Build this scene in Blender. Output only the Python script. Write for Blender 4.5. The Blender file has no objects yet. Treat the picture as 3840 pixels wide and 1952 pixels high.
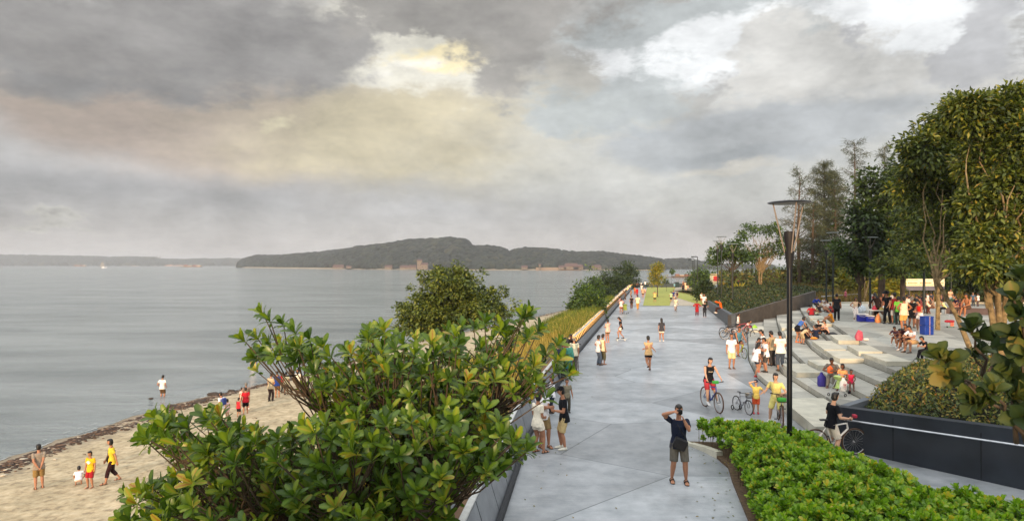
import bpy, bmesh, math, random
import numpy as np
from mathutils import Vector, Matrix, Euler, noise as mnoise
random.seed(7); rng = np.random.default_rng(7)
sc = bpy.context.scene
COL = sc.collection
PI = math.pi
F = 2386.0; CX = 1920.0; HZ = 990.0; CAMZ = 5.0      # focal length and horizon row in 3840-pixel units
def at(sx, sy, Y): return Vector(((sx-CX)/F*Y, Y, CAMZ-(sy-HZ)/F*Y))
def onz(sx, sy, z=0.0): return at(sx, sy, (CAMZ-z)*F/(sy-HZ))
def interp(pts, y): return float(np.interp(y, [p[0] for p in pts], [p[1] for p in pts]))
# ---------- plan curves (y -> x)
SHORE = [(-30,-19),(10,-21.5),(27.7,-22.3),(32,-21.9),(38.9,-20.8),(45.8,-17.9),(50,-15.9),(68,-12),(91,-1.5),(121,10.5),(150,22),(200,32)]
EDGE = [(-10,-2.6),(4,-1.15),(8,-.68),(12.4,-.17),(18.1,.49),(24,1.55),(30,2.68),(35.7,3.78),(74.6,12.4),(142,27.3),(200,40)]
R1 = [(12,8.2),(17.7,9.15),(19.7,9.5),(23.2,10.0),(27.8,10.75),(33,12.3),(38.2,14.2),(43.4,16.1),(49.3,18.4),(54,20.3),(60,22.8)]
def xs(y): return interp(SHORE, y)
def xe(y): return interp(EDGE, y)
def r1(y): return interp(R1, y)
SEA = -3.6; TREAD = 1.08; RISE = .2; NST = 6; PLZ = RISE*NST
def ynear(x): return 17.34+(x-8.81)*.75
def yfar(x): return 49.3+(x-17)*.97
def H(x, y):
    e = xe(y)
    if x < e+.02:
        s = xs(y); t = (x-s)/max(2.0, e-s)
        if t < 0: return SEA + t*8*.18
        w = max(2.0, e-s)
        b = SEA + min(t*w, 12)*.055
        g = max(0, (t-.55)/.45)
        return b + (g*g*(3-2*g))*(-.2-b if b < -.2 else 0)
    if y > yfar(x) or x < r1(y): return 0.0
    if y < ynear(x): return 0.0
    k = int((x-r1(y))/TREAD)+1
    return RISE*min(NST, k)
def hit(sx, sy, lift=0.0):
    d = Vector(((sx-CX)/F, 1, -(sy-HZ)/F)); t = 6.0; last = t
    while t < 400:
        p = Vector((0,0,CAMZ))+d*t
        if p.z <= max(SEA, H(p.x, p.y)+lift): break
        last = t; t += max(.05, t*.004)
    lo, hi = last, t
    for _ in range(14):
        m = (lo+hi)/2; p = Vector((0,0,CAMZ))+d*m
        if p.z <= max(SEA, H(p.x, p.y)+lift): hi = m
        else: lo = m
    return Vector((0,0,CAMZ))+d*hi
# ---------- colours and materials
def lin(h):
    h = h.lstrip('#'); c = [int(h[i:i+2],16)/255 for i in (0,2,4)]
    return tuple((x/12.92 if x <= .04045 else ((x+.055)/1.055)**2.4) for x in c)
MATS = {}
def nn(nt, typ, **kw):
    n = nt.nodes.new(typ)
    for k, v in kw.items():
        if k in n.inputs: n.inputs[k].default_value = v
        else: setattr(n, k, v)
    return n
def newmat(name):
    m = bpy.data.materials.new(name); m.use_nodes = True
    nt = m.node_tree; b = nt.nodes['Principled BSDF']
    return m, nt, b
def ramp(nt, fac, stops):
    r = nt.nodes.new('ShaderNodeValToRGB'); e = r.color_ramp.elements
    while len(e) < len(stops): e.new(.5)
    for i, (p, c) in enumerate(stops): e[i].position = p; e[i].color = (*c, 1)
    if fac is not None: nt.links.new(fac, r.inputs[0])
    return r
def mat(color, rough=.6, metal=0.0, var=.12, scale=8.0, bump=.0, emit=0.0, spec=.4, key=None):
    """plain surface with a little procedural unevenness"""
    k = (color, rough, metal, var, scale, bump, emit, spec)
    if k in MATS: return MATS[k]
    c = lin(color) if isinstance(color, str) else color
    m, nt, b = newmat('surface_'+(color.strip('#') if isinstance(color, str) else 'c'))
    tc = nn(nt,'ShaderNodeTexCoord'); nz = nn(nt,'ShaderNodeTexNoise', Scale=scale, Detail=4.0)
    nt.links.new(tc.outputs['Object'], nz.inputs['Vector'])
    r = ramp(nt, nz.outputs['Fac'], [(.3, tuple(x*(1-var) for x in c)), (.7, tuple(min(1, x*(1+var)) for x in c))])
    nt.links.new(r.outputs[0], b.inputs['Base Color'])
    b.inputs['Roughness'].default_value = rough; b.inputs['Metallic'].default_value = metal
    b.inputs['Specular IOR Level'].default_value = spec
    if bump:
        bp = nn(nt,'ShaderNodeBump', Strength=bump, Distance=.02); nt.links.new(nz.outputs['Fac'], bp.inputs['Height'])
        nt.links.new(bp.outputs[0], b.inputs['Normal'])
    if emit:
        b.inputs['Emission Color'].default_value = (*c,1); b.inputs['Emission Strength'].default_value = emit
    MATS[k] = m; return m
def leafmat(name, stops, trans=.35, rough=.45):
    m, nt, b = newmat(name)
    a = nn(nt,'ShaderNodeAttribute', attribute_name='rnd')
    r = ramp(nt, a.outputs['Fac'], [(p, lin(c)) for p, c in stops])
    nt.links.new(r.outputs[0], b.inputs['Base Color']); b.inputs['Roughness'].default_value = rough
    b.inputs['Specular IOR Level'].default_value = .35
    tr = nn(nt,'ShaderNodeBsdfTranslucent'); mx = nn(nt,'ShaderNodeMixShader'); mx.inputs[0].default_value = trans
    hs = nn(nt,'ShaderNodeHueSaturation', Value=1.5, Saturation=1.1); nt.links.new(r.outputs[0], hs.inputs['Color'])
    nt.links.new(hs.outputs[0], tr.inputs[0])
    out = nt.nodes['Material Output']
    nt.links.new(b.outputs[0], mx.inputs[1]); nt.links.new(tr.outputs[0], mx.inputs[2]); nt.links.new(mx.outputs[0], out.inputs[0])
    return m
# ---------- mesh builder
class MB:
    def __init__(s): s.v = []; s.f = []
    def add(s, vs, fs):
        o = len(s.v); s.v += [tuple(v) for v in vs]; s.f += [tuple(i+o for i in f) for f in fs]; return s
    def box(s, c, d, rz=0, M=None):
        x, y, z = [k/2 for k in d]; R = Matrix.Rotation(rz, 3, 'Z')
        vs = [Vector(c)+R@Vector((sx*x, sy*y, sz*z)) for sx in (-1,1) for sy in (-1,1) for sz in (-1,1)]
        if M: vs = [M@v for v in vs]
        return s.add(vs, [(0,1,3,2),(4,6,7,5),(0,4,5,1),(2,3,7,6),(0,2,6,4),(1,5,7,3)])
    def loft(s, rings, n=10, cap=True):
        """rings: (centre, half-axis u, half-axis v)"""
        vs = []; fs = []
        for c, u, v in rings:
            for i in range(n):
                a = 2*PI*i/n; vs.append(Vector(c)+Vector(u)*math.cos(a)+Vector(v)*math.sin(a))
        for j in range(len(rings)-1):
            for i in range(n):
                k = (i+1) % n; fs.append((j*n+i, j*n+k, (j+1)*n+k, (j+1)*n+i))
        if cap:
            fs.append(tuple(range(n))[::-1]); fs.append(tuple((len(rings)-1)*n+i for i in range(n)))
        return s.add(vs, fs)
    def tube(s, pts, rad, n=8, cap=True):
        pts = [Vector(p) for p in pts]
        if not hasattr(rad, '__len__'): rad = [rad]*len(pts)
        rings = []; ref = None
        for i, p in enumerate(pts):
            d = (pts[min(i+1, len(pts)-1)]-pts[max(i-1, 0)]).normalized()
            if ref is None: ref = Vector((1,0,0)) if abs(d.x) < .8 else Vector((0,1,0))
            u = (ref-d*ref.dot(d)).normalized(); ref = u; v = d.cross(u)
            rings.append((p, u*rad[i], v*rad[i]))
        return s.loft(rings, n, cap)
    def ball(s, c, r, n=10, m=6, R=None):
        if not hasattr(r, '__len__'): r = (r,r,r)
        c = Vector(c); vs = [c+Vector((0,0,-r[2]))]; fs = []
        for j in range(1, m):
            t = -PI/2+PI*j/m
            for i in range(n):
                a = 2*PI*i/n; vs.append(c+Vector((r[0]*math.cos(t)*math.cos(a), r[1]*math.cos(t)*math.sin(a), r[2]*math.sin(t))))
        vs.append(c+Vector((0,0,r[2])))
        for i in range(n):
            k = (i+1) % n; fs.append((0, 1+k, 1+i)); fs.append((len(vs)-1, 1+(m-2)*n+i, 1+(m-2)*n+k))
            for j in range(m-2): fs.append((1+j*n+i, 1+j*n+k, 1+(j+1)*n+k, 1+(j+1)*n+i))
        if R is not None: vs = [c+R@(v-c) for v in vs]
        return s.add(vs, fs)
    def prism(s, poly, z0, z1):
        n = len(poly); z0 = z0 if hasattr(z0,'__len__') else [z0]*n; z1 = z1 if hasattr(z1,'__len__') else [z1]*n
        vs = [(p[0],p[1],z0[i]) for i, p in enumerate(poly)]+[(p[0],p[1],z1[i]) for i, p in enumerate(poly)]
        return s.add(vs, [tuple(range(n))[::-1], tuple(range(n, 2*n))]+[(i,(i+1)%n,n+(i+1)%n,n+i) for i in range(n)])
    def torus(s, c, R, r, ax, n=28, m=6):
        ax = Vector(ax).normalized(); u = ax.orthogonal().normalized(); w = ax.cross(u); c = Vector(c); vs = []; fs = []
        for i in range(n):
            a = 2*PI*i/n; d = u*math.cos(a)+w*math.sin(a)
            for j in range(m):
                b = 2*PI*j/m; vs.append(c+d*(R+r*math.cos(b))+ax*r*math.sin(b))
        for i in range(n):
            for j in range(m): fs.append((i*m+j, ((i+1)%n)*m+j, ((i+1)%n)*m+(j+1)%m, i*m+(j+1)%m))
        return s.add(vs, fs)
    def build(s, name, m=None, parent=None, smooth=True, bevel=0, loc=None):
        me = bpy.data.meshes.new(name); me.from_pydata(s.v, [], s.f)
        if m: me.materials.append(m)
        o = bpy.data.objects.new(name, me); COL.objects.link(o)
        if parent: o.parent = parent
        if loc is not None: o.location = loc
        if smooth:
            me.polygons.foreach_set('use_smooth', [True]*len(me.polygons))
            try: me.set_sharp_from_angle(angle=math.radians(38))
            except Exception: pass
        if bevel:
            b = o.modifiers.new('b','BEVEL'); b.width = bevel; b.segments = 2; b.limit_method = 'ANGLE'
        return o
def tag(o, label, cat, group=None):
    o['label'] = label; o['category'] = cat
    if group: o['group'] = group
    return o
def struct(o): o['kind'] = 'structure'; return o
def stuff(o, label=None, cat=None):
    o['kind'] = 'stuff'
    if label: o['label'] = label; o['category'] = cat
    return o
def thing(name, label, cat, loc=(0,0,0), rz=0, group=None, scale=1):
    o = bpy.data.objects.new(name, None); COL.objects.link(o); o.location = loc; o.rotation_euler = (0,0,rz); o.scale = (scale,)*3
    o.empty_display_size = .2
    return tag(o, label, cat, group)
def copy_tree(o, parent=None):
    c = o.copy(); COL.objects.link(c); c.parent = parent
    for ch in list(o.children): copy_tree(ch, c)
    return c
def npmesh(name, V, Fq, m, parent=None, rnd=None, smooth=True):
    """big mesh from numpy; Fq (n,4) quads"""
    me = bpy.data.meshes.new(name); nv, nf = len(V), len(Fq)
    me.vertices.add(nv); me.vertices.foreach_set('co', np.asarray(V, np.float32).ravel())
    me.loops.add(nf*Fq.shape[1]); me.loops.foreach_set('vertex_index', np.asarray(Fq, np.int32).ravel())
    me.polygons.add(nf); me.polygons.foreach_set('loop_start', np.arange(nf, dtype=np.int32)*Fq.shape[1])
    if smooth: me.polygons.foreach_set('use_smooth', np.ones(nf, bool))
    if rnd is not None:
        a = me.attributes.new('rnd','FLOAT','POINT'); a.data.foreach_set('value', np.asarray(rnd, np.float32))
    me.update(calc_edges=True); me.materials.append(m)
    o = bpy.data.objects.new(name, me); COL.objects.link(o)
    if parent: o.parent = parent
    return o
# leaf templates: vertices (x across, y along, z up), quads
def leaf_template(nl=4, shape='ob', fold=.18, curl=.25):
    vs = []; fs = []
    for j in range(nl+1):
        t = j/nl
        w = {'ob': math.sin(PI*min(1, t**1.35*.80+.04))*.28, 'sp': math.sin(PI*min(1, t**1.5*.72+.05))*.27, 'ell': math.sin(PI*(t*.94+.03))*.24, 'fid': (.14+.30*max(0, math.sin(PI*(t**1.6*.9+.02))))*(1 if t < .97 else .5), 'lan': math.sin(PI*(t*.94+.03))*.13}[shape]
        z = -curl*t*t+.1*t
        vs += [(-w, t, z+fold*w), (0, t, z), (w, t, z+fold*w)]
        if j < nl:
            a = j*3; fs += [(a, a+1, a+4, a+3), (a+1, a+2, a+5, a+4)]
    return np.array(vs), np.array(fs)
T_OB = leaf_template(4,'ob'); T_FID = leaf_template(6,'fid',fold=.35,curl=.3); T_ELL = leaf_template(2,'ell'); T_LAN = leaf_template(3,'lan')
T_OB2 = leaf_template(3,'sp')
T_D = (np.array([(0,0,0),(-.3,.45,.06),(0,1,-.1),(.3,.45,.06)]), np.array([(0,3,2,1)]))
T_BLADE = (np.array([(-.5,0,0),(.5,0,0),(.35,.5,.0),(-.35,.5,.0),(.06,1,-.12),(-.06,1,-.12)]), np.array([(0,1,2,3),(3,2,4,5)]))
def norm(a): return a/np.maximum(1e-9, np.linalg.norm(a, axis=-1, keepdims=True))
def leaves(name, pos, dirs, ups, size, tpl, m, parent=None, rnd=None, width=1.0):
    """pos (n,3) leaf bases, dirs along the leaf, ups face normal"""
    tv, tf = tpl; n = len(pos)
    d = norm(dirs); s = norm(np.cross(d, ups)+1e-6); u = np.cross(s, d)
    size = np.broadcast_to(np.asarray(size, float), (n,))
    V = pos[:,None,:] + size[:,None,None]*(tv[None,:,0:1]*width*s[:,None,:] + tv[None,:,1:2]*d[:,None,:] + tv[None,:,2:3]*u[:,None,:])
    Fq = (tf[None]+(np.arange(n)*len(tv))[:,None,None]).reshape(-1, tf.shape[1])
    if rnd is None: rnd = rng.random(n)
    rv = np.repeat(rnd, len(tv))
    if len(tv) > 8: rv = np.clip(rv+np.tile(np.where(np.abs(tv[:,0])<1e-6, .16, -.02), n), 0, 1)
    return npmesh(name, V.reshape(-1,3), Fq, m, parent, rv)
def rdir(n): return norm(rng.normal(size=(n,3)))
def crown_points(blobs, nclump, clump_r, per, shell=.45, squash=.7):
    vol = np.array([b[3]*b[4]*b[5] for b in blobs])**.67; pick = rng.choice(len(blobs), nclump, p=vol/vol.sum())
    B = np.array(blobs)[pick]; d = rdir(nclump); r = rng.random(nclump)**shell*np.where(rng.random(nclump) < .22, rng.uniform(1.0,1.32,nclump), rng.uniform(.78,1.03,nclump))
    C = B[:,:3]+d*r[:,None]*B[:,3:6]
    cr = clump_r*(.6+.8*rng.random(nclump))
    P = np.repeat(C, per, 0); dd = rdir(nclump*per); rr = rng.random(nclump*per)**.55*1.1
    off = dd*rr[:,None]*np.repeat(cr, per)[:,None]; off[:,2] *= squash
    outw = norm(off+np.repeat(d, per, 0)*.3*clump_r)
    return P+off, outw, C
def crown(name, parent, blobs, nclump, clump_r, per, size, m, tpl=T_D, shell=.45, squash=.7, droop=.3, rbias=None):
    P, o, C = crown_points(blobs, nclump, clump_r, per, shell, squash)
    n = len(P); d = norm(o+rdir(n)*.7+np.array([0,0,-droop])); up = norm(rdir(n)*.6+o*.5+np.array([0,0,.8]))
    r = rng.random(n)*.75+np.repeat(rng.random(nclump), per)*.25
    return leaves(name, P, d, up, size*(.7+.6*rng.random(n)), tpl, m, parent, r), C
def branch_mb(mb, p0, p1, r0, r1_, wob=.08, n=6, seg=7):
    p0 = Vector(p0); p1 = Vector(p1); L = (p1-p0).length; pts = []
    for i in range(n+1):
        t = i/n; w = math.sin(PI*t)*L*wob
        pts.append(p0.lerp(p1, t)+Vector((random.uniform(-w,w), random.uniform(-w,w), random.uniform(-w,w)+L*.06*math.sin(PI*t))))
    mb.tube(pts, [r0+(r1_-r0)*i/n for i in range(n+1)], seg); return pts
# ================= world
w = bpy.data.worlds.new("World"); sc.world = w; w.use_nodes = True
SUN_EL = math.radians(8.5); SUN_AZ = math.radians(197)   # azimuth clockwise from +Y : behind the camera, slightly left
nt = w.node_tree; bg = nt.nodes['Background']; bg.inputs[1].default_value = .1
sky = nn(nt,'ShaderNodeTexSky'); sky.sky_type = 'NISHITA'; sky.sun_disc = False
sky.sun_elevation = SUN_EL; sky.sun_rotation = SUN_AZ
L = nt.links.new
def M_(op, a, b=None, clamp=False):
    n = nt.nodes.new('ShaderNodeMath'); n.operation = op; n.use_clamp = clamp
    for i, x in enumerate((a, b)):
        if x is None: continue
        if isinstance(x, (int, float)): n.inputs[i].default_value = x
        else: L(x, n.inputs[i])
    return n.outputs[0]
tc = nn(nt,'ShaderNodeTexCoord'); sep = nn(nt,'ShaderNodeSeparateXYZ'); L(tc.outputs['Generated'], sep.inputs[0])
az = M_('ARCTAN2', sep.outputs[0], sep.outputs[1]); el = M_('ARCSINE', sep.outputs[2])
# cloud-plane coordinates for the fine texture
den = M_('ADD', M_('MAXIMUM', sep.outputs[2], 0.0), .16)
cv = nn(nt,'ShaderNodeCombineXYZ'); L(M_('DIVIDE', sep.outputs[0], den), cv.inputs[0]); L(M_('DIVIDE', sep.outputs[1], den), cv.inputs[1])
av = nn(nt,'ShaderNodeCombineXYZ'); L(az, av.inputs[0]); L(M_('MULTIPLY', el, 1.9), av.inputs[1])
def noise(vec, s, d, r=.55, off=0):
    mp = nn(nt,'ShaderNodeMapping'); mp.inputs['Location'].default_value = (off, off*.7, off*.3); L(vec, mp.inputs[0])
    n = nn(nt,'ShaderNodeTexNoise', Scale=s, Detail=d, Roughness=r); L(mp.outputs[0], n.inputs['Vector']); return n.outputs['Fac']
n1 = M_('SUBTRACT', noise(av.outputs[0], 3.4, 7, .58), .5); n2 = M_('SUBTRACT', noise(av.outputs[0], 3.4, 7, .58, 7.3), .5)
n3 = M_('SUBTRACT', noise(av.outputs[0], 11, 10, .66, 3.1), .5); n5 = M_('SUBTRACT', noise(av.outputs[0], 11, 10, .66, 9.4), .5); n4 = M_('SUBTRACT', noise(cv.outputs[0], 1.1, 6, .55, 1.7), .5)
nE = M_('ADD', M_('MULTIPLY', n1, .7), M_('MULTIPLY', M_('SUBTRACT', noise(av.outputs[0], 8.5, 13, .66, 5.5), .5), 1.7))
n6 = M_('SUBTRACT', noise(av.outputs[0], 4.6, 9, .55, 12.5), .5)
azw = M_('ADD', az, M_('MULTIPLY', n1, .22))
elw = M_('ADD', el, M_('MULTIPLY', n2, .12))
# base colour by elevation (display values converted to linear)
elr = ramp(nt, M_('MULTIPLY', el, 1.6), [(0, lin('#cdc8c5')), (.13, lin('#bbbabb')), (.32, lin('#b0afae')), (.62, lin('#b7b5b1')), (1, lin('#e8ebee'))])
cur = elr.outputs[0]
def field(lst):
    """sum of soft bumps at the directions of (2575-pixel) positions"""
    tot = None
    for (px, py, rx, ry, amt) in lst:
        X = (px-1287.5)/1600; Z = (664-py)/1600; a0 = math.atan(X); e0 = math.atan(Z/math.sqrt(1+X*X))
        sa = rx/1600/(1+X*X); se = ry/1600/math.sqrt(1+X*X)
        da = M_('MULTIPLY', M_('SUBTRACT', azw, a0), 1/sa); de = M_('MULTIPLY', M_('SUBTRACT', elw, e0), 1/se)
        q = M_('ADD', M_('MULTIPLY', da, da), M_('MULTIPLY', de, de))
        g = M_('MULTIPLY', M_('EXPONENT', M_('MULTIPLY', q, -.7)), amt)
        tot = g if tot is None else M_('ADD', tot, g)
    return tot
def layer(lst, col, lo, hi, nz, na, amt=1.0):
    """where field + fractal noise passes the threshold the sky takes this colour"""
    global cur
    f = field(lst)
    if nz is not None: f = M_('ADD', f, M_('MULTIPLY', nz, na))
    mr = nn(nt,'ShaderNodeMapRange'); mr.interpolation_type = 'SMOOTHSTEP'; L(f, mr.inputs[0])
    mr.inputs[1].default_value = lo; mr.inputs[2].default_value = hi; mr.inputs[4].default_value = amt
    mx = nn(nt,'ShaderNodeMix'); mx.data_type = 'RGBA'; L(mr.outputs[0], mx.inputs[0]); L(cur, mx.inputs[6]); mx.inputs[7].default_value = (*lin(col), 1); cur = mx.outputs[2]
layer([(300,300,520,110,1),(750,300,330,120,.8),(80,230,120,40,.4)], '#b2a297', .1, 1.15, n1, 1.5, .9)
layer([(1150,300,330,150,1),(880,330,200,80,.7),(1050,380,500,80,.5)], '#d0c5a8', .1, 1.3, n2, 1.6, .95)
layer([(1550,330,350,130,1),(1800,460,600,80,.8),(2300,420,400,120,.6)], '#cdcdc9', .15, 1.2, n1, 1.2, .8)
# open sky seen between the clouds
layer([(1700,140,270,75,1.1),(2250,80,330,125,1.15),(1540,120,90,60,.5),(2120,215,110,60,.6),(1840,20,150,50,.6)], '#f7f9fa', .34, .95, nE, 1.5, 1)
layer([(1000,140,190,90,1.0),(880,90,80,90,.7),(1150,170,140,60,.8),(1150,22,60,26,.7)], '#e8e4d6', .32, .95, nE, 1.5, 1)
layer([(1170,138,85,42,1.2),(1090,190,90,24,.9),(960,165,80,22,.7)], '#fff0c4', .45, 1.0, nE, 1.5, .95)
layer([(1010,190,110,22,.9),(960,120,120,30,.5)], '#fdfaf0', .5, 1.0, nE, 1.4, .9)
layer([(650,310,75,30,1.0)], '#e2d9ba', .4, .95, nE, 1.6, .8)
# cloud bodies in front of the openings
layer([(2020,180,120,110,1.1),(1900,240,190,70,.9),(2120,270,260,70,.9),(2330,260,240,60,.9),(2010,90,60,60,.5)], '#d8d6d1', .36, .70, nE, 1.3, .9)
layer([(1740,52,230,34,1.0),(2060,60,80,60,.7),(1560,250,230,70,1.0),(1450,60,170,70,.8)], '#bcc1c1', .38, .85, nE, 1.5, .9)
layer([(2490,110,90,120,1.0),(2150,110,36,40,.6)], '#c2c2c4', .40, .72, nE, 1.4, .9)
layer([(2050,330,420,55,1.0),(1800,350,240,55,.8),(1700,290,220,50,.5)], '#b4b8bc', .3, 1.0, nE, 1.1, .85)
layer([(1840,372,190,22,1.0)], '#abafb3', .35, .9, nE, .9, .7)
layer([(1840,405,140,18,1.0),(300,222,300,20,.5)], '#dcd6ca', .45, 1.0, nE, 1.2, .7)
# dark banks
layer([(280,90,560,105,1.1),(640,60,260,110,.9),(800,120,110,60,.5)], '#9b9896', .35, .95, nE, 1.3, .95)
layer([(150,180,420,45,1),(620,170,200,30,.6)], '#8e8d8d', .45, 1.1, nE, 1.3, .7)
layer([(1250,25,330,60,1.1),(1080,70,150,45,.9),(1270,170,95,85,.9)], '#a5a19c', .40, .85, nE, 1.5, .95)
layer([(300,480,800,50,1),(1100,460,300,30,.4)], '#9c9c9f', .2, 1.2, n2, 1.4, .8)
# billows: fine light and dark relief through all of it
amp = M_('ADD', M_('ADD', M_('MULTIPLY', n4, .35), M_('MULTIPLY', n3, .95)), M_('ADD', M_('MULTIPLY', n6, 1.25), 1.06))
vm = nn(nt,'ShaderNodeVectorMath'); vm.operation = 'SCALE'; L(cur, vm.inputs[0]); L(amp, vm.inputs[3])
# above and behind the view the overcast is brighter
side = M_('ADD', M_('MULTIPLY', sep.outputs[1], -.55), M_('MULTIPLY', sep.outputs[2], 1.1))
mr = nn(nt,'ShaderNodeMapRange'); L(side, mr.inputs[0]); mr.inputs[1].default_value = .05; mr.inputs[2].default_value = .9; mr.inputs[3].default_value = 1; mr.inputs[4].default_value = SKYTOP = 2.3
vm2 = nn(nt,'ShaderNodeVectorMath'); vm2.operation = 'SCALE'; L(vm.outputs[0], vm2.inputs[0]); L(M_('MULTIPLY', mr.outputs[0], 10.0), vm2.inputs[3])
mx = nn(nt,'ShaderNodeMix'); mx.data_type = 'RGBA'; mx.inputs[0].default_value = .93
L(sky.outputs[0], mx.inputs[6]); L(vm2.outputs[0], mx.inputs[7]); L(mx.outputs[2], bg.inputs[0])
w.cycles.sampling_method = 'MANUAL'; w.cycles.sample_map_resolution = 512
# ================= sun
sd = bpy.data.lights.new('sun','SUN'); sd.energy = 5.0; sd.angle = math.radians(1.5); sd.color = (1,.70,.42)
so = bpy.data.objects.new('sun', sd); COL.objects.link(so)
dsun = Vector((math.sin(SUN_AZ)*math.cos(SUN_EL), math.cos(SUN_AZ)*math.cos(SUN_EL), math.sin(SUN_EL)))
so.rotation_euler = dsun.to_track_quat('Z','Y').to_euler(); so.location = (0,-20,20)
# ================= camera
cd = bpy.data.cameras.new('camera'); cam = bpy.data.objects.new('camera', cd); COL.objects.link(cam)
cam.location = (0,0,CAMZ); cam.rotation_euler = (PI/2,0,0)
cd.sensor_width = 36; cd.lens = F/3840*36; cd.shift_y = (HZ-976)/3840; cd.clip_end = 30000; cd.clip_start = .05
sc.camera = cam
sc.view_settings.view_transform = 'Standard'; sc.view_settings.look = 'None'; sc.view_settings.exposure = 0; sc.view_settings.gamma = 1
# ================= materials of the setting
def posnode(nt): return nn(nt,'ShaderNodeNewGeometry').outputs['Position']
def water_mat():
    m, nt, b = newmat('sea_water'); p = posnode(nt); L = nt.links.new
    b.inputs['Base Color'].default_value = (*lin('#5d6a6b'),1); b.inputs['Roughness'].default_value = .10; b.inputs['IOR'].default_value = 1.33
    b.inputs['Specular IOR Level'].default_value = .6
    def wave(sx, sy, s, d):
        mp = nn(nt,'ShaderNodeMapping'); mp.inputs['Scale'].default_value = (sx,sy,1); mp.inputs['Rotation'].default_value = (0,0,.12); L(p, mp.inputs[0])
        n = nn(nt,'ShaderNodeTexNoise', Scale=s, Detail=d, Roughness=.6); L(mp.outputs[0], n.inputs[0]); return n.outputs['Fac']
    a = wave(.30,1.0,1.05,5); c = wave(.25,1.0,.16,5); e = wave(.6,1.0,5,3)
    ad = nn(nt,'ShaderNodeMath', operation='MULTIPLY_ADD'); L(c, ad.inputs[0]); ad.inputs[1].default_value = 1.0; L(a, ad.inputs[2])
    ad2 = nn(nt,'ShaderNodeMath', operation='MULTIPLY_ADD'); L(e, ad2.inputs[0]); ad2.inputs[1].default_value = .25; L(ad.outputs[0], ad2.inputs[2])
    bp = nn(nt,'ShaderNodeBump', Strength=1.0, Distance=.9); L(ad2.outputs[0], bp.inputs['Height']); L(bp.outputs[0], b.inputs['Normal'])
    r = ramp(nt, c, [(.35, lin('#6a7374')), (.65, lin('#8b9393'))]); L(r.outputs[0], b.inputs['Base Color'])
    return m
def sand_mat():
    m, nt, b = newmat('beach_sand'); p = posnode(nt); L = nt.links.new
    n = nn(nt,'ShaderNodeTexNoise', Scale=3.0, Detail=8.0, Roughness=.65); L(p, n.inputs[0])
    n2 = nn(nt,'ShaderNodeTexNoise', Scale=.5, Detail=4.0); mp = nn(nt,'ShaderNodeMapping'); mp.inputs['Scale'].default_value=(1,2.5,1); L(p, mp.inputs[0]); L(mp.outputs[0], n2.inputs[0])
    dry = ramp(nt, n.outputs['Fac'], [(.36, lin('#8a7b62')), (.46, lin('#ae9c7c')), (.62, lin('#c3b292'))])
    pat = ramp(nt, n2.outputs['Fac'], [(.4,(.78,.78,.76)),(.6,(1,1,1))])
    mu = nn(nt,'ShaderNodeMix', data_type='RGBA', blend_type='MULTIPLY'); mu.inputs[0].default_value=1; L(dry.outputs[0], mu.inputs[6]); L(pat.outputs[0], mu.inputs[7])
    sp = nn(nt,'ShaderNodeSeparateXYZ'); L(p, sp.inputs[0])
    def band(z0, z1, o=.12):
        ad = nn(nt,'ShaderNodeMath', operation='MULTIPLY_ADD'); L(n.outputs['Fac'], ad.inputs[0]); ad.inputs[1].default_value = o; L(sp.outputs[2], ad.inputs[2])
        r = nn(nt,'ShaderNodeMapRange'); L(ad.outputs[0], r.inputs[0]); r.inputs[1].default_value = z0+o/2; r.inputs[2].default_value = z1+o/2; return r.outputs[0]
    wet = nn(nt,'ShaderNodeMix', data_type='RGBA'); L(band(SEA+.02, SEA+.16), wet.inputs[0]); wet.inputs[6].default_value = (*lin('#857864'),1); L(mu.outputs[2], wet.inputs[7])
    gr = ramp(nt, n.outputs['Fac'], [(.3, lin('#5f6b33')), (.7, lin('#93914f'))])
    g = nn(nt,'ShaderNodeMix', data_type='RGBA'); L(band(SEA+.70, SEA+1.1, .35), g.inputs[0]); L(wet.outputs[2], g.inputs[6]); L(gr.outputs[0], g.inputs[7])
    L(g.outputs[2], b.inputs['Base Color']); b.inputs['Roughness'].default_value = .9
    n3 = nn(nt,'ShaderNodeTexNoise', Scale=2.2, Detail=6.0); L(p, n3.inputs[0])
    bp = nn(nt,'ShaderNodeBump', Strength=.55, Distance=.10); L(n3.outputs['Fac'], bp.inputs['Height']); L(bp.outputs[0], b.inputs['Normal'])
    return m
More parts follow.
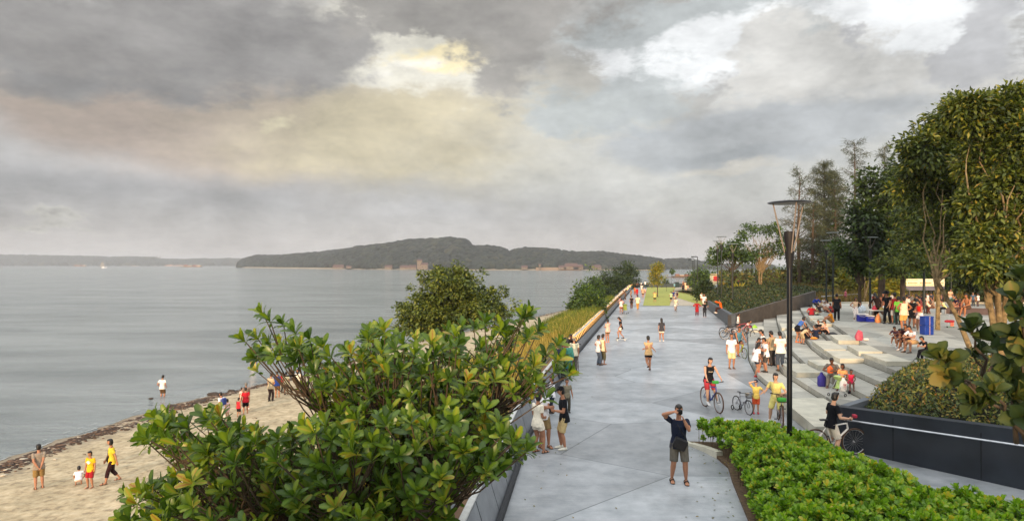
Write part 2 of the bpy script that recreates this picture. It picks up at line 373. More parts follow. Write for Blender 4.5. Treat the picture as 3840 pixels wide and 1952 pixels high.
def concrete_mat(name, c0, c1, rough=.5, cell=None, bump=.15, joint=True):
    m, nt, b = newmat(name); p = posnode(nt); L = nt.links.new
    n = nn(nt,'ShaderNodeTexNoise', Scale=1.3, Detail=8.0, Roughness=.65); L(p, n.inputs[0])
    mp = nn(nt,'ShaderNodeMapping'); mp.inputs['Scale'].default_value = (.8,14,1); mp.inputs['Rotation'].default_value=(0,0,.05); L(p, mp.inputs[0])
    br = nn(nt,'ShaderNodeTexNoise', Scale=1.5, Detail=5.0, Roughness=.7); L(mp.outputs[0], br.inputs[0])
    ad = nn(nt,'ShaderNodeMath', operation='MULTIPLY_ADD'); L(br.outputs['Fac'], ad.inputs[0]); ad.inputs[1].default_value=.45; L(n.outputs['Fac'], ad.inputs[2])
    r = ramp(nt, ad.outputs[0], [(.5, lin(c0)), (.95, lin(c1))]); col = r.outputs[0]
    rr = nn(nt,'ShaderNodeMapRange'); L(br.outputs['Fac'], rr.inputs[0]); rr.inputs[3].default_value = rough-.1; rr.inputs[4].default_value = rough+.15
    if cell:
        m2 = nn(nt,'ShaderNodeMapping'); m2.inputs['Scale'].default_value = (cell[0],cell[1],0); m2.inputs['Rotation'].default_value=(0,0,.35); L(p, m2.inputs[0])
        v = nn(nt,'ShaderNodeTexVoronoi', Scale=1.0); v.voronoi_dimensions='2D'; L(m2.outputs[0], v.inputs[0])
        e = nn(nt,'ShaderNodeTexVoronoi', Scale=1.0); e.voronoi_dimensions='2D'; e.feature='DISTANCE_TO_EDGE'; L(m2.outputs[0], e.inputs[0])
        sx = nn(nt,'ShaderNodeSeparateXYZ'); L(v.outputs['Color'], sx.inputs[0])
        tone = nn(nt,'ShaderNodeMapRange'); L(sx.outputs[0], tone.inputs[0]); tone.inputs[3].default_value=.62; tone.inputs[4].default_value=1.12
        sc_ = nn(nt,'ShaderNodeVectorMath', operation='SCALE'); L(col, sc_.inputs[0]); L(tone.outputs[0], sc_.inputs[3])
        ed = nn(nt,'ShaderNodeMapRange'); L(e.outputs['Distance'], ed.inputs[0]); ed.inputs[1].default_value=.0015; ed.inputs[2].default_value=.004
        jm = nn(nt,'ShaderNodeMix', data_type='RGBA'); L(ed.outputs[0], jm.inputs[0]); jm.inputs[6].default_value=(*lin('#55595b'),1); L(sc_.outputs[0], jm.inputs[7]); col = jm.outputs[2]
    st = nn(nt,'ShaderNodeTexNoise', Scale=.45, Detail=10.0, Roughness=.7); L(p, st.inputs[0])
    sr = ramp(nt, st.outputs['Fac'], [(.33,(.72,.72,.71)),(.5,(1,1,1)),(.70,(1.0,1.0,1.0))]); sm = nn(nt,'ShaderNodeMix', data_type='RGBA', blend_type='MULTIPLY'); sm.inputs[0].default_value = .8; L(col, sm.inputs[6]); L(sr.outputs[0], sm.inputs[7]); col = sm.outputs[2]
    sp_ = nn(nt,'ShaderNodeTexVoronoi', Scale=2.2); L(p, sp_.inputs[0]); spr = ramp(nt, sp_.outputs['Distance'], [(.03,(.6,.6,.58)),(.06,(1,1,1))]); s2 = nn(nt,'ShaderNodeMix', data_type='RGBA', blend_type='MULTIPLY'); s2.inputs[0].default_value = .6; L(col, s2.inputs[6]); L(spr.outputs[0], s2.inputs[7]); col = s2.outputs[2]
    L(col, b.inputs['Base Color']); L(rr.outputs[0], b.inputs['Roughness'])
    bp = nn(nt,'ShaderNodeBump', Strength=bump, Distance=.01); L(ad.outputs[0], bp.inputs['Height']); L(bp.outputs[0], b.inputs['Normal'])
    return m
def grass_mat(name, a, bcol):
    m, nt, b = newmat(name); p = posnode(nt)
    n = nn(nt,'ShaderNodeTexNoise', Scale=1.2, Detail=9.0, Roughness=.75); nt.links.new(p, n.inputs[0])
    r = ramp(nt, n.outputs['Fac'], [(.35, lin(a)), (.65, lin(bcol))]); nt.links.new(r.outputs[0], b.inputs['Base Color']); b.inputs['Roughness'].default_value=.95; return m
M_PAVE = concrete_mat('promenade_concrete', '#848a8e', '#b4b7ba', .36, (.17,.27), .08)
M_STEP = concrete_mat('step_concrete', '#96958c', '#b8b5a9', .75, (.25,.3), .2)
M_BLOCK = concrete_mat('block_concrete', '#aaa798', '#cdc8b6', .8, None, .3)
M_DARK = mat('#2e3238', .55, 0, .25, 3.0, .1)
M_DARKW = mat('#4a443f', .8, 0, .25, 2.0, .2)
# ================= sea, beach, promenade
mb = MB(); mb.add([(-16000,-200,SEA),(16000,-200,SEA),(16000,24000,SEA),(-16000,24000,SEA)], [(0,1,2,3)])
struct(mb.build('sea', water_mat(), smooth=False))
# beach terrain grid between the water and the promenade edge
ys = np.concatenate([np.arange(-30,20,2), np.arange(20,60,.8), np.arange(60,150,2.5)]); NX = 46
V = []; 
for y in ys:
    s, e = xs(y)-8, xe(y)
    for i in range(NX):
        x = s+(e-s)*i/(NX-1); z = H(x, y) + (mnoise.noise(Vector((x*.6,y*.6,0)))*.05+mnoise.noise(Vector((x*1.9,y*1.9,4)))*.025)*(1 if i < NX-3 else 0)
        if i == NX-1: z = -.3
        V.append((x,y,z))
V = np.array(V); idx = np.arange(len(ys)*NX).reshape(len(ys),NX)
Fq = np.stack([idx[:-1,:-1],idx[:-1,1:],idx[1:,1:],idx[1:,:-1]],-1).reshape(-1,4)
struct(npmesh('beach', V, Fq, sand_mat()))
# thin foam line where the water meets the sand
V = []; Fq = []
for i in range(700):
    y = 12+i*.16; nz1 = mnoise.noise(Vector((y*.8,0,7))); nz2 = abs(mnoise.noise(Vector((y*2.3,3,1)))); x = xs(y)-.12+.28*nz1; wf = .03+.16*nz2
    V += [(x-wf,y,SEA+.012),(x+wf*.6,y,SEA+.03)]
    if i and nz2 > .07: j = 2*i; Fq.append((j-2,j-1,j+1,j))
for off,thr in ((.9,.27),):
    b0_ = len(V)
    for i in range(700):
        y = 12+i*.16; nz1 = mnoise.noise(Vector((y*.35,off,2))); nz2 = abs(mnoise.noise(Vector((y*1.3,off,4)))); x = xs(y)-off+.5*nz1; V += [(x-.03,y,SEA+.012),(x+.04,y,SEA+.014)]
        if i and nz2 > thr: j = b0_+2*i; Fq.append((j-2,j-1,j+1,j))
stuff(npmesh('foam', np.array(V), np.array(Fq), mat('#a9adaa',.5,0,.1,5)), 'thin pale foam line where ripples meet the sand', 'foam')
# promenade deck
yy = [-8,4,8,12.4,15,18.1,21,24,27,30,33,35.7,45,55,65,74.6,100,120,141.5]
poly = [(xe(y), y) for y in yy]+[(70,141.5),(70,-8)]
mb = MB(); mb.prism(poly, -.35, 0.0); struct(mb.build('promenade', M_PAVE, smooth=False))
# lawns and path at the far end
mb = MB(); mb.add([(15.75,76.5,.02),(18.95,76.5,.02),(35.3,137.5,.02),(29.2,137.5,.02)],[(0,1,2,3)])
M_LAWN = grass_mat('lawn_grass', '#83893c', '#a3a34e')
struct(mb.build('lawn', M_LAWN, smooth=False))
mb = MB(); mb.add([(18.96,76.5,.012),(22.9,76.5,.012),(24.6,95,.012),(31.5,120,.012),(39.5,137.5,.012),(35.31,137.5,.012)],[(0,1,2,3,4,5)])
struct(mb.build('path', concrete_mat('path_gravel','#a39a88','#b9ae9b',.9,None,.3), smooth=False))
mb = MB(); mb.add([(22.91,76.5,.02),(26.5,74,.02),(44,100,.02),(60,137.5,.02),(39.51,137.5,.02),(31.51,120,.02),(24.61,95,.02)],[(0,1,2,3,4,5,6)])
struct(mb.build('lawn', M_LAWN, smooth=False))
# steps
def solve_y(k, fn, lo, hi):
    for _ in range(40):
        m = (lo+hi)/2; x = r1(m)+TREAD*k
        if m < fn(x): lo = m
        else: hi = m
    return lo
def riser_line(k, n=26):
    y0 = solve_y(k, ynear, 12, 40)+.02; y1 = solve_y(k, yfar, 30, 80)
    return [(r1(y0+(y1-y0)*i/n)+TREAD*k, y0+(y1-y0)*i/n) for i in range(n+1)]
lines = [riser_line(k) for k in range(NST+1)]
mb = MB()
for k in range(NST):
    A, B = lines[k], lines[k+1] if k < NST-1 else [(p[0]+1.2, p[1]) for p in lines[NST]]
    z0, z1 = RISE*k-.02, RISE*(k+1)
    if k == NST-1: break
    n = len(A)
    for i in range(n-1):
        a, b, c, d = A[i], A[i+1], B[i+1], B[i]
        mb.add([(a[0],a[1],z1),(b[0],b[1],z1),(c[0]+.05,c[1],z1),(d[0]+.05,d[1],z1)], [(0,3,2,1)])
        mb.add([(a[0],a[1],z0),(b[0],b[1],z0),(b[0],b[1],z1),(a[0],a[1],z1)], [(0,3,2,1)])
struct(mb.build('steps', M_STEP, smooth=False))
# plaza on top of the steps
A = lines[NST-1]
poly = list(A)+[(29.0,61.0),(36,61.6),(60,60),(80,56),(80,10),(30,12),(18,22)]
poly = poly[::-1]
mb = MB(); mb.prism(poly, RISE*(NST-1)-.02, PLZ); struct(mb.build('plaza', M_STEP, smooth=False))
# flat dark strips standing for the gaps at the foot of each riser
mb = MB()
for k in range(0, NST):
    A = lines[k]
    for i in range(len(A)-1):
        a, b = A[i], A[i+1]; z = RISE*k+.004
        mb.add([(a[0]-.05,a[1],z),(a[0]-.004,a[1],z),(b[0]-.004,b[1],z),(b[0]-.05,b[1],z)], [(0,1,2,3)])
struct(mb.build('step_gap', mat('#4d4a3c',.9), smooth=False))
# seating blocks lying on the treads: (pixel of the lower left corner of the near end, length, extra height)
def kpos(sx, sy):
    best = None
    for k in range(0, NST):
        p = onz(sx, sy, RISE*k); off = (p.x-r1(p.y))/TREAD - (k-1) - .04
        if best is None or abs(off) < abs(best[0]): best = (off, k, p)
    return best
def block(k, y0, Lg, wd=TREAD-.04, h=RISE, label='', base=None):
    z0 = RISE*k if base is None else base
    n = 6; left = []; right = []
    for i in range(n+1):
        y = y0+Lg*i/n; x = r1(y)+TREAD*(k-1)+(.06 if k else -.0)
        left.append((x, y)); right.append((x+wd, y))
    mb = MB(); mb.prism(right+left[::-1], z0+.002, z0+h-.003)
    o = mb.build('seating_block', M_BLOCK, smooth=False, bevel=.012); return o
BL = [((3058,1325), 3.4, 'long pale concrete seating block in front of the two backs in dark shirts'),
      ((3201,1290), 2.6, 'concrete seating block on the upper steps below the blue cool boxes'),
      ((3253,1334), 2.2, 'concrete seating block with stained front end left of the seated trio'),
      ((3168,1361), 2.6, 'concrete seating block with brown stained end above the family with the pushchair'),
      ((2994,1414), 2.4, 'low concrete block with brown stained end left of the seated man eating crisps'),
      ((2920,1240), 3.4, 'concrete seating block with sunlit end next to the dark wall'),
      ((2835,1246), 2.6, 'sunlit concrete seating block behind the parked bicycles'),
      ((2946,1268), 2.4, 'concrete seating block just left of the lamp post'),
      ((3115,1224), 3.0, 'concrete seating block under the man in the orange shirt'),
      ((3040,1203), 2.4, 'concrete seating block beside the picnic group on the upper steps'),
      ((3085,1386), 1.6, 'short concrete block behind the seated man eating crisps'),
      ((3363,1372), 2.2, 'concrete seating block above the hedge under the seated trio')]
for (px, Lg, lb) in BL:
    off, k, p = kpos(*px); k = min(max(k,1), NST-1)
    tag(block(k, p.y, Lg, label=lb), lb, 'seating block', 'concrete seating blocks on the steps')
# long low block at the foot of the steps right of the lamp post
mb = MB(); a, b, c, d = onz(3000,1512,.0), onz(3130,1600,.0), onz(3128,1560,.0), onz(3060,1512,.0)
y0, y1 = 18.6, 21.9; L_ = [(r1(y)-.0, y) for y in (18.3,19.3,20.3,21.3,22.2)]
mb.prism([(x+1.02, y) for x, y in L_]+[(x-.55, y) for x, y in L_[::-1]], .003, .34)
tag(mb.build('seating_block', M_BLOCK, smooth=False, bevel=.015), 'wide smooth concrete slab at the foot of the steps behind the man in black', 'seating block', 'concrete seating blocks on the steps')
# kerb and scrub ground behind the plaza
mb = MB(); mb.prism([(29.2,61.02),(29.2,61.3),(36,61.9),(60,60.3),(80,56.3),(80,56),(60,60.0),(36,61.62)], PLZ-.3, PLZ+.16); tag(mb.build('kerb', M_BLOCK, smooth=False), 'long pale kerb along the back of the plaza', 'kerb')
struct(MB().add([(29.2,61.3,PLZ),(36,61.9,PLZ),(60,60.3,PLZ),(80,56.3,PLZ),(95,80,2.6),(32,80,1.5)],[(0,1,2,3,4,5)]).build('back_ground', grass_mat('dry_ground','#5a4c2a','#8a7442'), smooth=False))
# ================= near right planter
PW = [(8.81,17.34),(11.35,14.1),(16,8.2)]; PB = [(8.81,17.34),(10.0,18.25),(14.5,21.6),(20,25.8),(30,33)]
t = thing('planter_wall', 'long dark concrete planter wall with a steel handrail on the right', 'planter wall')
def wallmb(pts, hs, th, zb=-.02, side=1):
    mb = MB(); L1 = []; 
    for i, p in enumerate(pts):
        q = Vector(pts[min(i+1,len(pts)-1)])-Vector(pts[max(i-1,0)]); q.normalize(); nrm = Vector((-q.y,q.x))*side
        L1.append((p, (p[0]+nrm.x*th, p[1]+nrm.y*th)))
    for i in range(len(pts)-1):
        (a,a2),(b,b2) = L1[i],L1[i+1]; ha,hb = hs[i],hs[i+1]
        mb.add([(a[0],a[1],zb),(b[0],b[1],zb),(b[0],b[1],hb),(a[0],a[1],ha),(a2[0],a2[1],zb),(b2[0],b2[1],zb),(b2[0],b2[1],hb),(a2[0],a2[1],ha)],
               [(0,1,2,3),(4,7,6,5),(3,2,6,7),(0,3,7,4),(1,5,6,2),(0,4,5,1)])
    return mb
M_PLW = mat('#262b33', .5, 0, .35, 1.3, .15)
wallmb(PW, [1.13,1.32,1.6], .28, side=1).build('wall', M_PLW, t, smooth=False)
wallmb([(9.06,17.53),(10.0,18.25),(14.5,21.6),(20,25.8)], [1.13,1.15,1.3,1.5], .2, side=-1).build('back_wall', mat('#5b6066',.6,0,.2,2), t, smooth=False)
mb = MB(); hr = [(x-.07-.0, y-.07, z) for (x,y,z) in [(8.93,17.05,.86),(11.35,14.0,1.02),(15.9,8.2,1.3)]]
mb.tube(hr, .022, 8)
for (x,y,z) in [(9.6,16.2,.9),(11.0,14.42,1.0),(12.4,12.62,1.08)]: mb.tube([(x-.06,y-.05,z),(x+.1,y+.08,z-.06)], .012, 6)
mb.build('handrail', mat('#c9ccd0',.3,.9), t)
# joints of the wall
mb = MB()
for f in (.27,.62): 
    x = 8.81+(11.35-8.81)*f*1.3; y = 17.34+(14.1-17.34)*f*1.3
    mb.box((x-.002,y-.002,.55),(.012,.012,1.1),rz=.0)
mb.build('joint', mat('#0d0f12',.9), t, smooth=False)
mb = MB(); mb.prism([(8.9,17.3),(11.4,14.3),(16,8.5),(40,8.5),(40,30),(22,27),(14.5,21.4)], .5, .95)
struct(mb.build('planter_soil', mat('#3b2f22',.95,0,.3,6,.5), smooth=False))
# ================= dark walls at the far right of the promenade and steps
t = thing('retaining_wall', 'long dark retaining wall beside the promenade turning along the top of the steps', 'wall')
wallmb([(21.8,71),(17,49.3)], [.92,1.05], .32, side=1).build('promenade_wall', mat('#4d5257',.6,0,.2,2,.1), t, smooth=False)
mb = wallmb([(17.0,49.3),(29.2,61.13)], [1.05,2.42], .3, side=1); mb.build('stepped_wall', M_DARKW, t, smooth=False)
mb = MB(); mb.tube([(29.9,61.5,1.88),(34.8,64,2.02)], .035, 8); mb.tube([(30.2,61.65,1.2),(30.2,61.65,1.89)], .025,6); mb.tube([(34,63.6,1.2),(34,63.6,2.0)], .025,6)
tag(mb.build('handrail', mat('#b9bcc4',.35,.8)), 'slanting steel handrail above the picnic group at the top of the steps', 'handrail')
# far end parapet with railing
t = thing('parapet', 'low dark parapet with thin steel railing across the far end of the promenade', 'parapet')
mb = MB(); mb.box((43,138.2,.42),(34,.5,.84)); mb.build('base_wall', mat('#3f4749',.7), t, smooth=False)
mb = MB(); mb.tube([(26.5,138.2,1.5),(60,138.2,1.5)], .03, 6); mb.tube([(26.5,138.2,1.15),(60,138.2,1.15)], .02, 6)
for i in range(18): mb.tube([(26.5+i*1.95,138.2,.8),(26.5+i*1.95,138.2,1.5)], .03, 6)
mb.build('railing', mat('#8d9599',.4,.7), t)
# ================= left leaning parapet with light trough
t = thing('leaning_parapet', 'dark leaning slab parapet with steel rail and glowing light trough along the promenade', 'parapet')
def frame(y):
    e = .1; d = Vector((xe(y+e)-xe(y-e), 2*e, 0)).normalized(); return Vector((xe(y),y,0)), d, Vector((-d.y,d.x,0))   # outward normal (left)
def sweep(prof, ya, yb, step, gap=0, n=None):
    mb = MB(); y = ya
    while y < yb-.01:
        y2 = min(yb, y+step); aa, bb = y+gap/2, y2-gap/2
        sub = 3 if step > 1.2 else 1
        for q in range(sub):
            u0 = aa+(bb-aa)*q/sub; u1 = aa+(bb-aa)*(q+1)/sub
            p0,_,n0 = frame(u0); p1,_,n1 = frame(u1); k = len(prof)
            vs = [p0+n0*o+Vector((0,0,z)) for o,z in prof]+[p1+n1*o+Vector((0,0,z)) for o,z in prof]
            fs = [(i,(i+1)%k,k+(i+1)%k,k+i) for i in range(k)]
            if q == 0: fs.append(tuple(range(k))[::-1])
            if q == sub-1: fs.append(tuple(range(k,2*k)))
            mb.add(vs, fs)
        y = y2
    return mb
sweep([(0,0),(.09,0),(.09,.14),(0,.14)], 4, 137, 2.0).build('kerb', mat('#2a2c2f',.7), t, smooth=False)
sweep([(.10,.02),(.34,.80),(.40,.78),(.16,.02)], 4, 137, 1.45, .05).build('inner_slab', mat('#7b7f84',.45,0,.15,4), t, smooth=False)
sweep([(.12,.0),(.16,0),(.40,.76),(.37,.77)], 4, 137, 2.0).build('dark_backing', mat('#15171a',.8), t, smooth=False)
sweep([(.33,.84),(.45,.84),(.45,.88),(.33,.88)], 4, 137, 2.0).build('rail', mat('#c5c6c4',.35,.2), t, smooth=False)
sweep([(.47,.80),(.60,.80),(.60,.84),(.47,.84)], 4, 34, 2.0).build('timber_strip', mat('#6e5238',.7,0,.2,5), t, smooth=False)
sweep([(.62,.86),(.80,.84),(.98,.72),(1.05,.45),(1.0,.42),(.92,.66),(.78,.76),(.62,.78)], 4, 137, 1.6, .07).build('outer_slab', mat('#5d646b',.4,0,.15,4), t)
sweep([(.45,.74),(1.0,.40),(1.0,-.3),(.40,-.3)], 4, 137, 2.0).build('core', mat('#1a1c1f',.8), t, smooth=False)
M_GLOW = mat('#ffb765',.5,0,.25,9,0,2.0)
sweep([(.335,.832),(.27,.60),(.262,.60),(.325,.832)], 33.5, 137, 2.0).build('light_strip', M_GLOW, t, smooth=False)
sweep([(.47,.845),(.60,.845),(.60,.852),(.47,.852)], 33.5, 137, 2.0).build('light_strip', mat('#ffc98a',.5,0,.1,6,0,.7), t, smooth=False)
y = 33.6
for i in range(100):
    p,d,n = frame(y)
    MB().tube([p+n*.22+Vector((0,0,.52)), p+n*.31+Vector((0,0,.83))], .05, 4).build('rib', mat('#6b5a40',.6), t, smooth=False); y += .74
# kerb and soil bed of the bright hedge
BED = [(4.95,17.75),(5.25,16.8),(5.3,15.6),(5.05,14.6),(4.6,12.4),(4.2,10.5),(3.6,8),(13,6),(10.6,9.2),(8.9,11.2),(8.0,12.8),(7.7,14.6),(7.3,16.6),(6.3,17.6)]
mb = MB(); mb.prism(BED[::-1], .0, .07); struct(mb.build('planting_bed', mat('#5c4a37',.95,0,.4,12,.6), smooth=False))
mb = MB(); K = [(4.80,17.95),(5.0,17.5),(5.2,17.0),(5.35,16.4)]
for i in range(len(K)-1):
    a, b = Vector((*K[i],0)), Vector((*K[i+1],0)); d = (b-a).normalized(); n = Vector((-d.y,d.x,0))*.09
    h0, h1 = .03+.05*i, .03+.05*(i+1)
    mb.add([a-n,b-n,b+n,a+n,a-n+Vector((0,0,h0)),b-n+Vector((0,0,h1)),b+n+Vector((0,0,h1)),a+n+Vector((0,0,h0))],[(0,3,2,1),(4,5,6,7),(0,1,5,4),(1,2,6,5),(2,3,7,6),(3,0,4,7)])
tag(mb.build('kerb', M_BLOCK, smooth=False), 'short pale concrete kerb rising at the tip of the bright green hedge', 'kerb')
# unseen deck added behind the lens, sized so its shade covers the foreground
t = thing('shade_deck', 'unseen raised concrete deck added behind the viewpoint for its shade', 'shade deck')
mb = MB(); mb.box((17,-4.5,1.7),(46,4,3.4)); mb.build('wall', M_BLOCK, t, smooth=False)
mb = MB(); mb.box((17,-2.45,3.95),(46,.12,1.0)); mb.build('shade_parapet', M_BLOCK, t, smooth=False)
# ================= far shore and island
def hill(name, prof, ybase, depth, m, mtree, ntree, tr, label):
    sx0, sx1 = prof[0][0], prof[-1][0]
    def top(sx): return float(np.interp(sx, [p[0] for p in prof], [p[1] for p in prof]))
    def yb(sx): return float(np.interp(sx, [p[0] for p in ybase], [p[1] for p in ybase]))
    NXX, NYY = 160, 9; V = []
    for j in range(NYY):
        f = j/(NYY-1)
        for i in range(NXX+1):
            sx = sx0+(sx1-sx0)*i/NXX; Y = yb(sx)+depth*f*1.6
            Yr = yb(sx)+depth; zt = CAMZ-(top(sx)-HZ)/F*Yr - tr*.8
            g = min(1, f*1.6); prof_h = math.sin(g*PI/2)**.75 if f*1.6 <= 1 else max(0, 1-(f*1.6-1)/.6*.9)
            X = (sx-CX)/F*Y
            V.append((X, Y, SEA+.3+(max(0, zt-SEA))*prof_h if j else SEA-.5))
    idx = np.arange(NYY*(NXX+1)).reshape(NYY,NXX+1)
    Fq = np.stack([idx[:-1,:-1],idx[:-1,1:],idx[1:,1:],idx[1:,:-1]],-1).reshape(-1,4)
    struct(npmesh(name, np.array(V), Fq, m))
    # canopy: many crowns covering the slope
    ico = bmesh.new(); bmesh.ops.create_icosphere(ico, subdivisions=2, radius=1); iv = np.array([v.co[:] for v in ico.verts]); itf = np.array([[v.index for v in f.verts] for f in ico.faces]); ico.free()
    n = ntree; sx = rng.uniform(sx0, sx1, n); f = rng.random(n)**1.3*.66; P = []
    for a, ff in zip(sx, f):
        Y = yb(a)+depth*ff*1.6; Yr = yb(a)+depth; zt = CAMZ-(top(a)-HZ)/F*Yr-tr*.8; g = min(1, ff*1.6); hh = math.sin(g*PI/2)**.75
        P.append(((a-CX)/F*Y, Y+2, SEA+.3+max(0, zt-SEA)*hh+tr*.1))
    P = np.array(P); R = tr*(.55+.7*rng.random(n)); jit = 1+.35*(rng.random((n,len(iv)))-.5)
    V = P[:,None,:]+iv[None]*(R[:,None]*jit)[:,:,None]*np.array([1,1,.85])
    Fq = (itf[None]+(np.arange(n)*len(iv))[:,None,None]).reshape(-1,3)
    o = npmesh('forest', V.reshape(-1,3), Fq, mtree, None, np.repeat(rng.random(n), len(iv)), smooth=False)
    o.name = 'forest'; stuff(o, label, 'forest')
M_FOR = leafmat('island_forest', [(0,'#121915'),(.5,'#1b241f'),(.85,'#272f25'),(1,'#37392b')], 0.05, .9)
M_SOIL = grass_mat('island_soil', '#282a22', '#35352a')
IP = [(895,990),(905,973),(930,966),(964,957),(1041,959),(1139,950),(1199,947),(1270,938),(1348,926),(1476,911),(1515,900.5),(1580,899),(1626,897.5),(1690,893),(1737,896),(1758,915),(1780,926),(1818,922),(1850,925),(1882,932.6),(1903,945),(1930,939),(1959,931),(2028,933),(2102,941),(2152,948),(2261,947),(2310,953),(2366,960),(2430,967),(2482,973)]
hill('island', IP, [(895,1540),(1330,1030),(1700,905),(2490,890)], 170, M_SOIL, M_FOR, 5200, 7.5, 'dense dark woods covering the long low island across the water')
hill('far_headland', [(2400,985),(2450,978),(2500,973),(2560,970),(2618,978),(2676,987),(2740,992),(2900,1000)], [(2400,1100),(2900,1100)], 120, M_SOIL, M_FOR, 900, 7.0, 'woods on the faint low headland beyond the lamp posts')
hill('far_shore', [(-150,956),(0,956),(180,959),(350,962),(480,964),(570,965),(600,972),(680,974),(740,971),(830,972),(860,970),(960,971)], [(-150,3300),(960,3300)], 240, M_SOIL, M_FOR, 2600, 17, 'thin dark band of woods along the distant left shore')
def shorestrip(pts, w_, h_, c, label):
    mb = MB(); 
    for i in range(len(pts)-1):
        a, b = at(*pts[i]), at(*pts[i+1]); a.z = b.z = SEA+.1
        mb.add([a,b,b+Vector((0,w_,h_)),a+Vector((0,w_,h_))],[(0,1,2,3)])
    o = mb.build('island_beach', mat(c,.9,0,.2,.02), smooth=False); struct(o)
shorestrip([(905,1003,1500),(1330,1010,1020),(1700,1013,893),(2000,1013,885),(2480,1013,880)], 14, 2.2, '#8a7c66', '')
shorestrip([(2010,1012.6,880),(2090,1012.6,880),(2180,1012.6,880)], 9, 4, '#8d7459', '')
shorestrip([(400,993.8,3290),(600,993.8,3290)], 20, 9, '#a58a6c', '')
shorestrip([(615,994.5,3280),(690,994.5,3280)], 30, 12, '#b98a66', '')
M_WALLW = mat('#75685b',.8); M_ROOF = mat('#56403a',.8)
def hut(sx, Y, wd, hh, label, roof=True, z=SEA+1.5, wall=M_WALLW, cat='building', nm='beach_building'):
    hh *= .72; wd *= .8; p = at(sx, 1000, Y); t = thing(nm, label, cat, (p.x, Y, z)); 
    mb = MB(); mb.box((0,0,hh*.5),(wd,8,hh)); mb.build('wall', wall, t, smooth=False)
    if roof:
        mb = MB(); r = wd/2+.8; mb.add([(-r,-4.8,hh),(r,-4.8,hh),(r,4.8,hh),(-r,4.8,hh),(-r*.8,0,hh+wd*.18+1),(r*.8,0,hh+wd*.18+1)],[(0,1,5,4),(2,3,4,5),(0,4,3),(1,2,5),(0,3,2,1)]); mb.build('roof', M_ROOF, t, smooth=False)
    for i in range(max(2,int(wd/4))): MB().box((-wd/2+wd*(i+.5)/max(2,int(wd/4)),-4.02,hh*.5),(1.1,.1,1.3)).build('window', mat('#3a3733',.4), t, smooth=False)
    return t
for (sx,Y,wd,hh,lb) in [(1270,1035,22,3,'low pale building at the waterline near the middle of the island shore'),(1310,1035,10,4,'small white building beside the low pale one on the island shore'),
    (1458,948,13,4,'small orange lit house left of the tall one on the island shore'),(1516,925,14,3.5,'long low orange roofed house on the island shore'),
    (1547,915,14,4,'low sunlit house just left of the tall red house'),(1574,912,8,17,'tall narrow sunlit red house on the island shore'),(1592,908,12,9,'wide sunlit house just right of the tall red house'),
    (1967,888,10,4,'tiny pale house under the woods right of the round tree top'),(2024,884,3,9,'thin orange tower at the island shore'),(2108,884,12,4,'small orange roofed house at the left end of the sandy shore'),
    (2142,884,24,5.5,'wide orange roofed house on the sandy island shore'),(2168,884,16,4.5,'orange roofed house at the right end of the wide one'),(2236,884,16,4,'pale low house right of the sandy island shore')]:
    hut(sx,Y,wd,hh,lb)
# offshore platforms, boats, masts
def platform(sx, sy, wd, lb, red=True):
    p = onz(sx, sy, SEA); t = thing('fish_farm', lb, 'fish farm', (p.x,p.y,SEA)); s = wd
    mb = MB(); mb.box((0,0,.5),(s,s*.35,1.0)); mb.box((-s*.62,0,.2),(s*.4,s*.2,.3)); mb.build('raft', mat('#5c4a3c',.9), t, smooth=False)
    for i, (x, w_, h_) in enumerate([(-.3,.16,.10),(-.08,.22,.08),(.18,.2,.09),(.37,.2,.10)]):
        h_ = h_*s*.7
        mb = MB(); mb.box((x*s,0,1+h_/2),(w_*s,s*.2,h_)); o = mb.build('shed', mat(['#8d6f58','#a88c74','#7d5c4c','#b3977c'][i],.9), t, smooth=False)
        mb = MB(); r = w_*s*.56; mb.add([(x*s-r,-s*.12,1+h_),(x*s+r,-s*.12,1+h_),(x*s+r,s*.12,1+h_),(x*s-r,s*.12,1+h_),(x*s-r,0,1+h_*1.35),(x*s+r,0,1+h_*1.35)],[(0,1,5,4),(2,3,4,5),(0,4,3),(1,2,5)]); mb.build('roof', mat('#96483a' if i%2==0 else '#a2a39b',.8), t, smooth=False)
platform(2562,1040,13,'floating fish farm with sheds between the lawn tree and the lamp posts')
platform(720,1000.5,60,'dark flat barge raft far out left of the island tip')
platform(300,998,50,'row of low rafts along the far left shore')
def boat(sx, sy, Lg, hull, cab, lb, sail=False):
    p = onz(sx, sy, SEA); t = thing('boat', lb, 'boat', (p.x,p.y,SEA)); s = Lg
    rings = [((-.5*s,0,.05*s),(0,.08*s,0),(0,0,.06*s)),((-.2*s,0,.045*s),(0,.13*s,0),(0,0,.07*s)),((.2*s,0,.05*s),(0,.12*s,0),(0,0,.07*s)),((.5*s,0,.09*s),(0,.01*s,0),(0,0,.05*s))]
    mb = MB(); mb.loft(rings, 10); mb.build('hull', mat(hull,.5), t)
    mb = MB(); mb.box((-.15*s,0,.16*s),(.28*s,.14*s,.1*s)); mb.box((-.18*s,0,.24*s),(.16*s,.1*s,.07*s)); mb.build('cabin', mat(cab,.5), t, smooth=False)
    if sail:
        mb = MB(); mb.tube([(0,0,.1*s),(0,0,1.5*s)], .015*s, 6); mb.tube([(0,0,.2*s),(-.45*s,0,.22*s)], .012*s, 6); mb.build('mast', mat('#77736c',.6), t)
        mb = MB(); mb.add([(-.03*s,0,.25*s),(-.42*s,0,.25*s),(-.03*s,0,1.4*s)],[(0,1,2)]); mb.add([(.03*s,.0,.2*s),(.42*s,0,.2*s),(.03*s,0,1.3*s)],[(0,1,2)]); mb.build('sail', mat('#8e8c88',.8), t, smooth=False)
    else:
        mb = MB(); mb.tube([(-.2*s,0,.25*s),(-.2*s,0,.5*s)], .012*s, 6); mb.build('mast', mat('#77736c',.6), t)
    return t
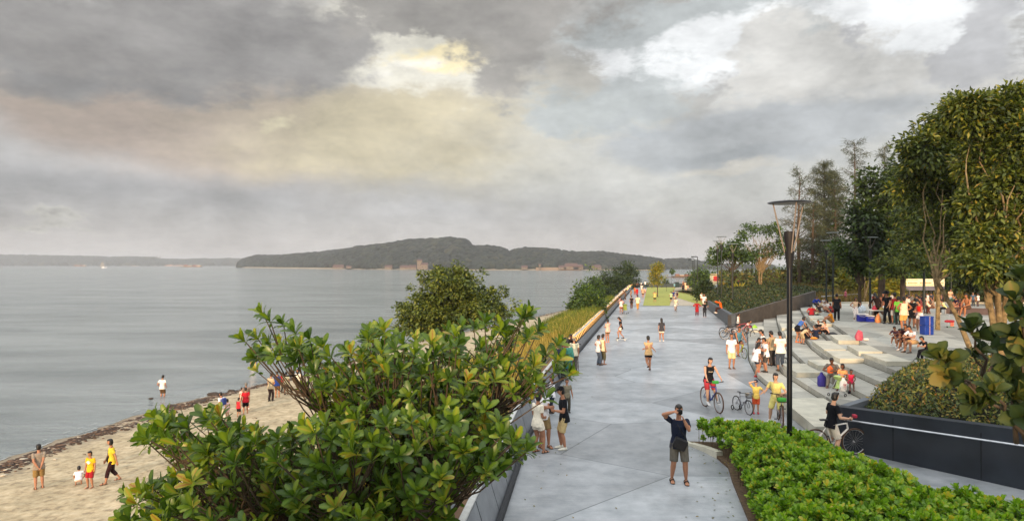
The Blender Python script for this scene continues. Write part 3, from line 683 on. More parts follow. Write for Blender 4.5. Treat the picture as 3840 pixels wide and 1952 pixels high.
boat(384,1003,13,'#4a4440','#8e8c88','small sailing boat with grey sails out on the sea at left', True)
boat(381,1004,0.1+13,'#dedede','#d8d8d8','small white motor boat in front of the grey sails') .location.x += 6
boat(172,995.5,55,'#a33a30','#e8e4dc','red hulled work boat with white cabin by the far left shore')
boat(190,995.2,38,'#8a2d28','#cc5b4a','red work boat just right of the white cabined one')
boat(205,995.4,24,'#d8d8d4','#e8e8e4','white boat at the right end of the row of work boats')
boat(92,995.0,45,'#c7c9c8','#dddddd','pale grey boat near the left edge by the far shore')
boat(58,994.6,26,'#bdbdbb','#cfcfcf','small pale boat at the far left shore')
for sx_, lb in ((588,'thin radio mast, left of a pair above the far shore'),(600,'thin radio mast, right of a pair above the far shore')):
    p = at(sx_, 990, 3400); t = thing('radio_mast', lb, 'mast', (p.x,3400,SEA)); mb = MB(); mb.tube([(0,0,0),(0,0,56 if sx_<595 else 53)], 1.6, 6); mb.tube([(0,0,44),(0,0,50)], 3.2, 6); mb.build('lattice', mat('#75716f',.9), t)
# haze
HZD = 1.0
mb = MB(); mb.box((0,2600,34),(9000,8200,90.0)); hz = mb.build('haze', None, smooth=False)
hm = bpy.data.materials.new('haze_air'); hm.use_nodes = True; hn = hm.node_tree; hn.nodes.clear()
ho = hn.nodes.new('ShaderNodeOutputMaterial'); hv = hn.nodes.new('ShaderNodeVolumePrincipled'); hv.inputs['Density'].default_value = .0002*HZD; hv.inputs['Color'].default_value = (.74,.80,.88,1); hv.inputs['Anisotropy'].default_value = 0
hn.links.new(hv.outputs[0], ho.inputs['Volume']); hz.data.materials.append(hm); hz['kind'] = 'stuff'
# ================= plants
M_BARK = mat('#4d3f30',.9,0,.35,3.0,.5); M_BARKL = mat('#7d6a4a',.9,0,.55,7.0,.9); M_TWIG = mat('#574534',.9,0,.2,6)
def ras_tree(label, base, kids, m_leaf, name='tree', group=None, cat='tree', **kw):
    t = thing(name, label, cat, base, 0, group); return t
def pip(x, y, poly):
    c = False; j = len(poly)-1
    for i in range(len(poly)):
        if (poly[i][1] > y) != (poly[j][1] > y) and x < (poly[j][0]-poly[i][0])*(y-poly[i][1])/(poly[j][1]-poly[i][1])+poly[i][0]: c = not c
        j = i
    return c
# ---- foreground sea almond tree
def rosettes(name, cen, axes, nper, size, tpl, m, parent, open_=(.5,1.25), rb=None, width=1.0):
    n = len(cen); P=[];D=[];U=[];S=[];R=[]
    for i in range(n):
        ax = Vector(axes[i]).normalized(); u = ax.orthogonal().normalized(); v = ax.cross(u); ph = rng.random()*6.28; base_r = rng.random()
        k = nper+int(rng.integers(-2,3))
        for j in range(k):
            f = j/k; a = ph+j*2.4; op = open_[0]+(open_[1]-open_[0])*f+rng.normal()*.14
            d = ax*math.cos(op)+(u*math.cos(a)+v*math.sin(a))*math.sin(op)
            d = Vector(d)+Vector((0,0,-.18*f)); up = ax*math.sin(op)-(u*math.cos(a)+v*math.sin(a))*math.cos(op)+Vector(rng.normal(size=3)*.15)
            P.append(Vector(cen[i])-ax*(.05*f)); D.append(d); U.append(up); S.append((.62+.45*math.sin(PI*min(1,.25+f)))*(.85+.3*rng.random()))
            R.append(min(1,max(0,.6*rng.random()+.4*base_r+(rb[i] if rb is not None else 0)+(.10*(1-f)))))
    return leaves(name, np.array(P), np.array(D), np.array(U), np.array(S)*size, tpl, m, parent, np.array(R), width)
M_ALM = leafmat('sea_almond_leaf', [(0,'#223311'),(.3,'#354c17'),(.62,'#506b23'),(.92,'#7b8c2c'),(.99,'#988e36'),(1,'#94602e')], .32, .33)
t = thing('sea_almond_tree', 'large leafy tree with glossy green and yellowing leaves filling the left foreground', 'tree', (-2.0,8.6,-1.6))
U_ = [(950,1330),(1010,1270),(1110,1280),(1210,1330),(1330,1300),(1420,1225),(1530,1290),(1700,1230),(1820,1300),(1880,1380),(1860,1480),(1850,1640),(1600,1600),(1400,1600),(1230,1560),(1080,1450),(930,1390)]
Lw = [(540,1650),(600,1530),(700,1600),(800,1540),(960,1620),(1000,1640),(1150,1600),(1300,1570),(1900,1580),(1990,1700),(1880,1750),(1700,1850),(1640,2040),(420,2040),(500,1850),(640,1790),(620,1720)]
cen = []; axs = []
def fill(poly, n, y0, y1, shift=0):
    xs_=[p[0] for p in poly]; ys_=[p[1] for p in poly]; c = 0
    while c < n:
        x = random.uniform(min(xs_),max(xs_)); y = random.uniform(min(ys_),max(ys_))
        if not pip(x,y,poly) or (965 < x < 1135 and 1365 < y < 1530): continue
        top = (y-min(ys_))/(max(ys_)-min(ys_)); Y = random.uniform(y0,y1)-.8*top*.5
        p = at(x,y,Y); 
        if any((p-q).length < .11 for q in cen[-260:]): continue
        cen.append(p); axs.append(Vector((random.gauss((x-1450)/1400,.35), random.gauss(-.35,.4), random.uniform(.5,1.3)))); c += 1
fill(U_, 250, 8.0, 10.8); fill([(1800,1200),(1980,1170),(2150,1400),(2050,1490),(1900,1520)], 34, 8.2, 9.6); fill(Lw, 700, 6.8, 9.8)
fill([(700,1640),(1000,1660),(1400,1600),(1850,1640),(1850,1740),(1640,1960),(700,1960)], 300, 9.0, 10.6)
fill([(1180,1450),(1880,1420),(1900,1640),(1250,1650)], 90, 8.8, 10.2)
fill([(1200,1380),(1500,1330),(1900,1330),(1880,1560),(1400,1570),(1200,1480)], 90, 9.8, 11)
for x,y in [(985,1175),(1010,1200),(1060,1215),(1105,1245),(965,1268),(915,1275),(1010,1290),(1160,1270),(1210,1300),(1300,1320),(1390,1250),(1440,1240),(1480,1300),(1560,1280),(1620,1290),(1690,1300),(1730,1230),(1780,1230),(1820,1210),(1960,1190),(1900,1260),(2020,1240),(2090,1290),(2130,1400),(2080,1390),(2010,1360),(550,1640),(600,1650),(650,1640),(630,1560),(700,1570),(800,1550),(480,1850),(560,1830),(620,1820),(2000,1420),(1960,1440)]:
    cen.append(at(x,y,random.uniform(8.2,9.2))); axs.append(Vector(((x-1450)/900, -.5, .9)))
rosettes('crown', cen, axs, 11, .178, T_OB, M_ALM, t, (.3,1.55), None, .74).matrix_parent_inverse = Matrix.Translation((2.0,-8.6,1.6))
mb = MB(); base = Vector((-2.0,8.9,-1.6)); fork = Vector((-1.7,8.8,1.0)); mb.tube([base, base+Vector((.1,0,1.2)), fork], [.2,.16,.13], 10)
# limbs to cluster centres, then twigs to each rosette
K = 22; C = np.array([list(c) for c in cen]); cc = C[rng.choice(len(C),K,replace=False)]
for _ in range(8):
    a = np.argmin(((C[:,None]-cc[None])**2).sum(-1),1); cc = np.array([C[a==k].mean(0) if (a==k).any() else cc[k] for k in range(K)])
for k in range(K):
    tgt = Vector(cc[k])+Vector((0,.15,-.35)); pts = branch_mb(mb, fork+Vector((0,0,random.uniform(-.6,.1))), tgt, .065, .022, .07)
    for i in np.where(a==k)[0]:
        q = Vector(C[i])-Vector(axs[i]).normalized()*.03; s_ = pts[random.choice((3,4,5,6))]; mid = (s_+q)/2+Vector((0,0,-.12)); mb.tube([s_, mid, q], [.014,.010,.007], 5)
o = mb.build('trunk', M_BARK, t); o.matrix_parent_inverse = Matrix.Translation((2.0,-8.6,1.6))
def wp(o, t): o.matrix_parent_inverse = Matrix.Translation(-Vector(t.location)); return o
# ---- generic tree
def tree(name, label, base, trunk_h, tr, blobs, nclump, cr, per, size, m, tpl=T_D, bark=M_BARK, group=None, limbs=10, lean=(0,0), forks=1, shell=.45, droop=.3, squash=.7, cat='tree', twr=.35):
    base = Vector(base); t = thing(name, label, cat, base, 0, group)
    o, C = crown('crown', t, blobs, nclump, cr, per, size, m, tpl, shell, squash, droop); wp(o, t)
    mb = MB(); cz = max(b[2]+b[5] for b in blobs)
    for f in range(forks):
        fx = (f-(forks-1)/2)*tr*1.2
        top = base+Vector((lean[0]+fx*2.2, lean[1], trunk_h)); mb.tube([base+Vector((fx,0,-.1)), base.lerp(top,.5)+Vector((random.uniform(-.08,.08)*trunk_h*.4,0,0)), top], [tr, tr*.8, tr*.65], 9)
        own = list(C[f::forks]); random.shuffle(own)
        for c in own[:limbs]: branch_mb(mb, top+Vector((0,0,random.uniform(-.25,0)*trunk_h)), top.lerp(Vector(c),.8)+Vector((0,.3*tr*6,0)), tr*twr, tr*.07, .09, 6, 6)
    wp(mb.build('trunk', bark, t), t); return t
M_RND = leafmat('round_tree_leaf', [(0,'#263313'),(.4,'#46541f'),(.75,'#6f7a30'),(1,'#9a9a45')], .25, .5)
M_DKG = leafmat('dark_tree_leaf', [(0,'#1b260e'),(.5,'#2f3f19'),(.85,'#475a20'),(1,'#66702c')], .2, .5)
M_MIDG = leafmat('mid_green_leaf', [(0,'#243411'),(.5,'#3d5220'),(.85,'#5f762c'),(1,'#88963c')], .3, .5)
M_OLIVE = leafmat('olive_leaf', [(0,'#202a0e'),(.4,'#3b4817'),(.8,'#656f28'),(.978,'#8d8f39'),(.99,'#b9762c'),(1,'#c98230')], .28, .5)
M_CAS = leafmat('casuarina_needle', [(0,'#2c3222'),(.5,'#434a30'),(1,'#5f6240')], .15, .8)
M_BROWNG = leafmat('brown_green_leaf', [(0,'#3a2a14'),(.4,'#4d4a1f'),(.8,'#5f6c2c'),(1,'#8a7434')], .25, .7)
M_YEL = leafmat('yellow_green_leaf', [(0,'#4f5a1e'),(.5,'#7b7d2a'),(1,'#b39a3a')], .3, .6)
# round tree on the beach
b0 = at(1700,1300,45); tree('round_tree', 'dense round crowned tree standing alone by the beach in mid distance', (b0.x,45,H(b0.x,45)), 3.0, .3,
  [(at(1690,1105,45).x,45,at(0,1115,45).z,2.7,2.6,2.3),(at(1590,1160,45).x,44.5,at(0,1175,45).z,2.1,2.2,1.5),(at(1810,1150,45).x,45,at(0,1155,45).z,2.2,2.2,1.6),(at(1700,1060,45).x,45,at(0,1060,45).z,1.6,1.6,1.1),(at(1640,1215,45).x,45,at(0,1215,45).z,2.6,2,.9)], 520, .40, 56, .23, M_RND, limbs=30)
# shrubs and trees on the bank behind the left parapet
def bank(name, label, px, Y, rx, top, base_z, m, n=90, cr=.7, size=.3, per=34, tpl=T_D, cat='shrub', grp=None, extra=()):
    c = at(px, 1000, Y); zt = at(0, top, Y).z; r = rx/F*Y; zc = (zt+base_z)/2
    bl = [(c.x,Y,zc+ (zt-zc)*.15,r,r*.8,(zt-base_z)*.45),(c.x-r*.5,Y,zc-.3,r*.6,r*.6,(zt-base_z)*.35),(c.x+r*.45,Y,zc-.2,r*.6,r*.6,(zt-base_z)*.38)]+list(extra)
    return tree(name, label, (c.x,Y,base_z), (zt-base_z)*.4, .12+.01*(zt-base_z), bl, n, cr, per, size, m, tpl, limbs=14, group=grp, cat=cat)
G = 'shrubs on the bank behind the left parapet'
bank('bank_shrub','feathery bright green shrub at the left end of the bank shrubs', 2190, 62, 48, 1062, -1.2, M_MIDG, 120,.6,.28, grp=G)
bank('bank_shrub','tall spiky topped shrub above the left end of the bank shrubs', 2215, 72, 42, 1022, -1.3, M_MIDG, 90,.6,.28, grp=G)
bank('bank_shrub','rounded pale green shrub standing closest to the glowing parapet', 2215, 58, 52, 1085, -1.2, M_MIDG, 150,.55,.24, grp=G)
bank('bank_shrub','broad dark green shrub in the middle of the bank shrubs', 2282, 112, 62, 1018, -1.2, M_DKG, 190,.7,.3, grp=G)
bank('bank_shrub','low dark shrub tight behind the glowing parapet', 2262, 85, 52, 1078, -1.2, M_DKG, 120,.6,.28, grp=G)
bank('bank_tree','tall dark tree rising at the right end of the bank shrubs', 2345, 136, 48, 974, -1.2, M_DKG, 150,.8,.34, cat='tree')
bank('bank_shrub','dark shrub below the tall tree at the far end of the glowing parapet', 2330, 128, 36, 1025, -1.2, M_DKG, 110,.8,.34, grp=G)
# lawn tree, saplings
p = onz(2466,1113); tree('lawn_tree','slender yellowish tree on the lawn at the end of the promenade', p, 2.2, .09, [(p.x-.3,p.y,3.6,1.25,1.2,1.7),(p.x,p.y,4.7,.8,.8,.8),(p.x-.3,p.y,2.4,1.1,1,.8)], 90,.42,22,.26, M_YEL, limbs=18)
p = onz(2519,1074); tree('sapling','thin young sapling right of the lawn tree', p, 2.6,.04,[(p.x,p.y,3.4,.45,.45,.5)],14,.35,18,.3,M_MIDG,limbs=6)
p = onz(2540,1076)+Vector((0,-2,0)); tree('sapling','low leafy sapling on the lawn beside the waste bin', onz(2499,1092), .6,.03,[(onz(2499,1092).x,onz(2499,1092).y,1.9,.6,.5,.4)],12,.3,16,.25,M_OLIVE,limbs=5)
for px,Y,rx,top,lb in [(2605,135,22,1012,'small grey green tree left of the three tall lamp posts by the water'),(2632,120,24,995,'green tree behind the three tall lamp posts'),(2655,128,20,1017,'small green tree right of the three tall lamp posts'),
    (2700,110,30,1010,'green tree between the lamp posts and the food stall'),(2745,125,40,1015,'green tree behind the food stall roofs'),(2800,105,40,1010,'green tree in front of the water right of the stall'),(2860,120,45,1000,'bushy tree far behind the pale barked tree'),(2930,110,40,990,'bushy tree by the water left of the near lamp post')]:
    bank('waterside_tree', lb, px, Y, rx, top, .1, M_MIDG, 60,.9,.4,26,cat='tree')
bank('hedge_bush','round dark bush beside the path at the end of the promenade', 2640, 88, 38, 1056, .0, M_DKG, 110,.6,.28)
# two umbrella trees
p = at(2747,1097,72); tree('spreading_tree','smaller spreading tree with a bright flat crown left of the lamp post', p, 2.9,.13,[(p.x-.4,72,6.5,2.3,2,.85),(p.x+1.3,72,5.8,1.5,1.5,.7),(p.x-1.9,72,5.5,1.2,1.2,.5),(p.x+.2,72,7.3,1.2,1.2,.5)],120,.5,32,.28,M_MIDG,limbs=24)
p = at(2852,1088,74); tree('spreading_tree','taller spreading tree with open crown and pale branching trunk left of the lamp post', p, 2.6,.12,[(p.x-.6,74,9.2,1.9,1.6,.6),(p.x+1.6,74,9.0,1.5,1.4,.7),(p.x+3.0,74,8.0,1.1,1.2,.6),(p.x-2.2,74,8.2,1.1,1.2,.5),(p.x+1.6,74,6.6,1.9,1.6,.9),(p.x-.6,74,6.4,1.2,1,.8)],110,.48,26,.28,M_MIDG,bark=M_BARKL,limbs=34,forks=2)
# casuarinas
def casuarina(px, top, Y, wid, label, n=60, dens=1.0):
    c = at(px,1000,Y); zt = at(0,top,Y).z; b = Vector((c.x,Y,.8)); t = thing('casuarina', label, 'tree', b, 0, 'casuarina trees behind the lamp post')
    mb = MB(); mb.tube([b, b+Vector((random.uniform(-.3,.3),0,(zt-.8)*.5)), Vector((c.x,Y,zt))],[.28,.17,.02],8)
    P=[];D=[];S=[]; w = wid/F*Y
    for i in range(n):
        f = .22+.78*(i/n)+random.uniform(-.02,.02); z = .8+(zt-.8)*min(1,f); a = random.uniform(0,6.28); L_ = w*(1.15-.95*f)*random.uniform(.5,1.2)+.5
        e = Vector((c.x+math.cos(a)*L_, Y+math.sin(a)*L_, z+L_*random.uniform(.25,.75)))
        pts = branch_mb(mb, (c.x,Y,z), e, .045*(1.2-f)+.012, .008, .06, 5, 4)
        for k in range(int(60*dens*(.5+L_/w))):
            q = random.random()**.6*5; i0 = int(min(4,q)); pp = pts[i0].lerp(pts[i0+1], q-i0)
            g = Vector((random.gauss(0,.24),random.gauss(0,.24),random.gauss(-.05,.18))); P.append(pp+g); D.append(Vector((random.gauss(math.cos(a)*.5,.45),random.gauss(math.sin(a)*.5,.45),random.gauss(-.1,.5)))); S.append(random.uniform(.3,.65))
    P=np.array(P); wp(leaves('crown',P,np.array(D),rdir(len(P)),np.array(S),T_BLADE,M_CAS,t,None,.10), t); wp(mb.build('trunk', M_TWIG, t), t)
casuarina(3000,640,80,95,'bare wispy casuarina directly behind the near lamp post',75,.55)
casuarina(3090,622,84,105,'thick grey green casuarina right of the near lamp post',130,1.7)
casuarina(3130,660,80,75,'shorter casuarina in front of the tall one',80,1.2)
casuarina(3205,530,88,95,'tallest casuarina with airy top against the sky',90,.8)
casuarina(3316,552,92,50,'casuarina tip rising behind the broadleaf trees',60,1.0)
casuarina(3050,760,76,60,'low casuarina behind the lamp disc',60,.7)
# mid broadleaf mass
def bl(lst, Y): return [(at(x,1000,Y+dy).x, Y+dy, at(0,y,Y+dy).z, rx/F*Y, rx/F*Y*.8, rz/F*Y) for x,y,rx,rz,dy in lst]
b = at(3300,1100,48); tree('broadleaf_tree','mid green round crowned tree left of the big trees', (b.x,48,PLZ), 5, .28, bl([(3330,720,110,110,0),(3250,800,75,80,-1),(3400,650,90,80,1),(3260,900,60,50,-1),(3440,800,120,150,1),(3330,880,110,90,0)],48),330,.85,44,.34,M_DKG,limbs=40)
b = at(3225,1090,50); tree('broadleaf_tree','lower bright green tree under the round crowned one', (b.x,50,PLZ), 2.2,.16, bl([(3215,950,60,45,0),(3250,990,75,40,0),(3160,930,35,25,0),(3300,960,50,60,0)],50),130,.6,36,.3,M_MIDG,limbs=26)
b = at(3385,1100,44); tree('broadleaf_tree','shaded tree with grey trunk behind the picnic crowd', (b.x,44,PLZ), 3.4,.2, bl([(3380,960,70,40,0),(3440,900,70,70,0),(3340,1000,60,25,0)],44),90,.7,30,.3,M_OLIVE,limbs=24)
# the two big trees at right
b = onz(3516,1236,PLZ); Yb = b.y
tree('shade_tree','slim trunked tree on the plaza beside the blue bins', b, 3.4,.13, bl([(3480,880,120,70,0),(3560,800,110,80,0),(3420,790,70,50,0),(3450,970,120,45,-1),(3590,940,80,60,0)],Yb),230,.42,38,.24,M_OLIVE,T_ELL,bark=M_BARKL,limbs=12,forks=1)
b = at(3650,1260,27); tree('shade_tree','leaning mottled trunk tree in the middle of the big olive green crowns', (b.x,27,PLZ), 3.2,.115, bl([(3560,700,130,110,1),(3640,560,120,110,1),(3460,640,90,90,1),(3400,720,60,50,1),(3700,720,120,110,0),(3620,880,120,80,0),(3530,500,80,60,1),(3600,430,100,70,0),(3470,560,90,70,0),(3700,950,70,40,-1)],27.5),680,.44,42,.23,M_OLIVE,T_ELL,bark=M_BARKL,limbs=14,lean=(-1.6,0),forks=1,twr=.35)
b = at(3740,1330,20); tree('shade_tree','thick forked mottled trunk tree at the right edge with the tallest crown', (b.x,20,.9), 3.4,.12, bl([(3760,470,110,110,1),(3640,420,90,70,1),(3820,400,110,80,1),(3720,620,120,110,1),(3800,700,110,110,0),(3740,840,110,80,0),(3860,560,110,160,0),(3660,760,60,60,0),(3850,880,80,70,0),(3700,900,90,60,-.6),(3790,960,60,40,-.5),(3850,1000,60,60,-.8),(3640,980,60,40,-1),(3720,1010,80,40,-1.5)],21),900,.36,42,.19,M_OLIVE,T_ELL,bark=M_BARKL,limbs=11,forks=3,twr=.4)
# small trees and propped trees at the back of the plaza
for px,Y,top,rx,zt,m_,lb in [(3190,66,1005,28,.9,M_YEL,'small yellow green tree behind the far path'),(3120,72,960,50,.9,M_BROWNG,'brownish tree behind the two tall lamp posts'),(3030,80,960,60,.9,M_BROWNG,'brown and green bush like tree behind the near lamp post'),
   (3330,58,1010,32,1.7,M_YEL,'slim young tree with pale trunk behind the picnic table'),(3240,62,1005,34,1.6,M_YEL,'yellow leaved tree between its wooden props'),(3460,62,1000,60,1.7,M_MIDG,'thin tree in front of the notice board'),(3600,60,980,70,1.7,M_DKG,'dark tree right of the notice board'),
   (3540,75,940,90,1.5,M_DKG,'dense dark tree far behind the notice board'),(3400,78,940,90,1.5,M_DKG,'dark tree filling the gap behind the plaza'),(3270,80,930,80,1.2,M_DKG,'dark tree behind the wooden props'),(3700,62,950,90,1.5,M_DKG,'dark tree far behind the big forked trunk'),(3140,95,930,60,.8,M_DKG,'dark tree far behind the lamp posts'),(3000,100,975,60,.8,M_DKG,'faint dark tree by the water behind the near lamp post'),(3800,55,900,110,1.5,M_DKG,'dark tree at the right edge behind everything')]:
    Y += 4 if Y < 64 else 2; zt = 1.2 if Y < 70 else zt
    bank('background_tree', lb, px, Y, rx, top, zt, m_, int(60+rx), .8,.36,30,cat='tree')
def prop(x, y0, x2, y2, Y, lb):
    a = at(x,y0,Y); b = at(x2,y2,Y-.3); t_ = MB().tube([a,b],.07,6).build('wooden_prop', M_BARKL); tag(t_, lb, 'wooden prop', 'wooden props around the young tree')
prop(3268,1028,3238,1130,62.5,'leftmost slanting wooden prop of the young tree'); prop(3278,1028,3312,1130,62.5,'rightmost slanting wooden prop of the young tree'); prop(3290,1035,3296,1130,62.5,'upright wooden prop between the slanting ones'); prop(3243,1010,3243,1128,62.8,'thin vertical wooden stake left of the props')
# undergrowth
def cover(name, label, fn, n, size, m, tpl=T_D, cat='ground cover', up=.8, st=True, bl_=0.0):
    P = np.array([fn() for _ in range(n)]); d = norm(rdir(n)+np.array([0,0,up])); o = leaves(name, P, d, norm(rdir(n)*.6+np.array([0,-.3,.8])), size*(.6+.8*rng.random(n)), tpl, m, None, rng.random(n), .035 if tpl is T_BLADE else 1.0)
    if st: stuff(o, label, cat)
    else: tag(o, label, cat)
    return o
# planted mound behind the dark wall
def mound_z(x, y):
    dwall = (y-yfar(x))  # distance behind the stepped wall
    base = 1.0+max(0,min(1,(x-17)/12))*1.35; s = min(1, max(0, dwall)/14)
    lx = 17.3+(y-49.3)*.223; e_ = min(1,max(0,(x-lx)/2.2)); return (.95+(base-.95)*e_)-.22+s*e_*.3+.18*mnoise.noise(Vector((x*.5,y*.5,0)))+.1*mnoise.noise(Vector((x*1.7,y*1.7,3)))
def in_mound():
    while True:
        x = random.uniform(17.2,33); y = random.uniform(49.5,82)
        lx = 17.3+(y-49.3)*.223
        if y > yfar(x)+.3 and x > lx and (x < 29.4 or y > 64): return x, y
gx = np.linspace(0,1,24); V=[]
for j in range(24):
    for i in range(24):
        y_ = 0; x = 17.1+12.6*(i/23); y0 = yfar(x)+.25; y = y0+ (82-y0)*(j/23)**1.0; lx = 17.35+(y-49.3)*.223; x2 = max(x, lx); V.append((x2,y,mound_z(x2,y)-.12 if j < 23 else 0))
idx = np.arange(576).reshape(24,24); Fq = np.stack([idx[:-1,:-1],idx[:-1,1:],idx[1:,1:],idx[1:,:-1]],-1).reshape(-1,4)
struct(npmesh('planted_mound', np.array(V), Fq, mat('#2a2a18',.95,0,.3,2)))
def fm():
    x, y = in_mound(); return (x, y, mound_z(x,y)+random.uniform(-.05,.22))
M_COV = leafmat('mound_leaf', [(0,'#1a2410'),(.5,'#2f3d1b'),(.85,'#4a5628'),(1,'#5f4a26')], .2, .55)
cover('ground_cover','low dark green shrubs covering the mound behind the dark walls', fm, 30000, .2, M_COV)
# golden grass and scrub behind the plaza
def fg():
    y = random.uniform(62,84); x = random.uniform(29.5,64)*(y/70)**.8; return (x, y-max(0,x-40)*.1, 1.15+(y-62)*.03)
M_GOLD = leafmat('golden_grass', [(0,'#4e4420'),(.5,'#7d6d34'),(1,'#a89154')], .3, .8)
struct(MB().add([(28,79,1.2),(95,79.5,2.5),(110,140,1.2),(30,120,.3)],[(0,1,2,3)]).build('back_ground', grass_mat('scrub_ground','#4a4022','#6c5d30'), smooth=False))
cover('tall_grass','golden dry grass and scrub behind the plaza', fg, 42000, 1.0, M_GOLD, T_BLADE, 'grass', 2.2)
def fs():
    y = random.uniform(78,100); x = random.uniform(26,78)*y/80; return (x, y, random.uniform(.9,4.0))
cover('scrub','mixed dark scrub filling the background behind the plaza', fs, 15000, .5, M_BROWNG, T_D, 'scrub', .4)
# reeds on the bank
M_REED = leafmat('bank_reed', [(0,'#5c5a20'),(.35,'#8a7b30'),(.7,'#ab9448'),(1,'#c9b26c')], .3, .8)
M_REEDG = leafmat('green_reed', [(0,'#3c4d18'),(.5,'#5d7026'),(.8,'#83872f'),(1,'#a89a4a')], .3, .8)
def fr(y0, y1, a, b):
    def f():
        y = random.uniform(y0,y1)**1.0; e = xe(y)-1.0; wdt = (b if y > 30 else b*.8); x = e-random.uniform(a,1)**1*wdt*random.random(); return (x, y, H(x,y)-.05)
    return f
cover('reeds','golden reeds on the bank outside the left parapet', fr(12,52,0,6.5), 75000, 1.2, M_REED, T_BLADE, 'reeds', 3.0)
cover('reeds','green topped reeds on the bank below the shrubs', fr(36,78,0,7.5), 60000, 1.3, M_REEDG, T_BLADE, 'reeds', 2.6)
def fb():
    y = random.uniform(9,34); e = xe(y); x = e-1.2-random.random()**.6*5.5; return (x,y,H(x,y)+random.uniform(0,.7))
cover('undergrowth','green undergrowth below the foreground tree on the bank', fb, 9000, .22, M_MIDG, T_ELL, 'undergrowth', .5)
def fl():
    y = random.uniform(14,30); e = xe(y); x = e-6.5-random.random()*5; return (x,y,H(x,y)-.02)
cover('short_grass','thin grass creeping over the sand at the foot of the bank', fl, 16000, .2, M_REEDG, T_BLADE, 'grass', 2.0)
# seaweed along the waterline
ico = bmesh.new(); bmesh.ops.create_icosphere(ico, subdivisions=1, radius=1); iv = np.array([v.co[:] for v in ico.verts]); itf = np.array([[v.index for v in f.verts] for f in ico.faces]); ico.free()
n = 6500; P=[];R=[]
for i in range(n):
    y = 14+random.random()**.9*46 if random.random()<.93 else random.uniform(60,118); dn = mnoise.noise(Vector((y*.35,0,0))); wd = max(.15,(1.25+.7*dn)*(1 if y < 40 else .55))
    x = xs(y)+.35+abs(random.gauss(0,.5))*wd; P.append((x,y,H(x,y)+.01)); R.append(random.uniform(.025,.085)*(1.6 if random.random()<.06 else 1))
P=np.array(P);R=np.array(R); jit=1+.7*(rng.random((n,12))-.5)
V=P[:,None,:]+iv[None]*(R[:,None]*jit)[:,:,None]*np.array([1.7,1.2,.45]); Fq=(itf[None]+(np.arange(n)*12)[:,None,None]).reshape(-1,3)
M_WEED = leafmat('seaweed',[(0,'#2b211b'),(.6,'#4d3a2c'),(.9,'#6a5240'),(1,'#bfb4a0')],0,.8)
stuff(npmesh('seaweed',V.reshape(-1,3),Fq,M_WEED,None,np.repeat(rng.random(n),12),smooth=False),'brown seaweed and debris washed up along the waterline','seaweed')
# rocks near the shore
for i,(sx,sy,r) in enumerate([(803,1478,.32),(868,1466,.24),(845,1484,.16),(915,1455,.16),(566,1493,.12),(750,1505,.28),(1020,1515,.2),(640,1520,.18),(2000,1192,.3)]):
    p = onz(sx,sy,SEA+.05); mb = MB(); mb.ball((0,0,0),(r*1.4,r,r*.5),9,6); mb.v = [tuple(Vector(v)*(1+.35*mnoise.noise(Vector(v)*4/r*.3+Vector((i*3,0,0))))) for v in mb.v]
    tag(mb.build('rock', mat('#3d332a',.85,0,.3,8,.4), loc=p), ['large dark weedy rock at the water edge left of the family in red','dark rock just right of the large one at the water edge','flat stone between two larger rocks at the water edge','small rock by the water close to the family in red','small rock in shallow water right of the wading man','brown clump of rock at the water edge under the seaweed end','half buried stone on the sand right of the red dressed boy','low stone in the seaweed band','small dark rock far along the shore beyond the round tree'][i],'rock')
# ---- bright scaevola hedge
t = thing('hedge','dense bright green hedge with spoon shaped leaves in the right foreground','hedge',(7,14,0))
def bedp():
    while True:
        x = random.uniform(4.3,13); y = random.uniform(8.4,17.7)
        if pip(x,y,BED) and pip(x-.1,y,BED): return x,y
def hz_(x,y):
    d = min(((x-(a[0]+(b[0]-a[0])*q))**2+(y-(a[1]+(b[1]-a[1])*q))**2)**.5 for a,b in zip(BED,BED[1:]+BED[:1]) for q in (0,.25,.5,.75))
    return (.28+.62*min(1,d/.75)**.6)+.36*mnoise.noise(Vector((x*1.1,y*1.1,0)))+.16*mnoise.noise(Vector((x*3,y*3,5)))
cen=[];axs=[];rb=[]
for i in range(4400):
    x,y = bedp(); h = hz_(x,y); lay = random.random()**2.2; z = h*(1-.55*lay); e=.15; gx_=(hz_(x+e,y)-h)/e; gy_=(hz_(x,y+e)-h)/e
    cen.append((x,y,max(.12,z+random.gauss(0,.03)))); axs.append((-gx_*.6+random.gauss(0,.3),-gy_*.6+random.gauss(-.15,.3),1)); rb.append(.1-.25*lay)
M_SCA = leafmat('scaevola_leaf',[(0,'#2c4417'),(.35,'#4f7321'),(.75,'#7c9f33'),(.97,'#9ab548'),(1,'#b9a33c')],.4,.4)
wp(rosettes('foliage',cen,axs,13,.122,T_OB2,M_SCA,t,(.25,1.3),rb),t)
mb = MB()
for i in range(0,4400,5):
    c_ = Vector(cen[i]); mb.tube([(c_.x+random.uniform(-.05,.05),c_.y,.03),c_],[.008,.005],4)
wp(mb.build('stems',M_TWIG,t),t)
def ff():
    e = random.random()
    if e < .6: q = random.choice([(4.9,17.6),(5.1,16.6),(5.1,15.4),(4.7,14),(4.4,12.6),(7.9,14.2),(7.6,16)]); x,y = q[0]+random.gauss(0,.35)-.1, q[1]+random.gauss(0,.6)
    else: y = random.uniform(11,40); x = xe(y)+.2+abs(random.gauss(0,.5))
    return (x,y,.085 if pip(x,y,BED) else .012)
P = np.array([ff() for _ in range(170)]); stuff(leaves('fallen_leaves',P,norm(rdir(170)*np.array([1,1,.1])),norm(rdir(170)*.25+np.array([0,0,1])),.07,T_ELL,M_BROWNG,None,.4+.6*rng.random(170)),'dry fallen leaves scattered on the paving beside the hedge and parapet','fallen leaves')
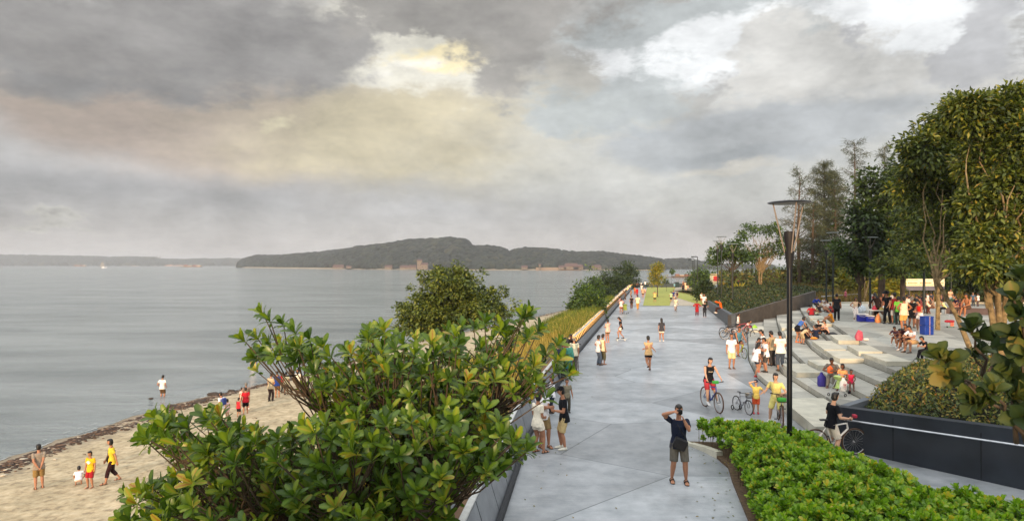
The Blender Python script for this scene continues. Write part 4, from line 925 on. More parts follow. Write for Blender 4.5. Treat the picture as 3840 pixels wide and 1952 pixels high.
# ---- brown green hedge in the dark planter
def hb(x,y):
    q = (x-9.4)*.6+(y-17.6)*.8; dfront = (x-8.81)*(17.34-14.1)+(y-17.34)*(11.35-8.81); dfront /= math.hypot(3.24,2.54)
    dback = (ynear(x)-y)*.8
    return 1.0+min(.85,max(0,dfront-.35)*.55)*min(1,max(.15,(x-9.3)/2.2))+min(.15,max(0,x-10)*.05)+.22*mnoise.noise(Vector((x*.9,y*.9,2))), dfront, dback
def fh():
    while True:
        x = random.uniform(9.3,22); y = random.uniform(9,27); h,df,db = hb(x,y)
        if df < .30 or db < .05 or df > 9: continue
        if db < .7: h -= .35*(1-db/.7)
        if random.random() < .25: h -= random.random()*.3
        if df < .45: h -= random.random()*.3
        return (x,y,h+random.gauss(0,.05))
M_HB = leafmat('planter_leaf',[(0,'#1f2c10'),(.4,'#37471a'),(.75,'#5d6628'),(.94,'#857b33'),(1,'#8a5a2c')],.25,.45)
P = np.array([fh() for _ in range(60000)]); t = thing('hedge','brownish green small leaved hedge filling the dark planter at right','hedge',(13,17,.9))
n=len(P); wp(leaves('foliage',P,norm(rdir(n)+np.array([0,-.3,.1])),norm(rdir(n)*.5+np.array([0,-.5,.8])),.10*(.7+.6*rng.random(n)),T_ELL,M_HB,t),t)
mb = MB()
for i in range(0,n,60): mb.tube([(P[i][0],P[i][1]+.05,.85),tuple(P[i])],[.008,.004],4)
wp(mb.build('stems',M_TWIG,t),t)
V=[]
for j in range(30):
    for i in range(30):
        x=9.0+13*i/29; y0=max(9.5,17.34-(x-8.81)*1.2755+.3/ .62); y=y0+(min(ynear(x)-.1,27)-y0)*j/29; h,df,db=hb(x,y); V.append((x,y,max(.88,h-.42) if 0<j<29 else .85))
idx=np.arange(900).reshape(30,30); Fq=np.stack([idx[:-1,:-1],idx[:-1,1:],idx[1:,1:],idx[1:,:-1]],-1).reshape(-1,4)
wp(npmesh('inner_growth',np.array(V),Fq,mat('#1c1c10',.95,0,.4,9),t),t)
# ---- fiddle leaf figs
M_FIG = leafmat('fig_leaf',[(0,'#16240f'),(.4,'#263714'),(.7,'#414d1c'),(.92,'#626528'),(1,'#7a6a30')],.2,.6)
def fig(label, stems, Y, base):
    base = Vector(base); t = thing('fiddle_leaf_fig', label, 'shrub', base, 0, 'large leaved fig shrubs at right'); mb = MB(); cen=[];axs=[]
    for sx,sy,dy,ax in stems:
        p = at(sx,sy,Y+dy); pts = branch_mb(mb, base+Vector((random.uniform(-.2,.2),0,0)), p, .035,.012,.06); cen.append(p); axs.append(ax)
        q = pts[-2]; 
        if random.random()<.6: cen.append(q+Vector((0,0,.05))); axs.append((random.gauss(ax[0],.6),-.4,.3))
    wp(rosettes('foliage',cen,axs,8,.28,T_FID,M_FIG,t,(.15,1.25),None,.8),t); wp(mb.build('stems',M_BARK,t),t)
fig('large leaved fig shrub with upright cupped leaves in front of the plaza crowd',[(3640,1240,0,(-.1,-.2,1)),(3520,1340,.2,(-.6,-.3,.8)),(3650,1330,.3,(.2,-.5,.5)),(3720,1310,.5,(.7,-.2,.5)),(3560,1410,0,(-.7,-.4,.1))],9.4,at(3700,1500,9.6))
fig('dark large leaved fig shrub cut by the right edge of the view',[(3800,1120,0,(-.3,-.2,.8)),(3850,1200,.3,(-.5,-.2,.5)),(3800,1260,.2,(-.6,-.3,.4)),(3840,1050,.4,(-.2,0,1)),(3860,1330,.0,(-.5,-.2,.2)),(3780,1400,.3,(-.4,-.3,.3))],8.6,at(3900,1600,9.0))
fig('low fig sprig with one pale upright leaf cluster above the dark planter wall',[(3720,1470,0,(-.2,-.4,.8)),(3790,1480,.3,(.4,-.2,.4)),(3660,1500,.2,(-.7,-.2,.2)),(3830,1560,.1,(-.2,-.3,.1))],8.4,at(3860,1660,8.8))
# ================= people
ZN = {'A3':(1800,1400,2.371),'Z1':(2250,1020,6.44),'Z2':(2600,1020,6.44),'Z3':(2100,1150,5.235),'Z4':(2650,1150,4.849),'Z5':(2950,1080,5.453),'Z6':(3180,1050,6.547),
      'Z7':(3380,1050,5.691),'Z8':(3020,1300,5.035),'B4':(1850,1280,4.676),'B8':(880,1280,4.675),'A1':(0,1250,1.865),'A5':(2600,1100,2.181),'Z9':(3340,1200,5.453),'A2':(800,1050,1.451)}
def S_(z, x, y): a = ZN[z]; return a[0]+x/a[2], a[1]+y/a[2]
SKIN = {'m':'#a8765a','l':'#c39679','d':'#6e4630','t':'#a56a45'}
def fab(c): return mat(c, .88, 0, .16, 14.0, .25, 0, .2)
def skinm(k): return mat(SKIN[k], .6, 0, .06, 20.0)
M_HAIR = mat('#14110f', .45, 0, .3, 30.0, .2); M_HAIRG = mat('#6f6a64', .6, 0, .3, 30.0)
PENDING = []
def remesh(o, vox, sm=3):
    r = o.modifiers.new('r','REMESH'); r.mode = 'VOXEL'; r.voxel_size = vox; r.use_smooth_shade = True
    if sm: s = o.modifiers.new('s','SMOOTH'); s.iterations = sm; s.factor = .5
    PENDING.append(o)
def ik(S, T, l1, l2, hint):
    S, T, hint = Vector(S), Vector(T), Vector(hint); d = T-S; L_ = max(.001, d.length)
    if L_ > (l1+l2)*.995: T = S+d*((l1+l2)*.995/L_); d = T-S; L_ = d.length
    a = (l1*l1-l2*l2+L_*L_)/(2*L_); h = math.sqrt(max(0, l1*l1-a*a)); n = d.normalized(); hp = hint-n*hint.dot(n)
    hp = hp.normalized() if hp.length > 1e-4 else Vector((0,1,0)); return S+n*a+hp*h, T
# pose: pelvis z, lean (deg), hands (L,R), feet (L,R), hints ; units of body height, +Y forward, +X right
POSES = {
 'stand': dict(pz=.515, lean=2, hl=(-.15,.03,.44), hr=(.15,.03,.44), fl=(-.06,.0,0), fr=(.065,.02,0)),
 'ease':  dict(pz=.512, lean=2, hl=(-.15,.04,.45), hr=(.15,.02,.44), fl=(-.05,-.01,0), fr=(.09,.07,0), side=.02),
 'walk':  dict(pz=.505, lean=4, hl=(-.15,-.08,.45), hr=(.15,.12,.46), fl=(-.045,.13,0), fr=(.045,-.15,.03)),
 'walk2': dict(pz=.505, lean=4, hl=(-.15,.12,.46), hr=(.15,-.08,.45), fl=(-.045,-.15,.03), fr=(.045,.13,0)),
 'run':   dict(pz=.51, lean=8, hl=(-.14,.05,.60), hr=(.16,-.10,.58), fl=(-.05,-.22,.12), fr=(.05,.05,0), eh=(-.6,-1,-.3)),
 'hips':  dict(pz=.513, lean=0, hl=(-.10,.05,.57), hr=(.10,.05,.57), fl=(-.06,0,0), fr=(.07,.03,0), eh=(1,-.5,0)),
 'arms':  dict(pz=.513, lean=1, hl=(.06,.12,.66), hr=(-.06,.13,.64), fl=(-.06,0,0), fr=(.07,.03,0), eh=(.7,-.2,-1)),
 'front': dict(pz=.513, lean=5, hl=(-.03,.17,.62), hr=(.04,.18,.63), fl=(-.06,0,0), fr=(.07,.03,0), eh=(.6,-.4,-1), look=-25),
 'photo': dict(pz=.512, lean=-3, hl=(-.035,.15,.865), hr=(.05,.13,.90), fl=(-.085,.03,0), fr=(.085,-.02,0), eh=(1,.25,-.35)),
 'back':  dict(pz=.515, lean=5, hl=(-.02,-.11,.5), hr=(.02,-.12,.49), fl=(-.06,0,0), fr=(.07,.03,0), eh=(1,-.8,0)),
 'head':  dict(pz=.515, lean=0, hl=(-.10,.05,.57), hr=(.04,.06,.97), fl=(-.06,0,0), fr=(.07,.02,0), eh=(1,.1,.1)),
 'bend':  dict(pz=.50, lean=52, hl=(-.08,.42,.34), hr=(.08,.44,.32), fl=(-.06,0,0), fr=(.06,.05,0), eh=(.3,-1,0), look=10),
 'lean':  dict(pz=.50, lean=38, hl=(-.08,.36,.50), hr=(.08,.36,.50), fl=(-.06,-.02,0), fr=(.06,.06,0), eh=(1,-.5,.3)),
 'reach': dict(pz=.51, lean=18, hl=(-.10,.34,.48), hr=(.15,.05,.45), fl=(-.06,0,0), fr=(.07,.06,0), eh=(.5,-1,-.3), look=-25),
 'sit':   dict(pz=.30, lean=14, hl=(-.07,.27,.34), hr=(.07,.25,.33), fl=(-.07,.27,0), fr=(.07,.30,0), eh=(.8,-.6,-.4)),
 'sit2':  dict(pz=.30, lean=30, hl=(-.04,.32,.42), hr=(.05,.30,.38), fl=(-.07,.24,0), fr=(.08,.27,0), eh=(1,-.2,-.3), look=-15),
 'floor': dict(pz=.075, lean=12, hl=(-.10,.26,.2), hr=(.10,.25,.2), fl=(-.10,.30,0), fr=(.09,.34,0), eh=(1,-.4,-.2), kh=(0,.2,1)),
 'cross': dict(pz=.075, lean=16, hl=(-.08,.2,.15), hr=(.09,.2,.15), fl=(.10,.20,0), fr=(-.10,.17,0), eh=(1,-.4,-.2), kh=(1,.3,.35), look=-20),
 'squat': dict(pz=.19, lean=38, hl=(-.12,.32,.12), hr=(.12,.30,.14), fl=(-.08,.06,0), fr=(.08,.08,0), eh=(1,-.3,.2), kh=(0,.8,.8), look=-10),
 'bike':  dict(pz=.0, lean=16, hl=(0,0,0), hr=(0,0,0), fl=(0,0,0), fr=(0,0,0), eh=(.7,-.5,-.6)),
 'skate': dict(pz=.50, lean=8, hl=(-.12,.12,.47), hr=(.12,.08,.46), fl=(-.05,.12,.03), fr=(.05,-.12,.03), look=-30),
 'legup': dict(pz=.50, lean=14, hl=(-.07,.16,.52), hr=(.1,.14,.48), fl=(-.03,.14,.10), fr=(.02,-.02,0), look=-15),
 'point': dict(pz=.30, lean=6, hl=(-.06,.42,.72), hr=(.03,.40,.66), fl=(-.07,.24,0), fr=(.06,.27,.02), eh=(.4,-.3,-1)),
 'wade':  dict(pz=.515, lean=3, hl=(-.14,.06,.52), hr=(.14,.05,.5), fl=(-.06,0,0), fr=(.065,.02,0), look=-15),
}
class SK: pass
def skeleton(h, ps, yaw=0):
    k = SK(); k.h = h; u = lambda v: Vector(v)*h
    pz = ps['pz']; lean = math.radians(ps.get('lean',0)); k.P = u((ps.get('side',0), ps.get('py',0), pz)); R = Matrix.Rotation(-lean, 3, 'X'); k.R = R
    T = lambda v: k.P+R@(Vector(v)*h)
    k.T = T; k.neck = T((0,-.005,.30)); k.hipz = T((0,0,-.02))
    look = math.radians(ps.get('look',-5)); RH = Matrix.Rotation(math.radians(yaw),3,'Z')@Matrix.Rotation(-lean*.35+look,3,'X'); k.RH = RH
    k.headc = k.neck+R@Vector((0,.012*h,.045*h))+RH@Vector((0,.006*h,.068*h))
    k.arm = []; k.leg = []
    for s, hk, fk in ((-1,'hl','fl'),(1,'hr','fr')):
        sh = T((s*.102,-.005,.268)); eh = ps.get('ehl',ps.get('eh',(.5,-1,-.1))) if s < 0 else ps.get('eh',(.5,-1,-.1)); el_, ha = ik(sh, u(ps[hk]), .17*h, .165*h, (eh[0]*s, eh[1], eh[2]))
        k.arm.append((sh, el_, ha))
        hp = T((s*.052,0,-.012)); kh = ps.get('kh',(0,1,.15)); ft = u(ps[fk])+Vector((0,0,.042*h)); kn, an = ik(hp, ft, .245*h, .225*h, (kh[0]*s, kh[1], kh[2]))
        k.leg.append((hp, kn, an))
    return k
def seg(mb, a, b, rs, n=10, flat=1.0):
    """tapered limb from a to b with radii rs"""
    a, b = Vector(a), Vector(b); d = (b-a).normalized(); u = Vector((0,1,0)) if abs(d.y) < .8 else Vector((0,0,1)); u = (u-d*u.dot(d)).normalized(); v = d.cross(u); m = len(rs)-1
    mb.loft([(a.lerp(b,i/m), u*r, v*r*flat) for i, r in enumerate(rs)], n)
def hand(mb, el_, ha, s, h, k, curl=.5, fine=True):
    d = (ha-el_).normalized(); inn = Vector((-s,0,0)); inn = (inn-d*inn.dot(d)).normalized(); w = d.cross(inn); w = w if w.y > 0 else -w    # w: thumb side
    wr = ha-d*.03*h
    mb.loft([(wr, inn*.010*h, w*.016*h),(wr+d*.025*h, inn*.010*h, w*.024*h),(wr+d*.055*h, inn*.009*h, w*.025*h)], 8)
    if not fine:
        mb.loft([(wr+d*.05*h, inn*.009*h, w*.023*h),(wr+d*.075*h+inn*.01*h, inn*.008*h, w*.021*h),(wr+d*.09*h+inn*.028*h, inn*.006*h, w*.016*h)], 8)
    else:
        for i, L_ in enumerate((.036,.043,.046,.040)):
            o = wr+d*.052*h+w*(-.019+.0128*i)*h; c = curl*(1.15-.12*i)
            p1 = o+(d*math.cos(c*.5)+inn*math.sin(c*.5))*L_*h*.5; p2 = p1+(d*math.cos(c*1.3)+inn*math.sin(c*1.3))*L_*h*.32; p3 = p2+(d*math.cos(c*2)+inn*math.sin(c*2))*L_*h*.26
            mb.tube([o-d*.006*h,p1,p2,p3], [.0058*h,.0054*h,.005*h,.0042*h], 6)
    tb = wr+d*.016*h+w*.018*h; mb.tube([tb, tb+d*.018*h+w*.013*h, tb+d*.036*h+w*.015*h+inn*.008*h], [.0075*h,.0065*h,.005*h], 6)
def torso_rings(k, g=0.0, z0=-.05, z1=.30, fem=False, heavy=1.0):
    h = k.h; prof = [(-.07,.070,.052),(-.03,.094,.064),(.02,.092,.060),(.08,.079,.052) if fem else (.08,.084,.056),(.14,.082,.055) if fem else (.14,.091,.060),(.20,.094,.064),(.25,.098,.056),(.282,.078,.044),(.305,.036,.032)]
    out = []
    for z, a, b in prof:
        if z < z0-.001 or z > z1+.001: continue
        hv = heavy if z < .2 else (1+heavy)/2
        out.append((k.T((0,-.004+(.008 if .12 < z < .24 else 0)+(heavy-1)*.05, z)), k.R@Vector(((a*hv+g)*h,0,0)), k.R@Vector((0,(b*hv+g)*h,0))))
    return out
def foot(mb, kn, an, h, g=1.0, lift=0):
    f = Vector((0,1,0)); f = Vector((f.x,f.y,-min(.6, max(0, lift)*2))).normalized(); up = Vector((0,0,1)); x = Vector((1,0,0)); z0 = an-Vector((0,0,.022*h))
    mb.loft([(z0-f*.03*h, x*.019*h*g, up*.018*h*g),(z0+f*.0*h, x*.023*h*g, up*.024*h*g),(z0+f*.05*h-up*.004*h, x*.025*h*g, up*.018*h*g),(z0+f*.09*h-up*.009*h, x*.027*h*g, up*.012*h*g),(z0+f*.112*h-up*.011*h, x*.019*h*g, up*.009*h*g)], 9)
NP = [0]
def person(label, pos, h, face, pose='stand', skin='m', hair='short', top='t#ffffff', bot='s#333333', shoe='#2a2623', hat=None, fem=False, heavy=1.0, yaw=0, group=None, ps=None, hairm=None, par=None):
    """face: compass direction the person looks, 0 = away from the camera, 90 = to the right"""
    NP[0] += 1
    P = dict(POSES[pose]); 
    if ps: P.update(ps)
    Y = pos[1]; vox = max(.0085, min(.034, Y*.00052)); near = Y < 21; far = Y > 58
    k = skeleton(h, P, yaw); t = thing('person', label, 'person', pos, -math.radians(face), group)
    tk, tc_ = top[0], top[1:]; bk, bc = bot[0], bot[1:]
    mb = MB(); mb.loft(torso_rings(k, -.004 if tk != 'n' else 0, fem=fem, heavy=heavy), 14)
    mb.tube([k.neck-k.R@Vector((0,0,.02*h)), k.headc-k.RH@Vector((0,.012*h,.03*h))], [.034*h,.029*h], 9)
    # head with jaw, nose, ears
    hq = h*(1+max(0,1.55-h)*.38)*(1.04 if h > 1.5 else 1); H_ = lambda v: k.headc+Vector((0,0,(hq-h)*.06))+k.RH@(Vector(v)*hq)
    hx = lambda a: k.RH@Vector((a*hq,0,0)); hy = lambda a: k.RH@Vector((0,a*hq,0))
    mb.loft([(H_((0,.016,-.060)),hx(.015),hy(.014)),(H_((0,.010,-.048)),hx(.028),hy(.030)),(H_((0,.002,-.025)),hx(.038),hy(.044)),(H_((0,0,.005)),hx(.043),hy(.051)),(H_((0,-.002,.032)),hx(.041),hy(.050)),(H_((0,-.003,.052)),hx(.029),hy(.036)),(H_((0,-.004,.062)),hx(.010),hy(.014))], 12)
    if not far:
        mb.loft([(H_((0,.048,.008)),hx(.004),hy(.004)),(H_((0,.057,-.012)),hx(.008),hy(.009)),(H_((0,.050,-.018)),hx(.006),hy(.006))], 6)
        for s in (-1,1): mb.ball(H_((s*.043,-.004,-.003)), (.006*h,.010*h,.015*h), 6, 5)
    ar = .024 if fem else .028
    for (sh, e, ha), s in zip(k.arm, (-1,1)):
        seg(mb, sh, e, [ar*1.12*h, ar*1.05*h, ar*.82*h]); seg(mb, e, ha-(ha-e).normalized()*.025*h, [ar*.84*h, ar*.86*h, ar*.55*h]); mb.ball(sh, ar*1.12*h, 8, 6); mb.ball(e, ar*.83*h, 8, 6)
        hand(mb, e, ha, s, h, k, P.get('curl',.45), near)
    for hp, kn, an in k.leg:
        seg(mb, hp, kn, [.056*h,.055*h,.046*h,.036*h]); mb.ball(hp, .055*h, 9, 6); mb.ball(kn, .036*h, 8, 6)
        c = kn.lerp(an,.3)-Vector((0,.006*h,0)); mb.loft([(kn, Vector((.034*h,0,0)), Vector((0,.034*h,0))) if abs((kn-an).normalized().z) > .5 else (kn, Vector((.034*h,0,0)), Vector((0,0,.034*h))),
             (c, Vector((.035*h,0,0)), Vector((0,.038*h,0)) if abs((kn-an).normalized().z) > .5 else Vector((0,0,.036*h))), (an, Vector((.018*h,0,0)), Vector((0,.020*h,0)) if abs((kn-an).normalized().z) > .5 else Vector((0,0,.02*h)))], 9)
        foot(mb, kn, an, h, 1, an.z/h-.05)
    o = mb.build('body', skinm(skin), t, smooth=False); remesh(o, vox, 2)
    # clothes
    if tk != 'n':
        mb = MB(); z0 = {'t':-.07,'v':-.05,'l':-.07,'d':-.07,'w':.03,'k':-.07}[tk]
        rings = torso_rings(k, .005, z0, .2825, fem, heavy)
        low = [(k.T((0,-.002,z)), k.R@Vector((a*heavy*h,0,0)), k.R@Vector((0,b_*heavy*h,0))) for z,a,b_ in ((-.075,.121,.088),(-.03,.117,.084),(.02,.107,.076))]
        if tk in 'tlvk': rings = (low if P['pz'] > .2 and P.get('lean',0) < 30 else low[1:])+[r_ for r_ in torso_rings(k, .006, .08, .2825, fem, heavy)]
        elif tk == 'd': rings = low+[r_ for r_ in torso_rings(k, .006, .08, .2825, fem, heavy)]
        mb.loft(rings, 14)
        if tk != 'v' or True:
            fr = {'t':.62,'v':.12,'l':1,'d':.3,'w':.12,'k':1}[tk]
            for (sh, e, ha) in k.arm:
                r = ar*h; mb.ball(sh, r*(1.22 if tk not in 'vw' else 1.15), 8, 6)
                if fr > .2:
                    seg(mb, sh, sh.lerp(e, min(1,fr)), [r*1.24, r*1.26, r*1.36])
                if tk in 'lk': seg(mb, e, e.lerp(ha,.8), [r*1.35, r*1.2, r*1.05]); mb.ball(e, r*1.4, 8, 6)
        if tk in 'dk':   # dress or long tunic: skirt part
            L_ = .20 if tk == 'd' else .26; a = k.T((0,0,0)); dn = Vector((0,0,-1))
            kc = (k.leg[0][1]+k.leg[1][1])/2
            mb.loft([(a, k.R@Vector((.10*h,0,0)), k.R@Vector((0,.075*h,0))),(a.lerp(kc,.5), Vector((.115*h,0,0)), Vector((0,.09*h,.0))),(a.lerp(kc,.98 if tk=='k' else .75), Vector((.12*h,0,0)), Vector((0,.10*h,0)))], 14)
        o = mb.build('shirt' if tk != 'd' else 'dress', fab(tc_), t, smooth=False); remesh(o, vox, 2)
    if bk != 'n' and tk != 'd':
        mb = MB(); rings = torso_rings(k, .006, -.07, .02, fem, heavy)+torso_rings(k, .000 if tk not in 'wn' else .006, .08, .08, fem, heavy); mb.loft(rings, 12)
        if bk == 'k':
            kc = (k.leg[0][1]+k.leg[1][1])/2; a = k.T((0,0,-.02))
            mb.loft([(a, Vector((.10*h,0,0)), Vector((0,.075*h,0))),(a.lerp(kc,.8), Vector((.115*h,0,0)), Vector((0,.10*h,0)))], 14)
        else:
            for hp, kn, an in k.leg:
                w_ = .062 if bk != 'h' else .058
                if bk == 'h': seg(mb, hp, hp.lerp(kn,.48), [.064*h,.063*h,.064*h])
                elif bk == 's': seg(mb, hp, hp.lerp(kn,.93), [.061*h,.060*h,.056*h,.054*h])
                else:
                    seg(mb, hp, kn, [.062*h,.060*h,.050*h,.044*h]); mb.ball(kn, .044*h, 8, 6); e_ = {'c':.55,'p':.96}[bk]; seg(mb, kn, kn.lerp(an,e_), [.044*h,.044*h,.040*h])
                mb.ball(hp, .058*h, 9, 6)
        o = mb.build({'k':'skirt','p':'trousers'}.get(bk,'shorts'), fab(bc), t, smooth=False); remesh(o, vox, 2)
    # hair / hat
    mb = MB(); RR = k.RH
    hm_ = hairm or M_HAIR
    if hair != 'none':
        mb.ball(H_((0,-.014,.010)), (.0485*hq,.0505*hq,.057*hq), 14, 9, RR); mb.ball(H_((0,-.024,-.020)), (.0475*hq,.040*hq,.050*hq), 12, 8, RR)
        mb.ball(H_((0,.012,.038)), (.040*hq,.040*hq,.028*hq), 12, 7, RR)
        if hair in ('bob','long','pony'): mb.ball(H_((0,-.014,-.012)), (.0505*hq,.048*hq,.058*hq), 12, 8, RR)
        if hair == 'bob': mb.loft([(H_((0,-.016,.01)),hx(.052),hy(.046)),(H_((0,-.014,-.05)),hx(.056),hy(.042)),(H_((0,-.012,-.072)),hx(.045),hy(.032))],12)
        if hair == 'long': mb.loft([(H_((0,-.018,.01)),hx(.050),hy(.044)),(H_((0,-.028,-.06)),hx(.052),hy(.030)),(H_((0,-.05,-.12)),hx(.046),hy(.020)),(H_((0,-.056,-.165)),hx(.028),hy(.012))],12)
        if hair == 'pony': mb.tube([H_((0,-.055,.02)),H_((0,-.085,-.01)),H_((0,-.085,-.07)),H_((0,-.08,-.12))],[.015*h,.022*h,.02*h,.008*h],8)
        o = mb.build('hair', hm_, t, smooth=False); remesh(o, max(vox*.85,.007), 2)
    if hat:
        mb = MB(); st = Matrix.Identity(3)
        if hat[0] == 'c': mb.loft([(H_((0,-.006,.02)),hx(.052),hy(.059)),(H_((0,-.006,.045)),hx(.047),hy(.054)),(H_((0,-.006,.066)),hx(.028),hy(.032)),(H_((0,-.006,.071)),hx(.008),hy(.01))],14); mb.loft([(H_((0,.05,.020)),hx(.040),k.RH@Vector((0,.004*h,.003*h))),(H_((0,.092,.012)),hx(.030),k.RH@Vector((0,.003*h,.003*h)))],10)
        else: mb.loft([(H_((0,0,.028)),hx(.088),hy(.088)),(H_((0,0,.034)),hx(.086),hy(.086)),(H_((0,0,.036)),hx(.05),hy(.055)),(H_((0,0,.075)),hx(.04),hy(.045))],14)
        mb.build('cap' if hat[0]=='c' else 'hat', fab(hat[1:]), t)
    if shoe != 'n' and not far:
        for hp, kn, an in k.leg:
            mb = MB()
            if shoe[0] == 'f':   # sandal or flip flop: sole and straps
                z = an-Vector((0,0,.040*h)); mb.loft([(z-Vector((0,.035*h,0)), Vector((.020*h,0,0)), Vector((0,0,.007*h))),(z+Vector((0,.03*h,0)), Vector((.024*h,0,0)), Vector((0,0,.006*h))),(z+Vector((0,.095*h,0)), Vector((.029*h,0,0)), Vector((0,0,.006*h))),(z+Vector((0,.118*h,0)), Vector((.018*h,0,0)), Vector((0,0,.006*h)))],10)
                for yy_ in (.0,.06): mb.torus(z+Vector((0,yy_*h,.016*h)), .026*h, .006*h, (0,1,.25), 14, 5)
                o = mb.build('sandal', mat(shoe[1:],.7), t)
            else:
                foot(mb, kn, an, h, 1.22, an.z/h-.05); seg(mb, an-Vector((0,0,.02*h)), an+Vector((0,0,.006*h)), [.026*h,.025*h]); z = an-Vector((0,0,.034*h))
                o = mb.build('shoe', mat(shoe,.6), t, smooth=False); remesh(o, max(vox*.8,.008), 1)
    if Y < 46 and 65 < (face % 360) < 295:   # eyes, brows, mouth
        for s in (-1,1):
            MB().ball(H_((s*.017,.0445,.004)), (.0052*h,.004*h,.0028*h), 8, 6, RR).build('eye', mat('#1c1512',.25), t)
            MB().ball(H_((s*.017,.0455,.014)), (.009*h,.004*h,.0012*h), 8, 5, RR).build('eyebrow', M_HAIR, t)
        MB().ball(H_((0,.0440,-.031)), (.012*h,.005*h,.0032*h), 8, 6, RR).build('mouth', mat('#8c4a40',.5), t)
    t['_k'] = 0; del t['_k']
    return t, k
def ztop(pose, ps=None):
    P = dict(POSES[pose]); 
    if ps: P.update(ps)
    k = skeleton(1.0, P); return (k.headc.z+.068)
def pp(zone, x, yt, yf, face, pose, top, bot, label, hair='short', shoe='#2b2724', z=None, dz=0, lo=0.0, hmin=None, **kw):
    """place a person from head-top and foot rows; z: height of the surface stood on; lo: lowest body point"""
    sx, s0 = S_(zone, x, yt); _, s1 = S_(zone, x, yf)
    pos = onz(sx, s1, z) if z is not None else hit(sx, s1)
    hpx = (s1-s0)/F*pos.y; h = hpx/ztop(pose, kw.get('ps'))
    h = h*.985
    kw.setdefault('skin','m')
    return person(label, (pos.x, pos.y, pos.z+dz), h, face, pose, hair=hair, top=top, bot=bot, shoe=shoe, **kw)
WH='#e6e2dc'; CRM='#e0cfa8'; BLK='#17171b'; NAVY='#1d2438'; KH='#a8895e'; 
def bagstrap(t, k, h, side=1, c='#16161a', size=(.26,.10,.22), name='shoulder_bag', low=.50):
    T=k.T; mb=MB(); pts=[T((-side*.06,.0,.295)),T((-side*.02,.068,.22)),T((side*.05,.074,.10)),T((side*.10,.07,.0))]
    mb.tube(pts,.011,6); pb=[T((-side*.06,.0,.295)),T((-side*.01,-.068,.20)),T((side*.06,-.068,.08)),T((side*.105,.0,.0))]; mb.tube(pb,.011,6)
    mb.build('strap', mat(c,.7), t)
# --- nearest people
t,k = pp('A3',1768,262,968,186,'photo','t#1e2436','s#5d5a52','man in navy tee photographing, black bag at his hip','short','f#1d1714',fem=False,curl=1.0) if False else pp('A3',1768,262,962,186,'photo','t#1e2436','s#5d5a52','man in navy tee raising a camera with both hands','short','f#1d1714',z=0,skin='m',ps=dict(curl=1.1,eh=(1,.2,.15),ehl=(.35,.5,-1),hl=(-.03,.15,.85),hr=(.055,.12,.93),lean=-2))
h=k.h; bagstrap(t,k,h,-1)
mb=MB(); c=k.T((.0,.10,.0)); RB=Matrix.Rotation(math.radians(-24),3,'Y'); mb.box((0,0,0),(.30,.13,.25)); mb.v=[tuple(c+RB@Vector(v)) for v in mb.v]; b=mb.build('shoulder_bag',mat('#131316',.6,0,.2,20,.2),None,bevel=.03); 
tag(b,'black shoulder bag hanging in front of the man with the camera','bag'); b.location=t.location; b.rotation_euler=t.rotation_euler
cpos=k.headc+Vector((.01*h,.115*h,.0)); mb=MB(); mb.box(cpos,(.13,.06,.09)); mb.box(cpos+Vector((0,0,.055)),(.05,.05,.03)); mb2=MB(); mb2.tube([cpos+Vector((0,.02,0)),cpos+Vector((0,.13,0))],[.038,.042],14)
ct=thing('camera','black camera held to the eye by the man in navy','camera',t.location,t.rotation_euler.z); mb.build('camera_body',mat('#101012',.4),ct,bevel=.008); mb2.build('lens',mat('#0c0c0e',.2),ct)
pp('A3',748,105,668,262,'front','t#15161b','s#bfa878','man in black tee and black cap, khaki shorts, facing the leaning couple','short','#d8d4c4',hat='c#121216',z=0,ps=dict(hr=(.15,.02,.45),look=-12))
pp('A3',505,155,700,50,'ease','t#e9e0cc','h#e6dccb','woman in cream blouse and white shorts with bobbed black hair by the parapet','bob','f#2a211c',fem=True,z=0,yaw=-25,ps=dict(hl=(-.05,.16,.55),hr=(.05,.15,.56)))
pp('A3',560,92,640,150,'arms','t#e8e8ea','s#8f7a55','man in white v neck and khaki shorts leaning on the parapet','short','f#5a4030',z=0,ps=dict(pz=.50,lean=-6,fl=(-.03,.12,0),fr=(.09,.05,0)))
pp('B4',1035,600,1250,255,'arms','t#e8e6ea','p#232a3a','person in white tee and dark jeans partly hidden by leaves','short','#3a3330',z=0)
pp('B4',1300,640,1240,170,'ease','t#7d7562','p#4a463c','person in olive tee with black strap behind the capped man','short',z=0)
pp('B4',1180,-5,700,345,'front','t#1c2538','p#2b2a30','man in navy tee looking over the glowing parapet',z=0,skin='d',ps=dict(lean=14))
pp('B4',1300,-40,650,0,'stand','k#3f8077','p#252b3e','man in long teal tunic seen from behind',z=0,skin='d')
pp('Z3',265,572,1255,0,'ease','t#dcd3b4','p#6a655c','old man in cream shirt and tan cap seen from behind','short','#3a302a',hat='c#c2a46a',z=0,hairm=M_HAIRG)
wk=onz(*S_('Z3',362,1240),0); tag(MB().tube([(wk.x-.03,wk.y,.92),(wk.x,wk.y,0)],.014,8).build('walking_stick',mat('#5a3d26',.5)),'brown walking stick beside the old man in cream','walking stick')
pp('Z3',250,508,1080,200,'lean','l#1a181b','p#22222a','man in black leaning over the start of the glowing rail',z=0,skin='d')
pp('Z3',82,588,1190,70,'stand','t#6e2630','p#2c2a2c','man in maroon shirt between the navy and teal ones',z=0,skin='d')
pp('Z3',752,540,1142,75,'hips','t#e5ddd8','p#5b6470','woman in white tee and grey jeans with hands at her waist','bob','#5a4a40',fem=True)
pp('Z3',832,518,1128,60,'stand','v#e8d4ab','c#6b6347','woman in cream top and olive capris behind the one in jeans','short','n',fem=True)
pp('Z3',940,225,697,330,'arms','t#e9b6a0','h#6a5c3d','woman in long pink tee standing beside the parapet','bob','#d79a8c',fem=True)
